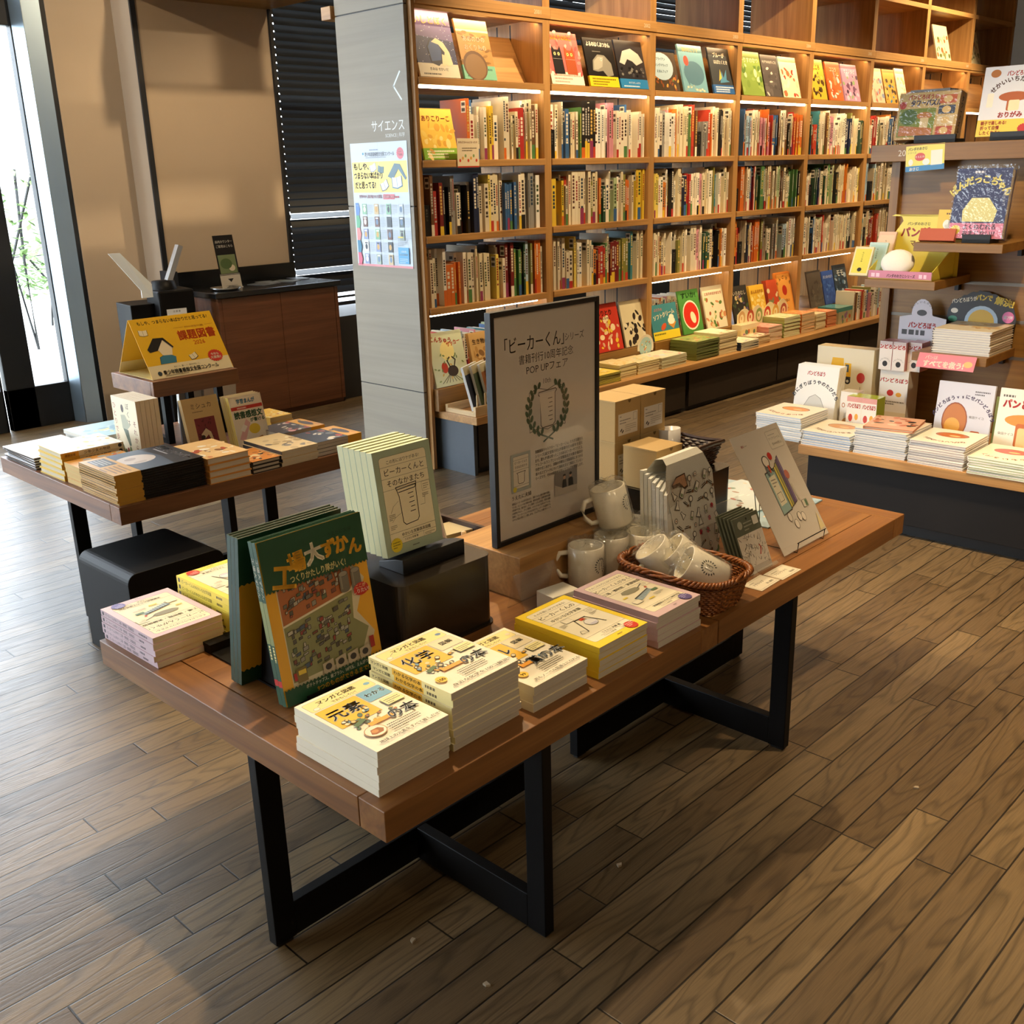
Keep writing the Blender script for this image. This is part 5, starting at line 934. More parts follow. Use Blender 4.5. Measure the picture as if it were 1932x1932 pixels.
def cov_run(p, W, Hh): p.rect(0, 0, W, Hh, '#e2d4b4'); [p.vtext(s, u, v, 24, c, .015, 1.15) for s, u, v, c in (('それから', W - 26, Hh - 90, '#8a2a22'), ('ぼくは', W - 66, Hh - 34, '#2a2a26'), ('ひとりで歩く', 18, Hh - 40, '#a04a3a'))]; p.ell(W * .42, Hh - 36, 10, 14, '#3a2a24'); p.poly([(W * .32, Hh - 60), (W * .5, Hh - 56), (W * .66, Hh - 92), (W * .5, Hh - 110), (W * .34, Hh - 106)], '#a8a890'); p.poly([(W * .36, Hh - 106), (W * .56, Hh - 108), (W * .62, Hh - 160), (W * .54, Hh - 164)], '#5f6a58'); [p.ell(12 + k * 18, 10, 9, 12 + (k % 3) * 7, ['#4a5a3a', '#8a3a2e', '#6a7a4a'][k % 3]) for k in range(9)]
m = None
for k in range(5):
    o = make_book('running_boy_book', .180, .200, .0155, '#e2d4b4', 'R', False, '#cfc6b4', top=cov_run if k == 0 else None) if k < 2 else dup(o, Matrix())
    tag(o, (['front upright book with walking boy cover facing the window'] + ['%s copy behind the walking boy cover' % q for q in ('second', 'third', 'fourth', 'fifth')])[k], 'book', 'upright walking boy books')
    o.matrix_basis = FB(.302 + k * .0165, .632, ZT + .0005, -90) @ RX(90) @ Matrix.Translation((0, 0, -.0155))
for k in range(3):
    o = make_book('white_back_book', .14, .20, .018, '#d8d6ce', 'L', False, '#d9d4c6') if k < 1 else dup(o, Matrix())
    tag(o, ['nearest plain white backed book upright at the rear of the shelf', 'middle plain white backed book at the rear of the shelf', 'farthest plain white backed book at the rear of the shelf'][k], 'book', 'white backed upright books')
    o.matrix_basis = FB(.66 + k * .012, .875 - .0 + .0 * k, ZT + .0005 , 0) @ RX(90 + 8) @ Matrix.Translation((k * .03, 0, k * .02))
t = thing('flyer_holder', 'clear stand of blue grey flyers in front of the shelf leg', 'flyer holder', FB(.455, .455, ZT)); m = MB(); m.box((0, 0, .012), (.105, .008, .175), '#6f7c90'); p = P(m, (0, 0, .012), (1, 0, 0), (0, 0, 1)); p.lines(10, 140, 80, 2, 10, 5, '#aab4c4'); p.lines(10, 110, 84, 9, 9, 3.5, '#95a0b2'); m.build('flyers', PRINT, t)
m = MB(); m.box((-.003, -.004, .0), (.108, -.002, .10)).box((-.003, -.004, .008), (.108, .014, .010)); m.build('clear_stand', ACRYL, t)
# ================================================================ books in the long bookcase
CR = ['#e2d6b8', '#dccfae', '#e8dfc8', '#d6c8a4', '#cfc3a8', '#e4d9c0']
PAL = [('cream', c) for c in CR] * 4 + [('white', '#e9e4d6'), ('white', '#e3dfd2'), ('red', '#a8322a'), ('red', '#b5402c'), ('dark red', '#6f2422'), ('orange', '#cc7a2c'), ('orange', '#c9682a'), ('yellow', '#d8b63a'), ('yellow', '#e0c860'), ('olive', '#7d7a3a'), ('green', '#4f7a44'), ('pale green', '#a9b88a'), ('dark green', '#2f4a38'), ('teal', '#3f7a80'), ('blue', '#3a5f8c'), ('pale blue', '#a4bccb'), ('navy', '#232a44'), ('black', '#1e1c1c'), ('black', '#26221f'), ('brown', '#6a4a30'), ('pink', '#c98a94'), ('grey', '#8f8c84')]
def spine_mesh(m, x, y, z, w, d, h, col, rg):
    """one spine-out book; spine faces -Y"""
    m.box((x, y, z), (x + w, y + d, z + h), col); W, Hh = w * 1000, h * 1000; p = P(m, (x, y, z), (1, 0, 0), (0, 0, 1), 0, .0002)
    lum = sum(H(col)[:3]) / 3; dk = lum > .25; ink = rg.choice(['#3a332a', '#5a3a2a', '#2a3a4a', '#8a2a22', '#3a4a2a']) if dk else rg.choice(['#d8cfb8', '#c9a85a', '#b9b4a8'])
    if rg.random() < .5: p.rect(0, 0, W, Hh * rg.uniform(.16, .32), rg.choice(['#a8322a', '#d8b63a', '#3a5f8c', '#4f7a44', '#e4d9c0', '#c9682a', '#8a3a5a', '#26221f', '#d8b63a', '#b5402c']))
    a = Hh * rg.uniform(.36, .5); b = Hh * rg.uniform(.8, .94); v = b; g = W * .66
    while v > a: p.mb.face([p.pt(W * .24, v - g * .75), p.pt(W * .76, v - g * .75), p.pt(W * .76, v), p.pt(W * .24, v)], ink); v -= g * (1.0 if rg.random() < .9 else 1.6)
    p.z += p.step
    if rg.random() < .4: p.rect(W * .2, Hh * .30, W * .8, Hh * .34, ink)
    if rg.random() < .35:
        q = P(m, (x, y + d, z), (0, -1, 0), (0, 0, 1), 0, .0002); L = d * 1000; u0 = L - 34
        q.rect(u0, Hh - 60, u0 + 30, Hh - 10, '#e6e0d0'); q.rect(u0 + 4, Hh - 30, u0 + 26, Hh - 16, '#4a443c'); q.rect(u0 + 4, Hh - 54, u0 + 26, Hh - 40, '#4a443c')
    # paper top
    P(m, (x, y, z + h), (1, 0, 0), (0, 1, 0), 0, .0002).rect(W * .12, 3, W * .88, d * 1000 - 3, '#cfc3a4')
rowname = {1: 'second shelf down', 2: 'third shelf down', 3: 'fourth shelf down'}
stuff = MB(); n_ind = 0; SHW = {(0, 1): 3.44, (0, 3): 3.16}
def bookend(x, z, lab, h=.135, w=.045):
    t = thing('shelf_divider', lab, 'bookend', T(x, 3.632, z), 'black index dividers among the books'); m = MB(); m.box((0, 0, .0), (w, .10, h), '#1a1816'); p = P(m, (0, 0, 0), (1, 0, 0), (0, 0, 1)); p.vtext('絵本作家', w * 600, h * 1000 * .8, 13, '#cfc6b0', .01); m.build('divider_block', PRINT, t); return w
ends = {(1, 1): 0.005, (2, 1): .42, (0, 2): .005, (2, 3): .20, (3, 2): .004, (3, 3): .06, (4, 1): .004, (4, 2): .06, (4, 3): .10, (5, 3): .05, (5, 2): .10}
for k in range(7):
    for r in (1, 2, 3):
        z0 = SH[r][1] + .0005; zt = SH[r - 1][0]; x = BX[k] + .006; xe = BXE[k] - .006; rg = random.Random(k * 31 + r * 7 + 5)
        x = max(x, SHW.get((k, r), 0)); i = 0; ind = k < 2; run = 0; e = ends.get((k, r)); done = e is None
        if k < 1 and r == 1: pass
        while True:
            if not done and x >= BX[k] + e: x += bookend(x, z0, 'black divider block on the %s of the %s bookcase bay' % (rowname[r], bayname[k])) + .002; done = True
            if run <= 0: cname, col = rg.choice(PAL); run = rg.choice([1, 1, 1, 1, 2, 3, 5]); base_h = rg.choice([.19, .215, .225, .235, .25, .26, .27]) * (1.0 if r > 1 else 1.0)
            run -= 1; w = rg.choice([.009, .010, .012, .013, .015, .018, .022]) * (1.2 if ind else 1.0); h = min(base_h + rg.uniform(-.008, .008), zt - z0 - .03); d = rg.uniform(.17, .21); y = 3.628 + (.0 if rg.random() < .5 else rg.uniform(.0, .05))
            if x + w > xe: break
            if ind:
                m = MB(); spine_mesh(m, 0, 0, 0, w, d, h, col, rg); i += 1; n_ind += 1
                size = 'slim' if w < .0137 else 'thick' if w > .02 else 'mid-size'
                nth = ['first', 'second', 'third'][i - 1] if i < 4 else '%d%s' % (i, {1: 'st', 2: 'nd', 3: 'rd'}.get(i % 10 if i not in (11, 12, 13) else 0, 'th'))
                tag(m.build('shelf_book', PRINT, M=T(x, y, z0)), '%s %s book, %s from the left on the %s, %s bookcase bay' % (size, cname, nth, rowname[r], bayname[k]), 'book', 'spine-out books on the %s of the %s bay' % (rowname[r], bayname[k]))
            else: spine_mesh(stuff, x, y, z0, w, d, h, col, rg)
            x += w + rg.choice([.0003, .0006, .001])
print('individual shelf books', n_ind)
o = stuff.build('shelved_books', PRINT); tag(o, 'packed spine-out books filling the farther bookcase bays', 'books', kind='stuff')
ZS = .3885
# ---------------------------------------------------------------- face-out books on the top display row
def face_out(x, z, w, h, fn, bg, lab, y=3.655, tilt=15, n=1, th=.010, band=None, group='face-out books on the top display row', spc=None, name='display_book'):
    if z == 1.745: x, w, y = x * .985, w * .985, 3.614
    if z == ZS: x, w, y = x * .973, w * .97, 3.598
    for k in range(n):
        o = make_book(name, w, h, th, bg, 'L', True, '#d8cfb8', top=fn if k == 0 else None, spinecol=spc or bg, obi=band if band and k == 0 else None)
        tag(o, lab if k == 0 else '%s copy behind the %s' % (['second', 'third', 'fourth'][k - 1], lab.replace('face-out ', '')), 'book', group)
        o.matrix_basis = T(x, y + k * (th + .001) / math.cos(R(tilt)), z + .0008 + th * math.sin(R(tilt))) @ RX(90 - tilt) @ Matrix.Translation((0, 0, -th))
def obi_l(c, tc, s=None): return lambda p, W, Hh: (p.rect(0, 0, W, Hh, c), p.text(s, W / 2, Hh * .5, Hh * .26, tc, 'C', bold=.03) if s else p.lines(W * .1, Hh * .66, W * .8, 2, Hh * .26, Hh * .14, tc), p.lines(W * .1, Hh * .16, W * .8, 1, 3, Hh * .12, tc))
def cov_hand(p, W, Hh):
    rg = random.Random(2); p.rect(0, 0, W, Hh, '#2a2f5c'); p.poly([(0, Hh * .62), (W, Hh * .55), (W, Hh), (0, Hh)], '#6a5a8e'); p.poly([(0, Hh * .84), (W, Hh * .78), (W, Hh), (0, Hh)], '#8d84b0')
    for k in range(90): p.ell(rg.uniform(2, W - 2), rg.uniform(45, Hh - 2), rg.uniform(.8, 2.6), rg.uniform(.8, 2.6), rg.choice(['#dfe4f4', '#aebbe0', '#f2f2f6']), 0, 8); p.z -= p.step * .8
    p.text('いしとぼく', W / 2, Hh * .80, 38, '#f2e6a0', 'C', bold=.03, width=W * .8); p.poly([(80, 60), (70, 130), (95, 165), (140, 160), (165, 120), (150, 70), (120, 48)], '#15182e'); p.poly([(84, 66), (76, 128), (98, 158), (136, 152), (150, 116), (140, 74)], '#2f4f86'); p.poly([(100, 150), (130, 168), (170, 150), (196, 110), (205, 60), (178, 48), (150, 60), (168, 108), (140, 140)], '#efe2b4'); p.poly([(140, 48), (150, 100), (164, 96), (160, 48)], '#efe2b4')
face_out(3.215, 1.745, .238, .285, cov_hand, '#252a52', 'face-out starry blue book with a hand holding a stone', band=(.058, '#e6dcc2', obi_l('#e6dcc2', '#3a332a', 'きみは せかいだ')))
def cov_rain(p, W, Hh): rg = random.Random(8); p.rect(0, 0, W, Hh, '#b88a4a'); p.rect(0, Hh * .8, W, Hh, '#f0e0b4'); [p.ell(rg.uniform(0, W), rg.uniform(60, Hh * .8), 16, 5, rg.choice(['#9a6f38', '#c99a58', '#86602f']), rg.uniform(-20, 20)) for _ in range(26)]; p.ell(W * .4, 60, 74, 66, '#6a4a2c'); p.ell(W * .4, 56, 64, 56, '#8a6840'); p.text('あめのひの', W / 2, Hh * .64, 28, '#f2e6cc', 'C', bold=.02); p.text('おくりもの', W / 2, Hh * .50, 28, '#f2e6cc', 'C', bold=.02)
face_out(3.482, 1.745, .205, .262, cov_rain, '#b88a4a', 'face-out golden brown book with a pale green band', band=(.062, '#7fc0a0', obi_l('#7fc0a0', '#3f6a5a')))
def cov_cats(p, W, Hh):
    rg = random.Random(4); p.rect(0, 0, W, Hh, '#d86a62'); [p.ell(rg.uniform(0, W), rg.uniform(50, Hh), 14, 8, rg.choice(['#e08a80', '#c9524e', '#e6a49a']), rg.uniform(0, 180)) for _ in range(30)]
    for u, c, e in ((72, '#1c1a1c', '#e8d890'), (166, '#a8502c', '#f0dc7a')): p.poly([(u - 38, 50), (u - 36, 150), (u - 30, 186), (u - 14, 166), (u + 14, 166), (u + 30, 186), (u + 36, 150), (u + 38, 50)], c); p.ell(u - 14, 146, 8, 8, e); p.ell(u + 14, 146, 8, 8, e); p.ell(u - 14, 146, 3, 5, '#1a1a1a'); p.ell(u + 14, 146, 3, 5, '#1a1a1a'); p.line([(u - 34, 122), (u + 34, 122)], .8, '#e8e0d0')
    p.text('ふたりのねこ', W / 2, Hh * .86, 26, '#f0b83a', 'C', bold=.05)
face_out(4.072, 1.745, .246, .250, cov_cats, '#d86a62', 'face-out coral book with two staring cats', band=(.060, '#eee4cc', obi_l('#eee4cc', '#b58a80')))
def cov_dino(p, W, Hh): p.rect(0, 0, W, Hh, '#1d1b1a'); p.text('よるのはくぶつかん', W / 2, Hh * .84, 26, '#ece6d4', 'C', bold=.06, width=W * .8); p.poly([(40, 80), (52, 130), (96, 160), (150, 158), (196, 120), (200, 60), (150, 52), (120, 80), (80, 74)], '#8a8678'); p.poly([(50, 84), (60, 126), (98, 150), (140, 150), (120, 100), (80, 84)], '#a9a594'); p.ell(120, 136, 7, 7, '#e8e4d4'); p.ell(120, 136, 3, 4, '#1a1a1a'); p.lines(60, Hh * .72, 90, 1, 3, 4, '#8a867a')
face_out(4.366, 1.745, .236, .240, cov_dino, '#1d1b1a', 'face-out black book with a grey dinosaur head', band=(.052, '#e2c62a', obi_l('#e2c62a', '#5a4a10')))
def cov_whale2(p, W, Hh): rg = random.Random(12); p.rect(0, 0, W, Hh, '#2b2a2e'); p.poly([(20, 130), (60, 190), (130, 206), (190, 180), (220, 140), (160, 120), (130, 140), (90, 150), (60, 120)], '#c4bfb2'); [p.ell(rg.uniform(20, W - 20), rg.uniform(60, 110), 9, 7, rg.choice(['#141416', '#4a484a', '#7a7870'])) for _ in range(26)]
face_out(4.618, 1.745, .236, .245, cov_whale2, '#2b2a2e', 'face-out dark book with a pale whale and blue band', band=(.048, '#2f7fb4', obi_l('#2f7fb4', '#e6eef2', 'クジラがしんだら')))
def cov_pop(p, W, Hh): rg = random.Random(13); p.rect(0, 0, W, Hh, '#4a3a28'); [p.ell(rg.uniform(0, W), rg.uniform(0, Hh * .5), 12, 7, rg.choice(['#c9742a', '#6a7a3a', '#8a4a22', '#d8a04a']), rg.uniform(0, 180)) for _ in range(34)]; p.ell(W * .42, Hh * .62, W * .44, Hh * .36, '#b4ccd6'); [p.text(s, W * .42, Hh * v, 17, '#2f4a5a', 'C', bold=.03) for s, v in (('ブライアン', .78), ('ラングドラップ', .62), ('えほんフェア', .46))]
face_out(4.905, 1.745, .240, .205, cov_pop, '#4a3a28', 'face-out autumn coloured fair card with pale blue cloud', name='display_card')
def cov_blue(p, W, Hh): rg = random.Random(14); p.rect(0, 0, W, Hh, '#6fa0ac'); p.text('海のむこうで', W / 2, Hh * .86, 26, '#e0d48a', 'C', bold=.05, width=W * .66); p.ell(W * .52, Hh * .40, W * .42, Hh * .26, '#4a7384'); p.poly([(W * .1, Hh * .36), (W * .3, Hh * .3), (W * .26, Hh * .1)], '#4a7384'); p.ell(W * .26, Hh * .66, 24, 28, '#c9442e'); [p.ell(rg.uniform(20, W - 20), rg.uniform(6, 34), 10, 6, rg.choice(['#b58a70', '#8aa49a', '#d8c8a8'])) for _ in range(14)]
face_out(5.190, 1.745, .234, .258, cov_blue, '#6fa0ac', 'face-out blue green book with a large whale')
def cov_fly(p, W, Hh): p.rect(0, 0, W, Hh, '#34383a'); p.text('ブルーが', W * .45, Hh * .80, 30, '#efe8d4', 'C', bold=.05); p.text('はばたくとき', W / 2, Hh * .66, 24, '#efe8d4', 'C', bold=.05); p.poly([(80, 60), (110, 130), (120, 90), (160, 140), (150, 80), (180, 70)], '#4f8aa8'); p.poly([(70, 70), (96, 140), (104, 90)], '#d8b84a')
face_out(5.486, 1.745, .236, .258, cov_fly, '#34383a', 'face-out charcoal book with blue and yellow birds', band=(.050, '#2a5f9a', obi_l('#2a5f9a', '#e6eef2')))
face_out(5.800, 1.745, .244, .258, cov_pic('#88a048', '子りすのなつ', '#f2ecc8', ['#7a9440', '#9ab05a', '#dfe0a0', '#5a7a34'], 31), '#88a048', 'face-out grass green book in the fourth bay')
face_out(6.058, 1.745, .190, .250, cov_pic('#57504c', 'モグラのねがいごと', '#efe8d8', ['#4a4442', '#6a625c', '#e0c8b4', '#5a524e'], 32), '#57504c', 'face-out brown grey book in the fourth bay')
face_out(6.268, 1.745, .215, .250, cov_pic('#e2d6b0', None, '#d8a04a', ['#d8704a', '#e8c9a0', '#c9442e', '#efe4c4'], 33), '#b4ccd0', 'face-out pale book with an orange figure in the fourth bay')
face_out(6.650, 1.745, .185, .255, cov_pic('#e2b23a', 'こころ', '#4a3418', ['#3a2a1c', '#5a4222', '#e8c25a'], 34), '#e2b23a', 'face-out golden yellow book with dark animal, fifth bay')
face_out(6.872, 1.745, .195, .250, cov_pic('#d8662e', 'ココラ', '#f4e8d0', ['#e8e0d0', '#c9542a', '#9a958a', '#e08a50'], 35), '#d8662e', 'face-out orange book in the middle of the fifth bay')
face_out(7.088, 1.745, .225, .245, cov_pic('#b58aa4', 'クスノタビ', '#f2ecf0', ['#6a3a5a', '#4a2a44', '#d8b4c8', '#8aa06a'], 36), '#b58aa4', 'face-out mauve book at the right of the fifth bay', n=2)
face_out(7.500, 1.745, .195, .240, cov_pic('#d8c4a4', None, '#a8503a', ['#c96a5a', '#8a94ac', '#d8a48a'], 37), '#d8c4a4', 'face-out beige book with red figures, sixth bay')
face_out(7.715, 1.745, .185, .240, cov_pic('#cf9a42', None, '#3a2a14', ['#4a3a22', '#e0b45a', '#3a7aa0'], 38), '#cf9a42', 'face-out ochre book second in the sixth bay', n=2)
face_out(7.925, 1.745, .145, .255, cov_pic('#e8dcb8', None, '#8a6a3a', ['#c9b07a', '#f0e8cc'], 39), '#e8dcb8', 'face-out cream book at the right of the sixth bay')
# two books in the upper cubes
for k, (x, w, lab) in enumerate(((8.50, .26, 'pale forest picture book in the upper cube, left one'), (9.14, .22, 'pale forest picture book in the next upper cube, right one'))): face_out(x, 2.08, w, .27, cov_pic('#e0d4a8', None, '#4a4a2a', ['#5f6a3a', '#c9b98a', '#8a8a5a', '#b5603a'], 40 + k), '#e0d4a8', lab, y=3.66, group='books in the upper cubes')
# ant book and shelf card in the first bay
face_out(3.19, 1.4055, .205, .222, cov_pic('#e6be4a', 'ありこりーこ', '#a8502a', ['#e8c860', '#d8a23a', '#efd88a'], 44), '#e6be4a', 'face-out yellow picture book at the left of the second shelf', y=3.64, tilt=12, band=(.05, '#7fae3a', obi_l('#7fae3a', '#f2f2dc')), group='face-out books inside the bay')
m = MB(); m.box((0, 0, 0), (.135, .0012, .125), '#e4d4b4'); p = P(m, (0, 0, 0), (1, 0, 0), (0, 0, 1)); p.rect(0, 0, 135, 6, '#b5402c'); p.text('おねえちゃんになったの', 67, 104, 11, '#a8502a', 'C', bold=.03, width=118); p.lines(30, 80, 92, 2, 10, 5, '#6a5a44')
for k in range(7): p.ell(16 + k * 17, 30 + (k % 3) * 10, 6, 7, ['#c9442e', '#d8a04a', '#8aa46a'][k % 3])
tag(m.build('shelf_card', PRINT, M=T(3.345, 3.596, 1.372)), 'small beige promotion card hanging on the second shelf edge', 'card')
# ---------------------------------------------------------------- the low ledge
ZL = .2835
def pile(x, y, w, d0, n, th, col, top, page, lab, group, spc=None, hard=False, z=ZL, turn=1.0, name='stacked_book', jit=.002):
    d = min(d0, 3.572 - y)
    stack(lambda a=0, b=0, c=0, r=0: T(a, b, c, r), x, y, z, 0, n, th, (w, d, th), dict(cover=col, spine_at='L', hard=hard, page=page, top=top, spinecol=spc or col), lab, group, name, jit=jit, turn=turn)
G2 = 'book piles on the long oak ledge'
pile(4.05, 3.372, .20, .20, 9, .0055, '#d8c23a', cov_pic('#e6cf5a', None, '#8a6a1a', ['#efe0a0', '#c9a83a', '#e8d88a'], 51), '#6a6a3a', ('top of the low yellow pile nearest the framed poster', 'low yellow pile nearest the framed poster'), 'yellow booklets by the poster', '#3a4a2a')
pile(4.275, 3.40, .145, .20, 13, .0052, '#e0cd8a', cov_pic('#e8d8a0', None, '#8a6a1a', ['#f0e8c0', '#d8b45a', '#e8c87a'], 52), '#cdbf92', ('top of the cream yellow pile second along the ledge', 'cream yellow pile second along the ledge'), 'cream booklets, second pile')
pile(4.435, 3.40, .19, .20, 12, .0050, '#dccb90', cov_pic('#e6d8a8', None, '#8a6a1a', ['#e8e0c0', '#d8c06a', '#b9c8a8'], 53), '#d4c79c', ('top of the cream pile in front of the round card', 'cream pile in front of the round card'), 'cream booklets, third pile')
pile(4.645, 3.395, .235, .21, 11, .0052, '#d0cfb0', cov_pic('#dcd8b8', None, '#8a6a1a', ['#c9dce0', '#e0a8a0', '#e8e0c0'], 54), '#b9b48c', ('top of the pale pile with pink and blue cover', 'pale pile beside the tall green pile'), 'pale booklets, fourth pile')
pile(4.965, 3.385, .225, .24, 16, .0065, '#6f7a3a', cov_pic('#8a9a4a', None, '#e8e0b0', ['#b54a2a', '#a9b86a', '#5a7a34', '#c9c07a'], 55), '#5f6236', ('top of the tall green pile on the ledge', 'tall green pile on the ledge'), 'green picture books on the ledge', '#6a7638')
pile(5.20, 3.385, .185, .24, 17, .0070, '#e0d0a4', cov_pic('#e8dab4', None, '#8a6a1a', ['#d8b88a', '#c98a5a', '#efe6cc'], 56), '#cdb98c', ('top of the tall cream pile right of the green one', 'tall cream pile right of the green one'), 'cream picture books on the ledge')
pile(5.40, 3.365, .20, .15, 7, .0068, '#26304a', cov_pic('#e4dab8', None, '#8a6a1a', ['#c9a85a', '#8a9ab4', '#e8e0c8'], 57), '#d8cdaa', ('top of the low navy edged pile on the ledge', 'low navy edged pile on the ledge'), 'navy edged booklets')
pile(5.62, 3.40, .17, .17, 6, .0085, '#d8c49a', cov_pic('#e2d2ac', None, '#8a6a1a', ['#a8503a', '#5a4a3a', '#e8dcc0'], 58), '#b89a6a', ('top of the low tan pile before the small picture box', 'low tan pile before the small picture box'), 'tan booklets')
pile(5.805, 3.42, .165, .2, 13, .0066, '#cf8a7a', cov_pic('#d89a8a', None, '#8a6a1a', ['#e8b8a8', '#c9705a'], 59), '#d4c6a0', ('top of the pink red pile in the fourth bay', 'pink red pile in the fourth bay'), 'pink red booklets')
pile(5.985, 3.415, .20, .22, 17, .0072, '#a9b86a', cov_pic('#dcd8a8', None, '#8a6a1a', ['#8ab04a', '#e8e0b8', '#c9c07a'], 60), '#d6c9a2', ('top of the tall pale pile with green top cover', 'tall pale pile with green top cover'), 'green topped picture books')
pile(6.205, 3.415, .17, .22, 17, .0072, '#d8843a', cov_pic('#e09a52', None, '#8a6a1a', ['#e8b878', '#c96a2a'], 61), '#d0bd92', ('top of the tall pale pile with orange top cover', 'tall pale pile with orange top cover'), 'orange topped picture books')
pile(6.40, 3.415, .13, .2, 14, .0072, '#dccb9c', cov_pic('#e2d4aa', None, '#8a6a1a', ['#e8dcc0', '#c9a85a'], 62), '#d2c298', ('top of the narrow cream pile beside the orange edged one', 'narrow cream pile beside the orange edged one'), 'narrow cream booklets')
pile(6.55, 3.415, .13, .2, 14, .0072, '#c96a3a', cov_pic('#d88a52', None, '#8a6a1a', ['#e8b878', '#c96a2a'], 63), '#c98a5a', ('top of the orange edged pile next to the teal picture box', 'orange edged pile next to the teal picture box'), 'orange edged booklets')
def pbox(x, y, z, w, d, h, c, c2, lab, s):
    m = MB(); m.box((0, 0, 0), (w, d, h), c); p = P(m, (0, 0, 0), (1, 0, 0), (0, 0, 1)); rg = random.Random(s); p.rect(0, 0, w * 1000, h * 1000 * .75, c2)
    for k in range(10): p.ell(rg.uniform(.1, .9) * w * 1000, rg.uniform(.1, .65) * h * 1000, 12, 14, rg.choice(['#b5603a', '#d8b88a', '#5a7a5a', '#8a6a8a'])); p.z -= p.step * .8
    q = P(m, (0, d, 0), (0, -1, 0), (0, 0, 1)); q.rect(0, 0, d * 1000, h * 1000 * .7, c2); tag(m.build('picture_box', GLOSSY, M=T(x, y, z)), lab, 'box')
pbox(6.72, 3.42, ZL, .20, .16, .11, '#4f8a80', '#a8a07a', 'small teal topped picture box on the ledge', 3); pbox(5.62, 3.505, ZL, .21, .07, .115, '#e2d0a4', '#dfc88a', 'cream boxed set with yellow front standing on the ledge', 4)
# books standing behind the piles
def st(x, w, h, fn, bg, lab, tilt=14, **k): face_out(x, ZS, w, h, fn, bg, lab, y=3.70, tilt=tilt, group='upright books behind the ledge piles', **k)
st(4.45, .24, .262, cov_pic('#c23a28', 'しりとり', '#2a1a14', ['#e8c89a', '#d8b088', '#e2c23a', '#efd8a8'], 71, 'きんちゃく'), '#c23a28', 'upright red and yellow picture book right of the poster')
st(4.715, .215, .258, cov_pic('#d8cba4', None, '#4a5a3a', ['#2e2620', '#3a302a', '#2a221e', '#e2d8b8'], 72), '#cfc39a', 'upright cream book with a big dark animal shape')
def cov_ice(p, W, Hh): p.rect(0, 0, W, Hh, '#3f7f86'); p.rect(0, 0, W, Hh * .24, '#e0c832'); p.lines(10, Hh * .14, W - 20, 1, 4, 9, '#4a4a1a'); p.text('ふたりの', W * .3, Hh * .82, 20, '#d87a6a', 'C', bold=.04); p.text('ソフトクリーム', W * .5, Hh * .64, 32, '#efe4c4', 'C', rot=8, bold=.06, width=W * .8); p.poly([(W * .60, Hh * .42), (W * .78, Hh * .26), (W * .92, Hh * .46)], '#c98a3a'); p.ell(W * .74, Hh * .50, 34, 22, '#efe6cc'); p.ell(W * .76, Hh * .60, 24, 16, '#efe6cc'); p.ell(W * .42, Hh * .36, 30, 16, '#c9542e', 30)
st(4.985, .265, .205, cov_ice, '#3f7f86', 'upright teal picture book with soft ice cream')
def cov_apple(p, W, Hh): p.rect(0, 0, W, Hh, '#4f8a3e'); p.ell(W * .5, Hh * .42, W * .40, Hh * .34, '#efe2c4'); p.ell(W * .5, Hh * .42, W * .36, Hh * .30, '#c9301f'); p.ell(W * .58, Hh * .36, W * .12, Hh * .14, '#efd8b0', 20); p.text('すいか!', W / 2, Hh * .82, 40, '#1f3a1a', 'C', bold=.06, width=W * .7)
st(5.285, .215, .262, cov_apple, '#4f8a3e', 'upright green picture book with a big red fruit')
st(5.545, .225, .262, cov_pic('#e0d6b4', 'となりのなかまたち', '#b5402c', ['#8aa45a', '#a8603a', '#c98a5a', '#d8c890', '#5a7a3a'], 75), '#e0d6b4', 'upright cream book with rabbits and leaves')
st(5.86, .19, .235, cov_pic('#33302a', 'いろのむし', '#e8e0c8', ['#5a4a6a', '#8a7a4a', '#c9b07a', '#4a5a3a'], 76), '#33302a', 'upright dark insect picture book, fourth bay left')
st(6.08, .18, .22, cov_pic('#e2b43a', 'まんまるやま', '#b5702a', ['#efd88a', '#e8c860'], 77), '#e2b43a', 'upright golden book in the fourth bay', n=2)
st(6.30, .17, .235, cov_pic('#c4502e', None, '#2a1a14', ['#e0d0a0', '#a8402a', '#7a8a5a'], 78), '#c4502e', 'upright red orange book in the fourth bay', n=3)
def cov_orange(p, W, Hh): p.rect(0, 0, W, Hh, '#d8822e'); p.frame(12, 12, W - 12, Hh - 12, 12, 2, '#b5602a', '#e6a24a'); p.ell(W / 2, Hh * .56, 30, 34, '#b5301f'); p.arc('りんごかも', W / 2, Hh * .50, Hh * .34, 140, 40, 26, '#4a2a14', .05); p.text('しれない', W / 2, Hh * .28, 24, '#4a2a14', 'C', bold=.05); p.lines(30, 30, W - 60, 1, 4, 10, '#b5602a')
st(6.43, .19, .275, cov_orange, '#d8822e', 'upright orange picture book with a red fruit', n=2)
st(6.845, .20, .25, cov_pic('#4f463c', None, '#cfc0a0', ['#3a322a', '#5f5548', '#443a30'], 80), '#4f463c', 'upright dark brown night picture book, fifth bay'); st(7.06, .165, .235, cov_pic('#2f4a8a', '月とあそぼう', '#d8dcea', ['#3a5a9a', '#26407c', '#4a6aa8'], 81), '#2f4a8a', 'upright deep blue moon picture book, fifth bay'); st(7.24, .19, .265, cov_pic('#2f3a44', 'モモ', '#eef0e8', ['#3a4a5a', '#22303a', '#4f6a84', '#8a9aa8'], 82, sz=.2), '#2f3a44', 'upright dark blue book with white two-letter title')
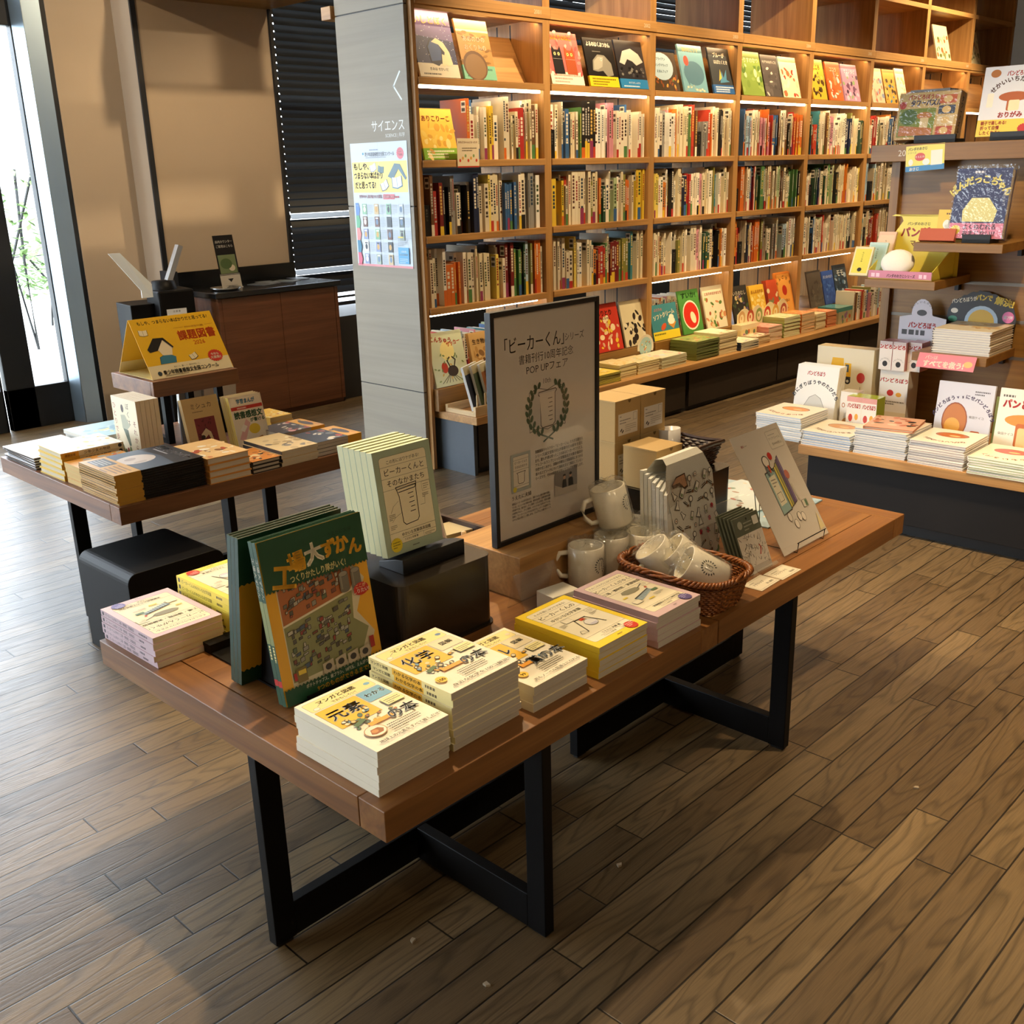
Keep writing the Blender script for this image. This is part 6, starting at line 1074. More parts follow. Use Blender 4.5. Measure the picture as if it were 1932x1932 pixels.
# spine-out rows standing on the far ledge
m = MB(); rg = random.Random(91); x = 6.95
while x < 8.6: w = rg.uniform(.014, .03); c = rg.choice(PAL)[1]; spine_mesh(m, x, 3.41 + rg.uniform(0, .02), ZL, w, .14, rg.uniform(.17, .215), c, rg); x += w + .0008
tag(m.build('ledge_books', PRINT), 'row of spine-out books standing on the far end of the ledge', 'books', kind='stuff')
m = MB(); rg = random.Random(92)
for xa, xb in ((3.17, 3.92), (4.02, 4.76), (4.86, 5.6)):
    x = xa
    while x < xb: w = rg.uniform(.008, .02); spine_mesh(m, x, 3.88, .3886, w, .15, rg.uniform(.16, .2), rg.choice(PAL)[1], rg); x += w + .0008
tag(m.build('rear_books', PRINT), 'small spine-out books in shade behind the upright books', 'books', kind='stuff')
# round pop card, fan of small cards
m = MB(); q = [(.075 + .075 * math.cos(R(a)), 0, .03 + .075 * math.sin(R(a))) for a in range(-20, 201, 15)]; m.prism(q, (0, .0012, 0), '#ddd2b8'); p = P(m, (0, 0, 0), (1, 0, 0), (0, 0, 1)); p.ell(75, 34, 58, 56, '#a8c4c0'); rg = random.Random(6)
for k in range(24): a = rg.uniform(0, 6.28); r_ = rg.uniform(0, 46); p.ell(75 + r_ * math.cos(a), 36 + r_ * math.sin(a), 6, 4, rg.choice(['#d8a84a', '#c96a5a', '#7aa08a', '#e8e0c8']), rg.uniform(0, 180)); p.z -= p.step * .8
tag(m.build('round_card', PRINT, M=T(4.66, 3.578, .345)), 'round white promotion card with small colourful drawings', 'card')
t = thing('fan_card', 'long scalloped promotion card with drawn snacks behind the piles', 'card', T(5.68, 3.576, .36)); m = MB(); pts = [(0, 0, 0), (.62, 0, 0)] + [(.62 - .62 * k / 24, 0, .09 + .055 * abs(math.sin(k * 3.14 / 6)) * (.6 + .4 * (24 - k) / 24)) for k in range(25)]; m.prism(pts, (0, .0012, 0), '#e2d4a8'); p = P(m, (0, 0, 0), (1, 0, 0), (0, 0, 1))
for k, c in enumerate(('#c9a06a', '#b54a2e', '#8a9a4a', '#c23a28', '#d8a24a', '#a8503a')): p.ell(55 + k * 102, 66, 40, 46, c, 10); p.ell(55 + k * 102, 60, 24, 30, '#e6d6ac'); p.ell(50 + k * 102, 66, 8, 12, c)
m.build('card_face', PRINT, t)
# first bay: two upright books, rack of slanted picture books
def cov_beetle(p, W, Hh): rg = random.Random(15); p.rect(0, 0, W, Hh, '#c8cfae'); p.ell(W * .5, Hh * .64, 44, 46, '#e8d890'); p.text('こんちゅう', W * .36, Hh * .82, 28, '#b5402c', 'C', rot=-8, bold=.06, width=W * .6); p.text('サッカー', W * .72, Hh * .74, 26, '#c9502e', 'C', rot=8, bold=.06, width=W * .4); p.ell(W * .56, Hh * .26, 34, 26, '#3a302c'); p.line([(W * .50, Hh * .34), (W * .44, Hh * .46), (W * .52, Hh * .52)], 7, '#2a2422'); p.line([(W * .62, Hh * .34), (W * .68, Hh * .46), (W * .6, Hh * .52)], 7, '#2a2422'); p.ell(W * .34, Hh * .34, 20, 26, '#b5402c'); [p.line([(W * .5, Hh * .24), (W * (.2 + .1 * k), Hh * .06)], 3, '#3a302c') for k in range(7)]; [p.ell(rg.uniform(10, W - 10), rg.uniform(10, Hh * .6), 8, 4, rg.choice(['#8aa06a', '#7a8a5a', '#c9a85a']), rg.uniform(0, 180)) for _ in range(20)]
face_out(3.20, .40 - .0, .215, .235, cov_beetle, '#c8cfae', 'upright pale green insect picture book in the nearest bay', y=3.70, tilt=14, group='upright books in the nearest bay') if False else face_out(3.245, ZS, .222, .255, cov_beetle, '#c8cfae', 'upright pale green insect picture book in the nearest bay', y=3.70, tilt=14, group='upright books in the nearest bay')
face_out(3.505, ZS, .23, .225, cov_pic('#c9a468', '生き物のせかい', '#4a3420', ['#8a6438', '#b58a4a', '#d8b880', '#6a4a2a'], 85), '#b98f52', 'upright tan animal picture book left of the poster', y=3.70, tilt=12, n=2, group='upright books in the nearest bay')
t = thing('slanted_book_rack', 'pale wooden rack with pegs holding slanted picture books on the ledge', 'rack', T(3.175, 3.36, ZL)); MB().box((0, 0, 0), (.34, .016, .045)).build('front_rail', BEECH['x'], t, bevel=.001); MB().box((0, .19, 0), (.34, .206, .035)).build('rear_rail', BEECH['x'], t, bevel=.001)
for xa in (0, .324): MB().box((xa, .0165, 0), (xa + .016, .1895, .02)).build('cross_rail', BEECH['y'], t)
for k in range(7): MB().tube([(.02 + k * .05, .008, .045), (.02 + k * .05, .008, .10)], .005, 8).build('peg', BEECH['z'], t)
SC = ['#2f3648', '#4a5a40', '#9a6238', '#8fa07a', '#6a3a34', '#35343e']
for k in range(6):
    m = MB(); m.box((0, 0, 0), (.175, .205, .012), '#e4e6e4'); p = P(m, (0, 0, .012), (1, 0, 0), (0, 1, 0)); p.rect(1, 1, 174, 204, SC[k]); p.rect(1, 166, 174, 204, '#c9c09a') ; P(m, (0, 205 / 1000, 0), (1, 0, 0), (0, 0, 1)).rect(0, 0, 175, 12, '#b9b46a')
    if k == 5: p.ell(85, 140, 40, 26, '#d8823a'); p.text('ずかん100', 87, 132, 22, '#f0d8a0', 'C', bold=.05); p.vtext('もりのいきもの', 92, 96, 13, '#d8d0c0', .02); p.ell(140, 22, 10, 9, '#e4e4e0')
    tag(m.build('slanted_book', PRINT, M=T(3.190 + k * .052, 3.385, ZL + .024, 26) @ RX(90 - 14) @ Matrix.Translation((0, 0, -.012))), ['leftmost slanted book in the pale rack, navy cover', 'second slanted book in the rack, dark green cover', 'third slanted book in the rack, brown cover', 'fourth slanted book in the rack, grey green cover', 'fifth slanted book in the rack, maroon cover', 'rightmost slanted book in the rack, charcoal cover with orange title'][k], 'book', 'slanted picture books in the rack')
# ================================================================ right-hand island
t = thing('island_plinth', 'dark mottled base cabinet of the right-hand book island', 'cabinet', FI(.03, -2.2, 0)); MB().box((0, 0, .05), (1.0, 2.17, .262)).build('carcass', PLINTH, t, bevel=.002); MB().box((.04, .02, 0), (.96, 2.13, .05)).build('toe_kick', RUBBER, t)
o = MB().box((0, -2.3, .263), (1.06, 0, .299)).build('island_display_board', OAK['y'], M=FI(), bevel=.002); tag(o, 'oak display board on top of the right-hand dark base', 'shelf')
ZI = .2995
t = thing('gondola_panel', 'oak upright display panel with slots rising from the right-hand island', 'display panel', FI(.60, -1.3, ZI))
MB().box((.02, 0, 0), (.05, 1.27, 1.05)).build('back_panel', OAKD['y'], t); MB().box((-.002, 1.245, 0), (.075, 1.28, 1.046)).build('side_post', OAKD['z'], t, bevel=.001); MB().box((-.002, .0, 0), (.075, .035, 1.046)).build('side_post', OAKD['z'], t)
MB().box((-.06, -.02, 1.046), (.30, 1.345, 1.11)).build('top_board', OAKD['y'], t, bevel=.0015)
m = MB(); p = P(m, (-.0605, 1.345, 1.046), (0, -1, 0), (0, 0, 1)); p.text('2013', 112, 20, 32, '#d8cbb0'); m.build('bay_number', PRINT, t)
for z in (.30, .44, .58): MB().box((.0185, .03, z), (.0205, 1.24, z + .012)).build('slot_rail', plain('slot_metal_%d' % (z * 100), '#6f665a', .35, .5), t)
def plate(y0, y1, z, d, lab): o = MB().box((0, 0, 0), (d, y1 - y0, .032)).build('bracket_shelf', OAKD['y'], M=FI(.6205 - d, y0, z), bevel=.0015); tag(o, lab, 'shelf', 'bracket shelves on the oak display panel'); MB().box((d - .03, .03, -.03), (d, .045, 0)).build('bracket', RUBBER, o); return o
plate(-.365, -.092, .887, .345, 'bracket shelf carrying the panda goods tray, highest at left'); plate(-.585, -.265, 1.026, .33, 'bracket shelf carrying the wrapped navy picture book'); plate(-.565, -.285, .615, .30, 'bracket shelf with white book pile and pink card')
# piles on the island front: white picture books
def ipile(x, y, n, th, w, d, fn, c, page, lab, group, **k): stack(FI, x + d, y, ZI, 90, n, th, (w, d, th), dict(cover=c, spine_at='R', hard=True, page=page, top=fn, spinecol='#e6e6e2'), lab, group, 'white_picture_book', **k)
def cov_bread(title, tc, bc, bg='#ebe2cc'):
    def f(p, W, Hh): p.rect(0, 0, W, Hh, bg); p.arc(title, W / 2, Hh * .40, Hh * .40, 132, 48, Hh * .10, tc, .05); p.ell(W / 2, Hh * .36, W * .30, Hh * .16, '#8a5228'); p.ell(W / 2, Hh * .37, W * .28, Hh * .14, bc); p.ell(W * .44, Hh * .40, W * .1, Hh * .04, '#e6c48a')
    return f
FIY = dict(turn=1.0, jit=.003)
def flat(fn): return lambda p, W, Hh: fn(p, W, Hh)
IP = [(.012, .005, 11, .0086, cov_bread('おにぎりのたび', '#b5301f', '#d89048'), '#d8e2ea', 'tall white pile at the island\'s left corner'), (.004, -.205, 6, .0092, cov_bread('まるいパンのほん', '#a8602a', '#d8a068'), '#b9cbe0', 'low white and blue pile second along the island'), (.002, -.420, 11, .0087, cov_bread('しろいパンのほん', '#a84a2a', '#c9825a'), '#d4d6da', 'white pile under loose bread book, third along the island'), (-.005, -.635, 10, .0085, cov_bread('ながいパンのほん', '#a8502a', '#b5642e'), '#dcc8c0', 'white and pink pile fourth along the island'), (-.012, -.850, 7, .0082, cov_bread('ももいろパン', '#c9603a', '#c9605a'), '#cfd8a4', 'white and green pile at the island\'s right')]
for x, y, n, th, fn, page, d in IP: ipile(x + .012, y - .0, n, th, .200, .225, fn, '#e6e2d8', page, ('top picture book of the ' + d, d), 'picture books, ' + d, **FIY)
stack(FI, .24, -.395, ZI + .0995, 100, 1, .010, (.18, .20, .010), dict(cover='#c9805a', spine_at='R', hard=True, page='#d8cfb8', top=cov_pic('#d8a888', None, '#3a2a1a', ['#c9704a', '#3a3430', '#e2c4a4', '#b5603a'], 93)), ('loose red brown book lying askew on the third island pile', 'x'), 'loose books on the island', 'loose_book')
# upright books on the island
def iup(x, ytop, w, h, fn, bg, lab, n=1, th=.012, tilt=8, z=ZI):
    for k in range(n):
        o = make_book('upright_picture_book', w, h, th, bg, 'L', True, '#dccf9c', top=fn if k == 0 else None) if k < 2 else dup(o, Matrix()); tag(o, lab if k == 0 else '%s copy behind the %s' % (['second', 'third', 'fourth', 'fifth'][k - 1], lab), 'book', 'upright picture books on the island')
        o.matrix_basis = FI(x, ytop, z + .0008 + th * math.sin(R(tilt)), -90) @ T(0, k * (th + .0006) / math.cos(R(tilt)), 0) @ RX(90 - tilt) @ Matrix.Translation((0, 0, -th))
def cov_onigiri(p, W, Hh): p.rect(0, 0, W, Hh, '#e6e2d8'); p.text('パンどろぼう', W * .46, Hh * .84, 20, '#b5302a', 'C', bold=.06, width=W * .42); p.arc('おにぎりぼうやのたびだち', W / 2, Hh * .30, Hh * .40, 152, 28, 19, '#1c1a1a', .06); p.poly([(W * .18, 20), (W * .22, 70), (W * .36, 118), (W * .5, 132), (W * .64, 118), (W * .78, 70), (W * .82, 20)], '#8a867c'); p.poly([(W * .19, 20), (W * .23, 70), (W * .37, 116), (W * .5, 130), (W * .63, 116), (W * .77, 70), (W * .81, 20)], '#c9c5b8'); p.rect(W * .40, 20, W * .60, 60, '#1c1c1e')
iup(.300, .198, .186, .250, cov_onigiri, '#e2ded2', 'upright white picture book with rice ball drawing', n=5, tilt=9)
def cov_nise(p, W, Hh): p.rect(0, 0, W, Hh, '#c9cbd6'); p.rect(0, 0, W, Hh * .28, '#e2dccb'); p.arc('パンどろぼうvsにせパンどろぼう', W / 2, Hh * .36, Hh * .42, 160, 20, 17, '#3a2a54', .06); p.ell(W * .36, Hh * .44, W * .23, Hh * .27, '#8a4a22'); p.ell(W * .36, Hh * .44, W * .21, Hh * .25, '#b5702e'); p.ell(W * .33, Hh * .36, W * .14, Hh * .12, '#d8a040'); p.rr(W * .66, Hh * .16, W * .84, Hh * .32, 8, '#a8582a'); p.rr(W * .67, Hh * .15, W * .81, Hh * .29, 6, '#ebdcb8'); p.text('柴田ケイコ', W * .74, Hh * .50, 11, '#3a342c', 'C'); p.lines(W * .66, Hh * .88, W * .26, 2, 10, 5, '#5a5a64')
iup(.262, -.414, .206, .255, cov_nise, '#c9cbd6', 'upright pale lilac picture book with brown bread drawing', tilt=7)
def cov_pan(p, W, Hh): p.rect(0, 0, W, Hh, '#e4e0d4'); p.lines(W * .06, Hh * .88, W * .4, 1, 4, 8, '#5a564c'); p.text('パンどろぼう', W * .08, Hh * .74, 34, '#b5302a', bold=.08, width=W * .86); p.ell(W * .5, Hh * .56, W * .36, Hh * .09, '#c98a3a'); p.rr(W * .34, Hh * .18, W * .70, Hh * .52, 10, '#b5642e'); p.rr(W * .38, Hh * .18, W * .64, Hh * .46, 8, '#dfc08a'); p.text('柴田ケイコ', W * .06, Hh * .34, 11, '#3a342c'); p.text('自分だけの', W * .06, Hh * .10, 24, '#4a4036', bold=.05, width=W * .6)
iup(.255, -.640, .206, .255, cov_pan, '#e4e0d4', 'upright white picture book with hat shaped bread at the right', tilt=7)
iup(.36, -.600, .05, .20, None, '#a9c08a', 'thin pale green book wedged between two upright books', tilt=4)
# wrapped boxes and counter displays behind the front piles
def carton_i(name, x, y, w, d, h, c, side, pr, lab, z=ZI, M=None, cat='box', rz=0):
    """w runs along -Y (screen right), d along +X"""
    m = MB(); m.box((0, -w, 0), (d, 0, h), c); p = P(m, (0, 0, 0), (0, -1, 0), (0, 0, 1)); pr(p, w * 1000, h * 1000)
    q = P(m, (0, 0, h), (0, -1, 0), (1, 0, 0)); q.rect(0, 0, w * 1000, d * 1000, side); r_ = P(m, (0, -w, 0), (1, 0, 0), (0, 0, 1)); r_.rect(0, 0, d * 1000, h * 1000, side)
    o = m.build(name, GLOSSY, M=FI(x, y, z, rz)); tag(o, lab, cat); return o
def pr_truck(p, W, Hh): p.rect(0, 0, W, Hh, '#d9cfb2'); p.rect(0, Hh * .44, W * .3, Hh * .52, '#8a8a84'); p.poly([(W * .24, Hh * .66), (W * .28, Hh * .86), (W * .48, Hh * .86), (W * .50, Hh * .66)], '#d8a82a'); p.rect(W * .50, Hh * .58, W * .62, Hh * .80, '#d8a82a'); p.rect(W * .52, Hh * .68, W * .58, Hh * .78, '#4a5a64'); p.rect(W * .22, Hh * .56, W * .62, Hh * .62, '#3a3a38'); [p.ell(W * u, Hh * .56, 13, 13, '#2a2a2a') for u in (.28, .36, .44, .57)]; [p.ell(W * u, Hh * .56, 6, 6, '#b9b4a4') for u in (.28, .36, .44, .57)]; p.ell(W * .80, Hh * .62, 18, 22, '#b5302a'); p.line([(W * .80, Hh * .5), (W * .80, Hh * .40)], 2, '#5a4a3a'); p.lines(W * .1, Hh * .28, W * .3, 2, 12, 7, '#4a463c'); p.ell(W * .74, Hh * .3, 26, 20, '#e0b478'); p.lines(W * .55, Hh * .12, W * .3, 1, 5, 8, '#6a5a44')
carton_i('towel_gift_set', .45, .172, .250, .07, .315, '#d9cfb2', '#d2c094', pr_truck, 'cream wrapped set with yellow dump truck drawing on the island', cat='gift set')
def pr_ring(p, W, Hh): p.rect(0, 0, W, Hh, '#e2ddd2'); [p.ell(W * (.2 + .3 * k), Hh * .66, 7, 10, '#a8602a') for k in range(3)]; [p.ell(W * (.2 + .3 * k), Hh * .66, 4.4, 7, '#e2ddd2') for k in range(3)]; p.ell(W * .5, Hh * .2, W * .36, Hh * .16, '#d8a468')
carton_i('small_goods_box', .30, -.018, .070, .06, .165, '#e2ddd2', '#d9d2c2', pr_ring, 'narrow white goods box with small ring drawings')
def pr_red(t_): return lambda p, W, Hh: (p.rect(0, 0, W, Hh, '#e4dfd6'), p.rect(0, Hh * .84, W, Hh, '#d8a09a'), p.text(t_, W / 2, Hh * .66, Hh * .16, '#b5302a', 'C', bold=.06, width=W * .86), p.ell(W * .3, Hh * .34, W * .14, Hh * .12, '#b5302a'), p.ell(W * .7, Hh * .38, W * .12, Hh * .1, '#d8a040'), p.lines(W * .1, Hh * .12, W * .8, 1, 4, Hh * .07, '#4a463c'))
carton_i('toy_box', .25, -.070, .062, .075, .130, '#e4dfd6', '#b4c03a', pr_red('パンどろぼう'), 'left yellow-green topped toy box on the display stand', z=ZI + .03); carton_i('toy_box', .25, -.1325, .062, .075, .130, '#e4dfd6', '#a9b83a', pr_red('パンどろぼう'), 'right yellow-green topped toy box on the display stand', z=ZI + .03)
o = MB().box((0, -.135, 0), (.10, 0, .029), '#c9a458').box((-.001, -.015, .0), (0, 0, .029), '#b5302a').build('box_stand', KRAFT, M=FI(.243, -.065, ZI)); tag(o, 'low tan cardboard stand under the two toy boxes', 'stand')
carton_i('toy_display_box', .44, -.115, .118, .10, .245, '#dfdad0', '#d6cfc2', lambda p, W, Hh: (p.rect(0, 0, W, Hh, '#dfdad0'), p.text('パンどろぼう', W / 2, Hh * .80, 20, '#b5302a', 'C', bold=.06), p.ell(W * .4, Hh * .62, 14, 13, '#b5302a'), p.ell(W * .7, Hh * .6, 12, 9, '#d8a040'), p.lines(10, Hh * .46, W - 20, 2, 9, 6, '#6a6458'), p.rect(0, 0, W, Hh * .3, '#d9cdb0')), 'tall white display carton behind the toy boxes')
for k in range(3):
    carton_i('capsule_toy_box', .43 + .02 * (k == 2), -.108 - k * .055, .052, .08, .115, '#e0d9d2', '#cf8f90', lambda p, W, Hh: (p.rect(0, 0, W, Hh, '#e0d9d2'), p.rect(0, Hh * .74, W, Hh * .98, '#d8c4c0'), p.text('ンどろ', W / 2, Hh * .76, 19, '#b5302a', 'C', bold=.07, width=W * .92), p.arc('いろいろたのしい', W / 2, Hh * .22, W * .38, 150, 30, 6, '#3a342c'), p.ell(W / 2, Hh * .22, W * .2, Hh * .1, '#2a2624')), ['left small red topped box on the white display carton', 'middle small red topped box on the white display carton', 'right small red topped box on the white display carton'][k], z=ZI + .2455)
t = thing('header_card', 'white header card with rounded top behind the red topped boxes', 'card', FI(.555, -.125, ZI + .2455)); m = MB(); q = [(0, 0, .0), (0, 0, .20), (0, -.05, .21)] + [(0, -.085 - .04 * math.cos(R(180 - a)) * -1 if False else -.09 + .042 * math.cos(R(a)), .215 + .06 * math.sin(R(a))) for a in range(0, 181, 20)] + [(0, -.135, .21), (0, -.19, .20), (0, -.19, 0)]; m.prism(q, (.0015, 0, 0), '#cfcad0'); p = P(m, (-.0002, 0, 0), (0, -1, 0), (0, 0, 1)); p.text('パンどろぼう', 95, 160, 26, '#b5302a', 'C', bold=.07, width=110); p.lines(14, 130, 160, 1, 8, 20, '#3a3634'); p.arc('おいしいたのしい', 90, 215, 44, 150, 30, 11, '#3a3634'); p.ell(90, 220, 20, 12, '#3a3634'); m.build('card_face', PRINT, t)
# bracket shelf goods
t = thing('goods_tray', 'yellow open tray with scalloped back card on the left bracket shelf', 'display tray', FI(.285, -.098, .9195)); m = MB(); m.box((0, -.25, 0), (.20, 0, .004), '#d8c84a').box((0, -.25, 0), (.003, 0, .032), '#c97a90'); p = P(m, (-.0002, 0, 0), (0, -1, 0), (0, 0, 1)); p.text('パンダのおさじシリーズ', 130, 9, 13, '#4a2a34', 'C', bold=.05, width=110); p.lines(14, 8, 50, 1, 5, 14, '#e8c0cc'); p.lines(200, 8, 44, 1, 5, 14, '#e8c0cc')
m.prism([(0, 0, .0), (0, 0, .032), (.2, 0, .12), (.2, 0, 0)], (0, -.003, 0), '#d2c448'); m.prism([(0, -.247, .0), (0, -.247, .032), (.2, -.247, .12), (.2, -.247, 0)], (0, -.003, 0), '#d2c448'); m.build('tray', PRINT, t)
m = MB(); q = [(.2, .02, 0), (.2, .02, .12)] + [(.2, -.008 + .03 * math.cos(R(a)), .20 + .03 * math.sin(R(a))) for a in (170, 140, 110, 80, 50)] + [(.2, -.06, .222), (.2, -.12, .226), (.2, -.18, .222)] + [(.2, -.235 + .03 * math.cos(R(a)), .20 + .03 * math.sin(R(a))) for a in (130, 100, 70, 40, 10)] + [(.2, -.265, .12), (.2, -.265, 0)]; m.prism(q, (.002, 0, 0), '#dccb4e'); p = P(m, (.1998, 0, 0), (0, -1, 0), (0, 0, 1)); p.text('パンダのおさじ', 100, 190, 13, '#4a3a24', 'C', bold=.03); p.text('パンダフル', 128, 148, 40, '#a8382a', 'C', bold=.06, width=190); p.text('マーケット', 128, 112, 26, '#8a5a2a', 'C', bold=.04, width=110); m.build('back_card', PRINT, t)
def pouch(): 
    m = MB(); n = 24; rings = []
    for j, (s, z) in enumerate(((1.0, .0), (1.04, .008), (1.0, .018), (.8, .028), (.4, .034), (.001, .036))): rings.append([m.add((.062 * s * math.cos(2 * math.pi * k / n), .05 * s * math.sin(2 * math.pi * k / n), z)) for k in range(n)])
    for A_, B_ in zip(rings, rings[1:]):
        for k in range(n): m.idx([A_[k], A_[(k + 1) % n], B_[(k + 1) % n], B_[k]], '#ece6d8')
    m.idx(rings[0][::-1], '#ece6d8'); return m
o = pouch().build('plush_pouch', FABRIC, M=FI(.335, -.195, .975, -90) @ RX(66), smooth=True); tag(o, 'round white plush pouch at the right of the yellow tray', 'pouch')
def pk(x, y, w, h, c, c2, lab, z=.924):
    m = MB(); m.box((0, 0, 0), (w, h, .012), c); p = P(m, (0, 0, .012), (1, 0, 0), (0, 1, 0)); p.rect(w * 80, h * 80, w * 920, h * 920, c2); p.vtext('ちいさな本', w * 500, h * 760, 8, '#4a4430', .02); p.ell(w * 500, h * 200, 9, 8, '#3a3630'); tag(m.build('small_pack', GLOSSY, M=FI(x, y, z, -90) @ RX(66)), lab, 'packet', 'small packets in the yellow tray')
pk(.30, -.018, .075, .115, '#d8cfa8', '#d8cc5a', 'yellow packet leaning at the left front of the yellow tray'); pk(.345, -.052, .075, .13, '#b8cfc8', '#a9c8c4', 'pale teal packet behind the yellow one in the tray'); pk(.40, -.055, .07, .17, '#d8b8a0', '#dcc4a8', 'peach packet at the back of the yellow tray')
def cov_wrap(p, W, Hh): p.rect(0, 0, W, Hh, '#232f5e'); p.rect(0, 0, W, Hh * .22, '#d8809c'); p.text('よくねむれる', W * .56, Hh * .135, 22, '#3a2440', 'C', bold=.05, width=W * .6); p.text('おまじない!?', W * .56, Hh * .04, 22, '#3a2440', 'C', bold=.05, width=W * .6); p.ell(W * .12, Hh * .12, 18, 17, '#d8c84a'); p.arc('ぱんだっこちゃん', W * .48, Hh * .34, Hh * .46, 138, 42, 32, '#e8dc7a', .07); p.lines(W * .32, Hh * .93, W * .36, 1, 4, 8, '#d8d8e0'); p.poly([(W * .22, Hh * .24), (W * .2, Hh * .40), (W * .34, Hh * .58), (W * .66, Hh * .58), (W * .84, Hh * .40), (W * .8, Hh * .24)], '#d8d08a'); p.ell(W * .82, Hh * .86, 9, 11, '#e8dc7a'); p.ell(W * .84, Hh * .87, 8, 10, '#232f5e'); p.vtext('柴田ケイコ', W * .93, Hh * .66, 11, '#d8d8e0', .02)
def wrapped(x, ytop, z, w, h, th, fn, bg, lab, tilt=10, name='wrapped_picture_book', n=1):
    o = make_book(name, w, h, th, bg, 'L', True, '#e2dccb', top=fn); tag(o, lab, 'book'); o.matrix_basis = FI(x, ytop, z, -90) @ RX(90 - tilt) @ Matrix.Translation((0, 0, -th))
    MB().box((-.004, -.002, -.002), (w + .006, h + .012, th + .003)).build('clear_wrap', FILM, o); return o
def holder(x, ytop, z, w, lab): o = MB().box((0, 0, 0), (w, .09, .014)).box((0, 0, 0), (w, .012, .03)).build('book_rest', RUBBER, M=FI(x, ytop, z, -90), bevel=.001); tag(o, lab, 'book stand', 'black book rests on the island'); return o
holder(.315, -.43, 1.0585, .10, 'black book rest under the wrapped navy book'); wrapped(.33, -.372, 1.074, .190, .245, .040, cov_wrap, '#232f5e', 'navy picture book in clear wrap, pink band, on the bracket shelf')
m = MB(); m.box((0, 0, 0), (.115, .11, .004), '#dcb83a'); p = P(m, (0, 0, .004), (1, 0, 0), (0, 1, 0)); p.lines(30, 92, 60, 1, 5, 6, '#6a4a1a'); p.ell(36, 56, 15, 17, '#e8e2d0'); p.ell(78, 60, 15, 17, '#c98a3a'); p.ell(92, 34, 12, 13, '#e8e2d0'); tag(m.build('small_picture_card', PRINT, M=FI(.46, -.278, 1.0585, -90) @ RX(84)), 'small yellow card standing left of the wrapped navy book', 'card')
m = MB(); m.box((0, 0, 0), (.13, .045, .02), '#b5604a'); tag(m.build('keychain_packet', GLOSSY, M=FI(.33, -.272, 1.0585, -90) @ RX(70)), 'reddish keychain packet at the left of the upper bracket shelf', 'packet')
stack(FI, .60, -.558, .6475, 90, 10, .0088, (.215, .24, .0088), dict(cover='#e2dccc', spine_at='R', hard=True, page='#dad6d0', top=cov_pic('#e2d4b0', None, '#8a6a3a', ['#d8b87a', '#c9a060', '#efe4c8'], 95), spinecol='#3a302a'), ('top white picture book of the pile on the lower bracket shelf', 'white pile on the lower bracket shelf'), 'white picture books on the bracket shelf', 'white_picture_book')
m = MB(); m.box((0, 0, 0), (.215, .058, .0012), '#d8808c'); p = P(m, (0, 0, .0012), (1, 0, 0), (0, 1, 0)); p.text('パンは', 50, 36, 16, '#f0e2d8', 'C', bold=.04); p.text('すべてを救う!', 100, 8, 27, '#f4ead8', 'C', bold=.07, width=150); p.ell(190, 26, 16, 12, '#e0b478'); tag(m.build('pink_shelf_card', PRINT, M=FI(.288, -.318, .598, -90) @ RX(62)), 'pink promotion card on the front of the lower bracket shelf', 'card')
t = thing('cloud_card', 'black scalloped promotion card with yellow lettering behind the white pile', 'card', FI(.600, -.30, .6475)); m = MB(); q = [(0, .01, 0), (0, .0, .13)] + [(0, -.01 - .235 * k / 20, .155 + .05 * math.sin(math.pi * k / 20) + .008 * abs(math.sin(k * 1.2))) for k in range(21)] + [(0, -.262, .11), (0, -.255, 0)]; m.prism(q, (.0015, 0, 0), '#1e1a18'); p = P(m, (-.0002, 0, 0), (0, -1, 0), (0, 0, 1)); p.text('パンどろぼうが', 14, 158, 19, '#e8e0c8', rot=10, bold=.06, width=96); p.text('パンで', 106, 176, 26, '#e8cc4a', bold=.07, width=60); p.text('解決!', 176, 168, 32, '#e8cc4a', rot=-12, bold=.07, width=70); p.ell(132, 92, 64, 62, '#a9bccb'); p.ell(132, 92, 50, 48, '#cfa63a'); p.ell(232, 116, 22, 22, '#c96a9a'); p.text('第7弾', 232, 110, 14, '#f0e0ea', 'C', bold=.05); p.ell(26, 130, 14, 10, '#e6dcc8'); p.ell(22, 98, 18, 12, '#3f8a6a'); p.ell(30, 68, 16, 11, '#c98a7a'); m.build('card_face', PRINT, t)
m = MB(); m.box((0, 0, 0), (.150, .095, .001), '#e0d25a'); p = P(m, (0, 0, .001), (1, 0, 0), (0, 1, 0)); p.rect(0, 0, 150, 20, '#2f7ab0'); p.rect(98, 18, 142, 72, '#e2dccb'); p.text('パンダのおさじ', 46, 78, 12, '#3a3424', 'C', bold=.05, width=74); p.text('シリーズ', 24, 66, 9, '#3a3424', 'C'); p.ell(56, 52, 20, 15, '#c23a30'); p.text('そろえる!', 56, 49, 9, '#f4e8d8', 'C', bold=.04); p.text('おさじ', 34, 4, 13, '#f0f0e0', 'C', bold=.06); p.ell(80, 32, 14, 12, '#e6e2d6'); p.ell(20, 34, 9, 12, '#e6e2d6')
tag(m.build('shelf_front_card', PRINT, M=FI(.5375, -.103, 1.305, -90) @ RX(88) @ RZ(4)), 'yellow and blue card stuck on the top board beside number 2013', 'card')
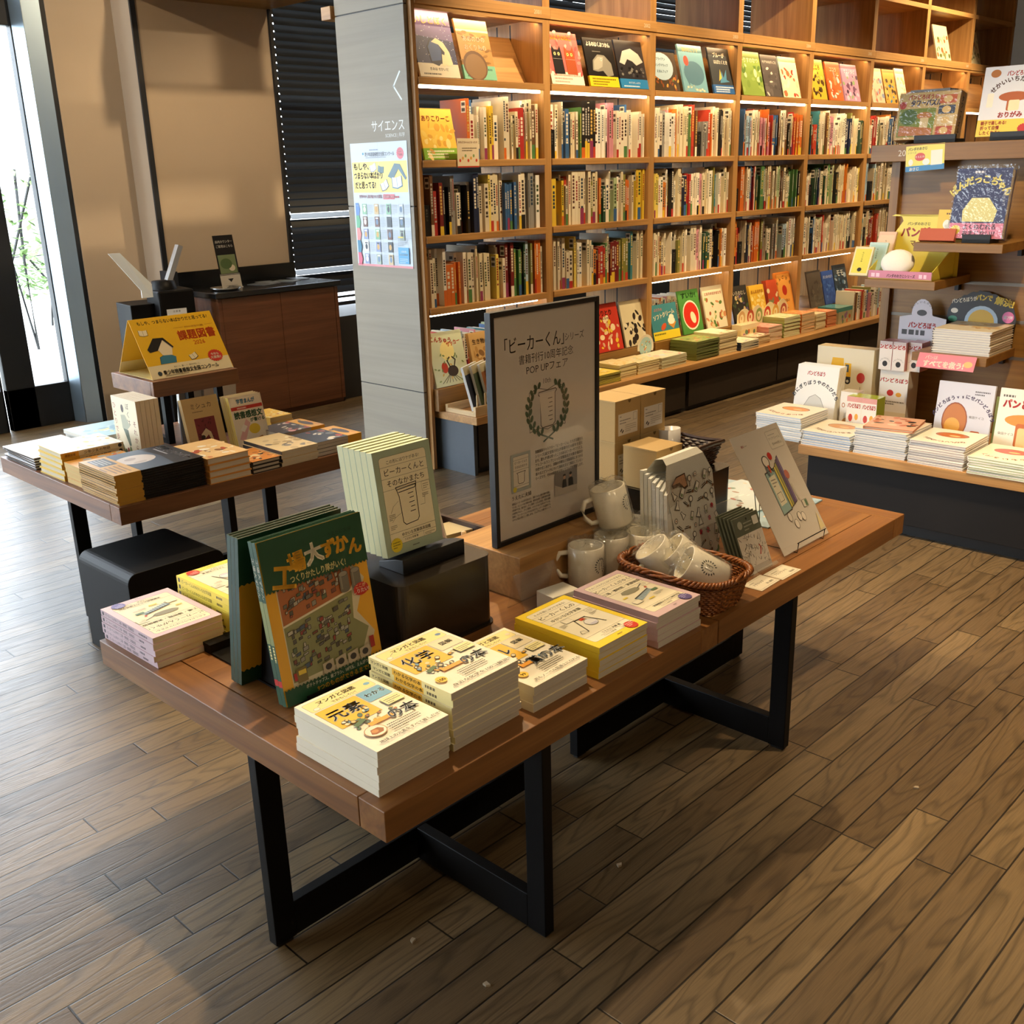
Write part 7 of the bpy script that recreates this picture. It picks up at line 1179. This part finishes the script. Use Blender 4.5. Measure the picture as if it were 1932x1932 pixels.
# on top of the display panel
ZG = ZI + 1.1105
def pr_puz(p, W, Hh): p.rect(0, 0, W, Hh, '#c9a86a'); p.text('パンどろぼうの', W * .40, Hh * .86, 20, '#a8302a', 'C', bold=.06, width=W * .5); p.text('タワーパズル', W * .46, Hh * .72, 26, '#3a3a54', 'C', bold=.08, width=W * .5); p.rr(8, 10, W * .64, Hh * .66, 5, '#7a8a3a'); p.ell(W * .2, Hh * .48, 34, 30, '#4a6a34'); p.ell(W * .46, Hh * .50, 30, 14, '#b5763a'); p.rr(W * .40, Hh * .24, W * .54, Hh * .46, 5, '#d8c08a'); p.poly([(14, 14), (W * .62, 14), (W * .62, 40), (14, 54)], '#b5703a'); [p.rr(W * .68, Hh * (.08 + .22 * k), W * .95, Hh * (.26 + .22 * k), 4, c) for k, c in enumerate(('#b5503a', '#d8c49a', '#3a4458', '#c2603a'))]; [p.ell(W * .81, Hh * (.17 + .22 * k), 17, 13, '#dcb878') for k in range(4)]; p.ell(18, Hh * .74, 14, 14, '#b53a30')
holder(.56, -.115, ZG, .16, 'black book rest under the boxed puzzle')
M = FI(.567, -.030, ZG + .0155, -90) @ RX(-11); m = MB(); m.box((0, 0, 0), (.235, .062, .175), '#c2a060'); pr_puz(P(m, (0, 0, 0), (1, 0, 0), (0, 0, 1)), 235, 175); q = P(m, (.235, 0, 0), (0, 1, 0), (0, 0, 1)); q.rect(0, 0, 62, 175, '#b89050'); q.vtext('タワーパズル', 30, 140, 22, '#3a3228', .06)
o = m.build('puzzle_box', GLOSSY, M=M); tag(o, 'ochre wrapped puzzle box standing on the oak top board', 'box'); MB().box((-.003, -.003, -.001), (.238, .065, .179)).build('clear_wrap', FILM, o)
def cov_ori(p, W, Hh): p.rect(0, 0, W, Hh, '#d6d6d8'); p.rect(0, 0, W, Hh * .24, '#dcc04a'); p.text('パンどろぼう', W * .54, Hh * .86, 20, '#a8302a', 'C', bold=.06, width=W * .36); p.arc('せかいいちたのしい', W * .52, Hh * .40, Hh * .38, 140, 40, 21, '#4a2a1c', .05); p.ell(W * .52, Hh * .56, W * .24, Hh * .07, '#a8582a'); p.rr(W * .42, Hh * .36, W * .62, Hh * .54, 6, '#a8582a'); p.rr(W * .45, Hh * .36, W * .62, Hh * .51, 5, '#e6d4a8'); p.ell(W * .18, Hh * .90, 18, 14, '#a8682a'); p.ell(W * .88, Hh * .90, 22, 14, '#a83a22', -20); p.ell(W * .86, Hh * .50, 15, 17, '#b5642e'); p.ell(W * .86, Hh * .50, 5, 6, '#d6d6d8'); p.rr(W * .1, Hh * .42, W * .2, Hh * .62, 4, '#e6dcc4'); p.text('おりがみ', W * .5, Hh * .27, 22, '#a8302a', 'C', bold=.06); p.text('親子で楽しめる!', W * .06, Hh * .17, 15, '#a8402a', bold=.05, width=W * .4); p.text('折って自慢', W * .06, Hh * .10, 15, '#a8402a', bold=.05, width=W * .3); p.text('したくなる!!', W * .06, Hh * .03, 15, '#a8402a', bold=.05, width=W * .32); p.badge(W * .76, Hh * .10, 26, '#b5302a', squash=.7); p.poly([(W * .84, Hh * .2), (W * .96, Hh * .26), (W * .92, Hh * .40)], '#d8a85a')
holder(.55, -.405, ZG, .135, 'black book rest under the folding paper book')
o = make_book('folding_paper_book', .225, .245, .012, '#d6d6d8', 'L', False, '#dccf9c', top=cov_ori, spinecol='#c9b88a'); tag(o, 'large white paper-folding book on the oak top board', 'book'); o.matrix_basis = FI(.567, -.345, ZG + .0155, -90) @ RX(90 - 9) @ Matrix.Translation((0, 0, -.012))
for k in range(4):
    m = MB(); m.box((0, 0, 0), (.155, .018, .20), ['#6a6258', '#7a7064', '#5f574e', '#71675c'][k]); tag(m.build('grey_catalogue', PRINT, M=FI(.655 + k * .021, -.045, ZG + .0005, -90)), ['nearest grey backed book behind the puzzle box', 'second grey backed book behind the puzzle box', 'third grey backed book behind the puzzle box', 'rearmost grey backed book behind the puzzle box'][k], 'book', 'grey backed books on the top board')
# neighbouring display beyond the panel, right edge
stack(FI, .96, -.83, ZI, 90, 9, .0095, (.2, .22, .0095), dict(cover='#d8b85a', spine_at='R', page='#d8c07a', top=cov_pic('#d8c05a', None, '#8a5a1a', ['#e8a84a', '#8aa84a'], 97)), ('top yellow book of the pile behind the oak panel', 'yellow pile behind the oak panel at the right'), 'yellow books behind the panel', 'rear_book')
# small scraps on the floor
for k, (x, y) in enumerate(((.96, 1.24), (.985, 1.06), (1.40, 1.10), (.70, .74), (2.05, .78))):
    m = MB(); m.prism([(0, 0, 0), (.011, .003, 0), (.009, .011, .0), (.002, .008, 0)], (0, 0, .004), '#a89a84'); tag(m.build('floor_scrap', PRINT, M=T(x, y, .0002, k * 70)), ['tiny pale scrap on the floor inside the near table frame', 'tiny pale scrap on the floor near the cross beam', 'tiny pale scrap on the shaded floor under the table edge', 'tiny pale scrap on the open floor before the table', 'tiny pale scrap on the lit floor right of the table'][k], 'scrap', 'scraps on the floor')
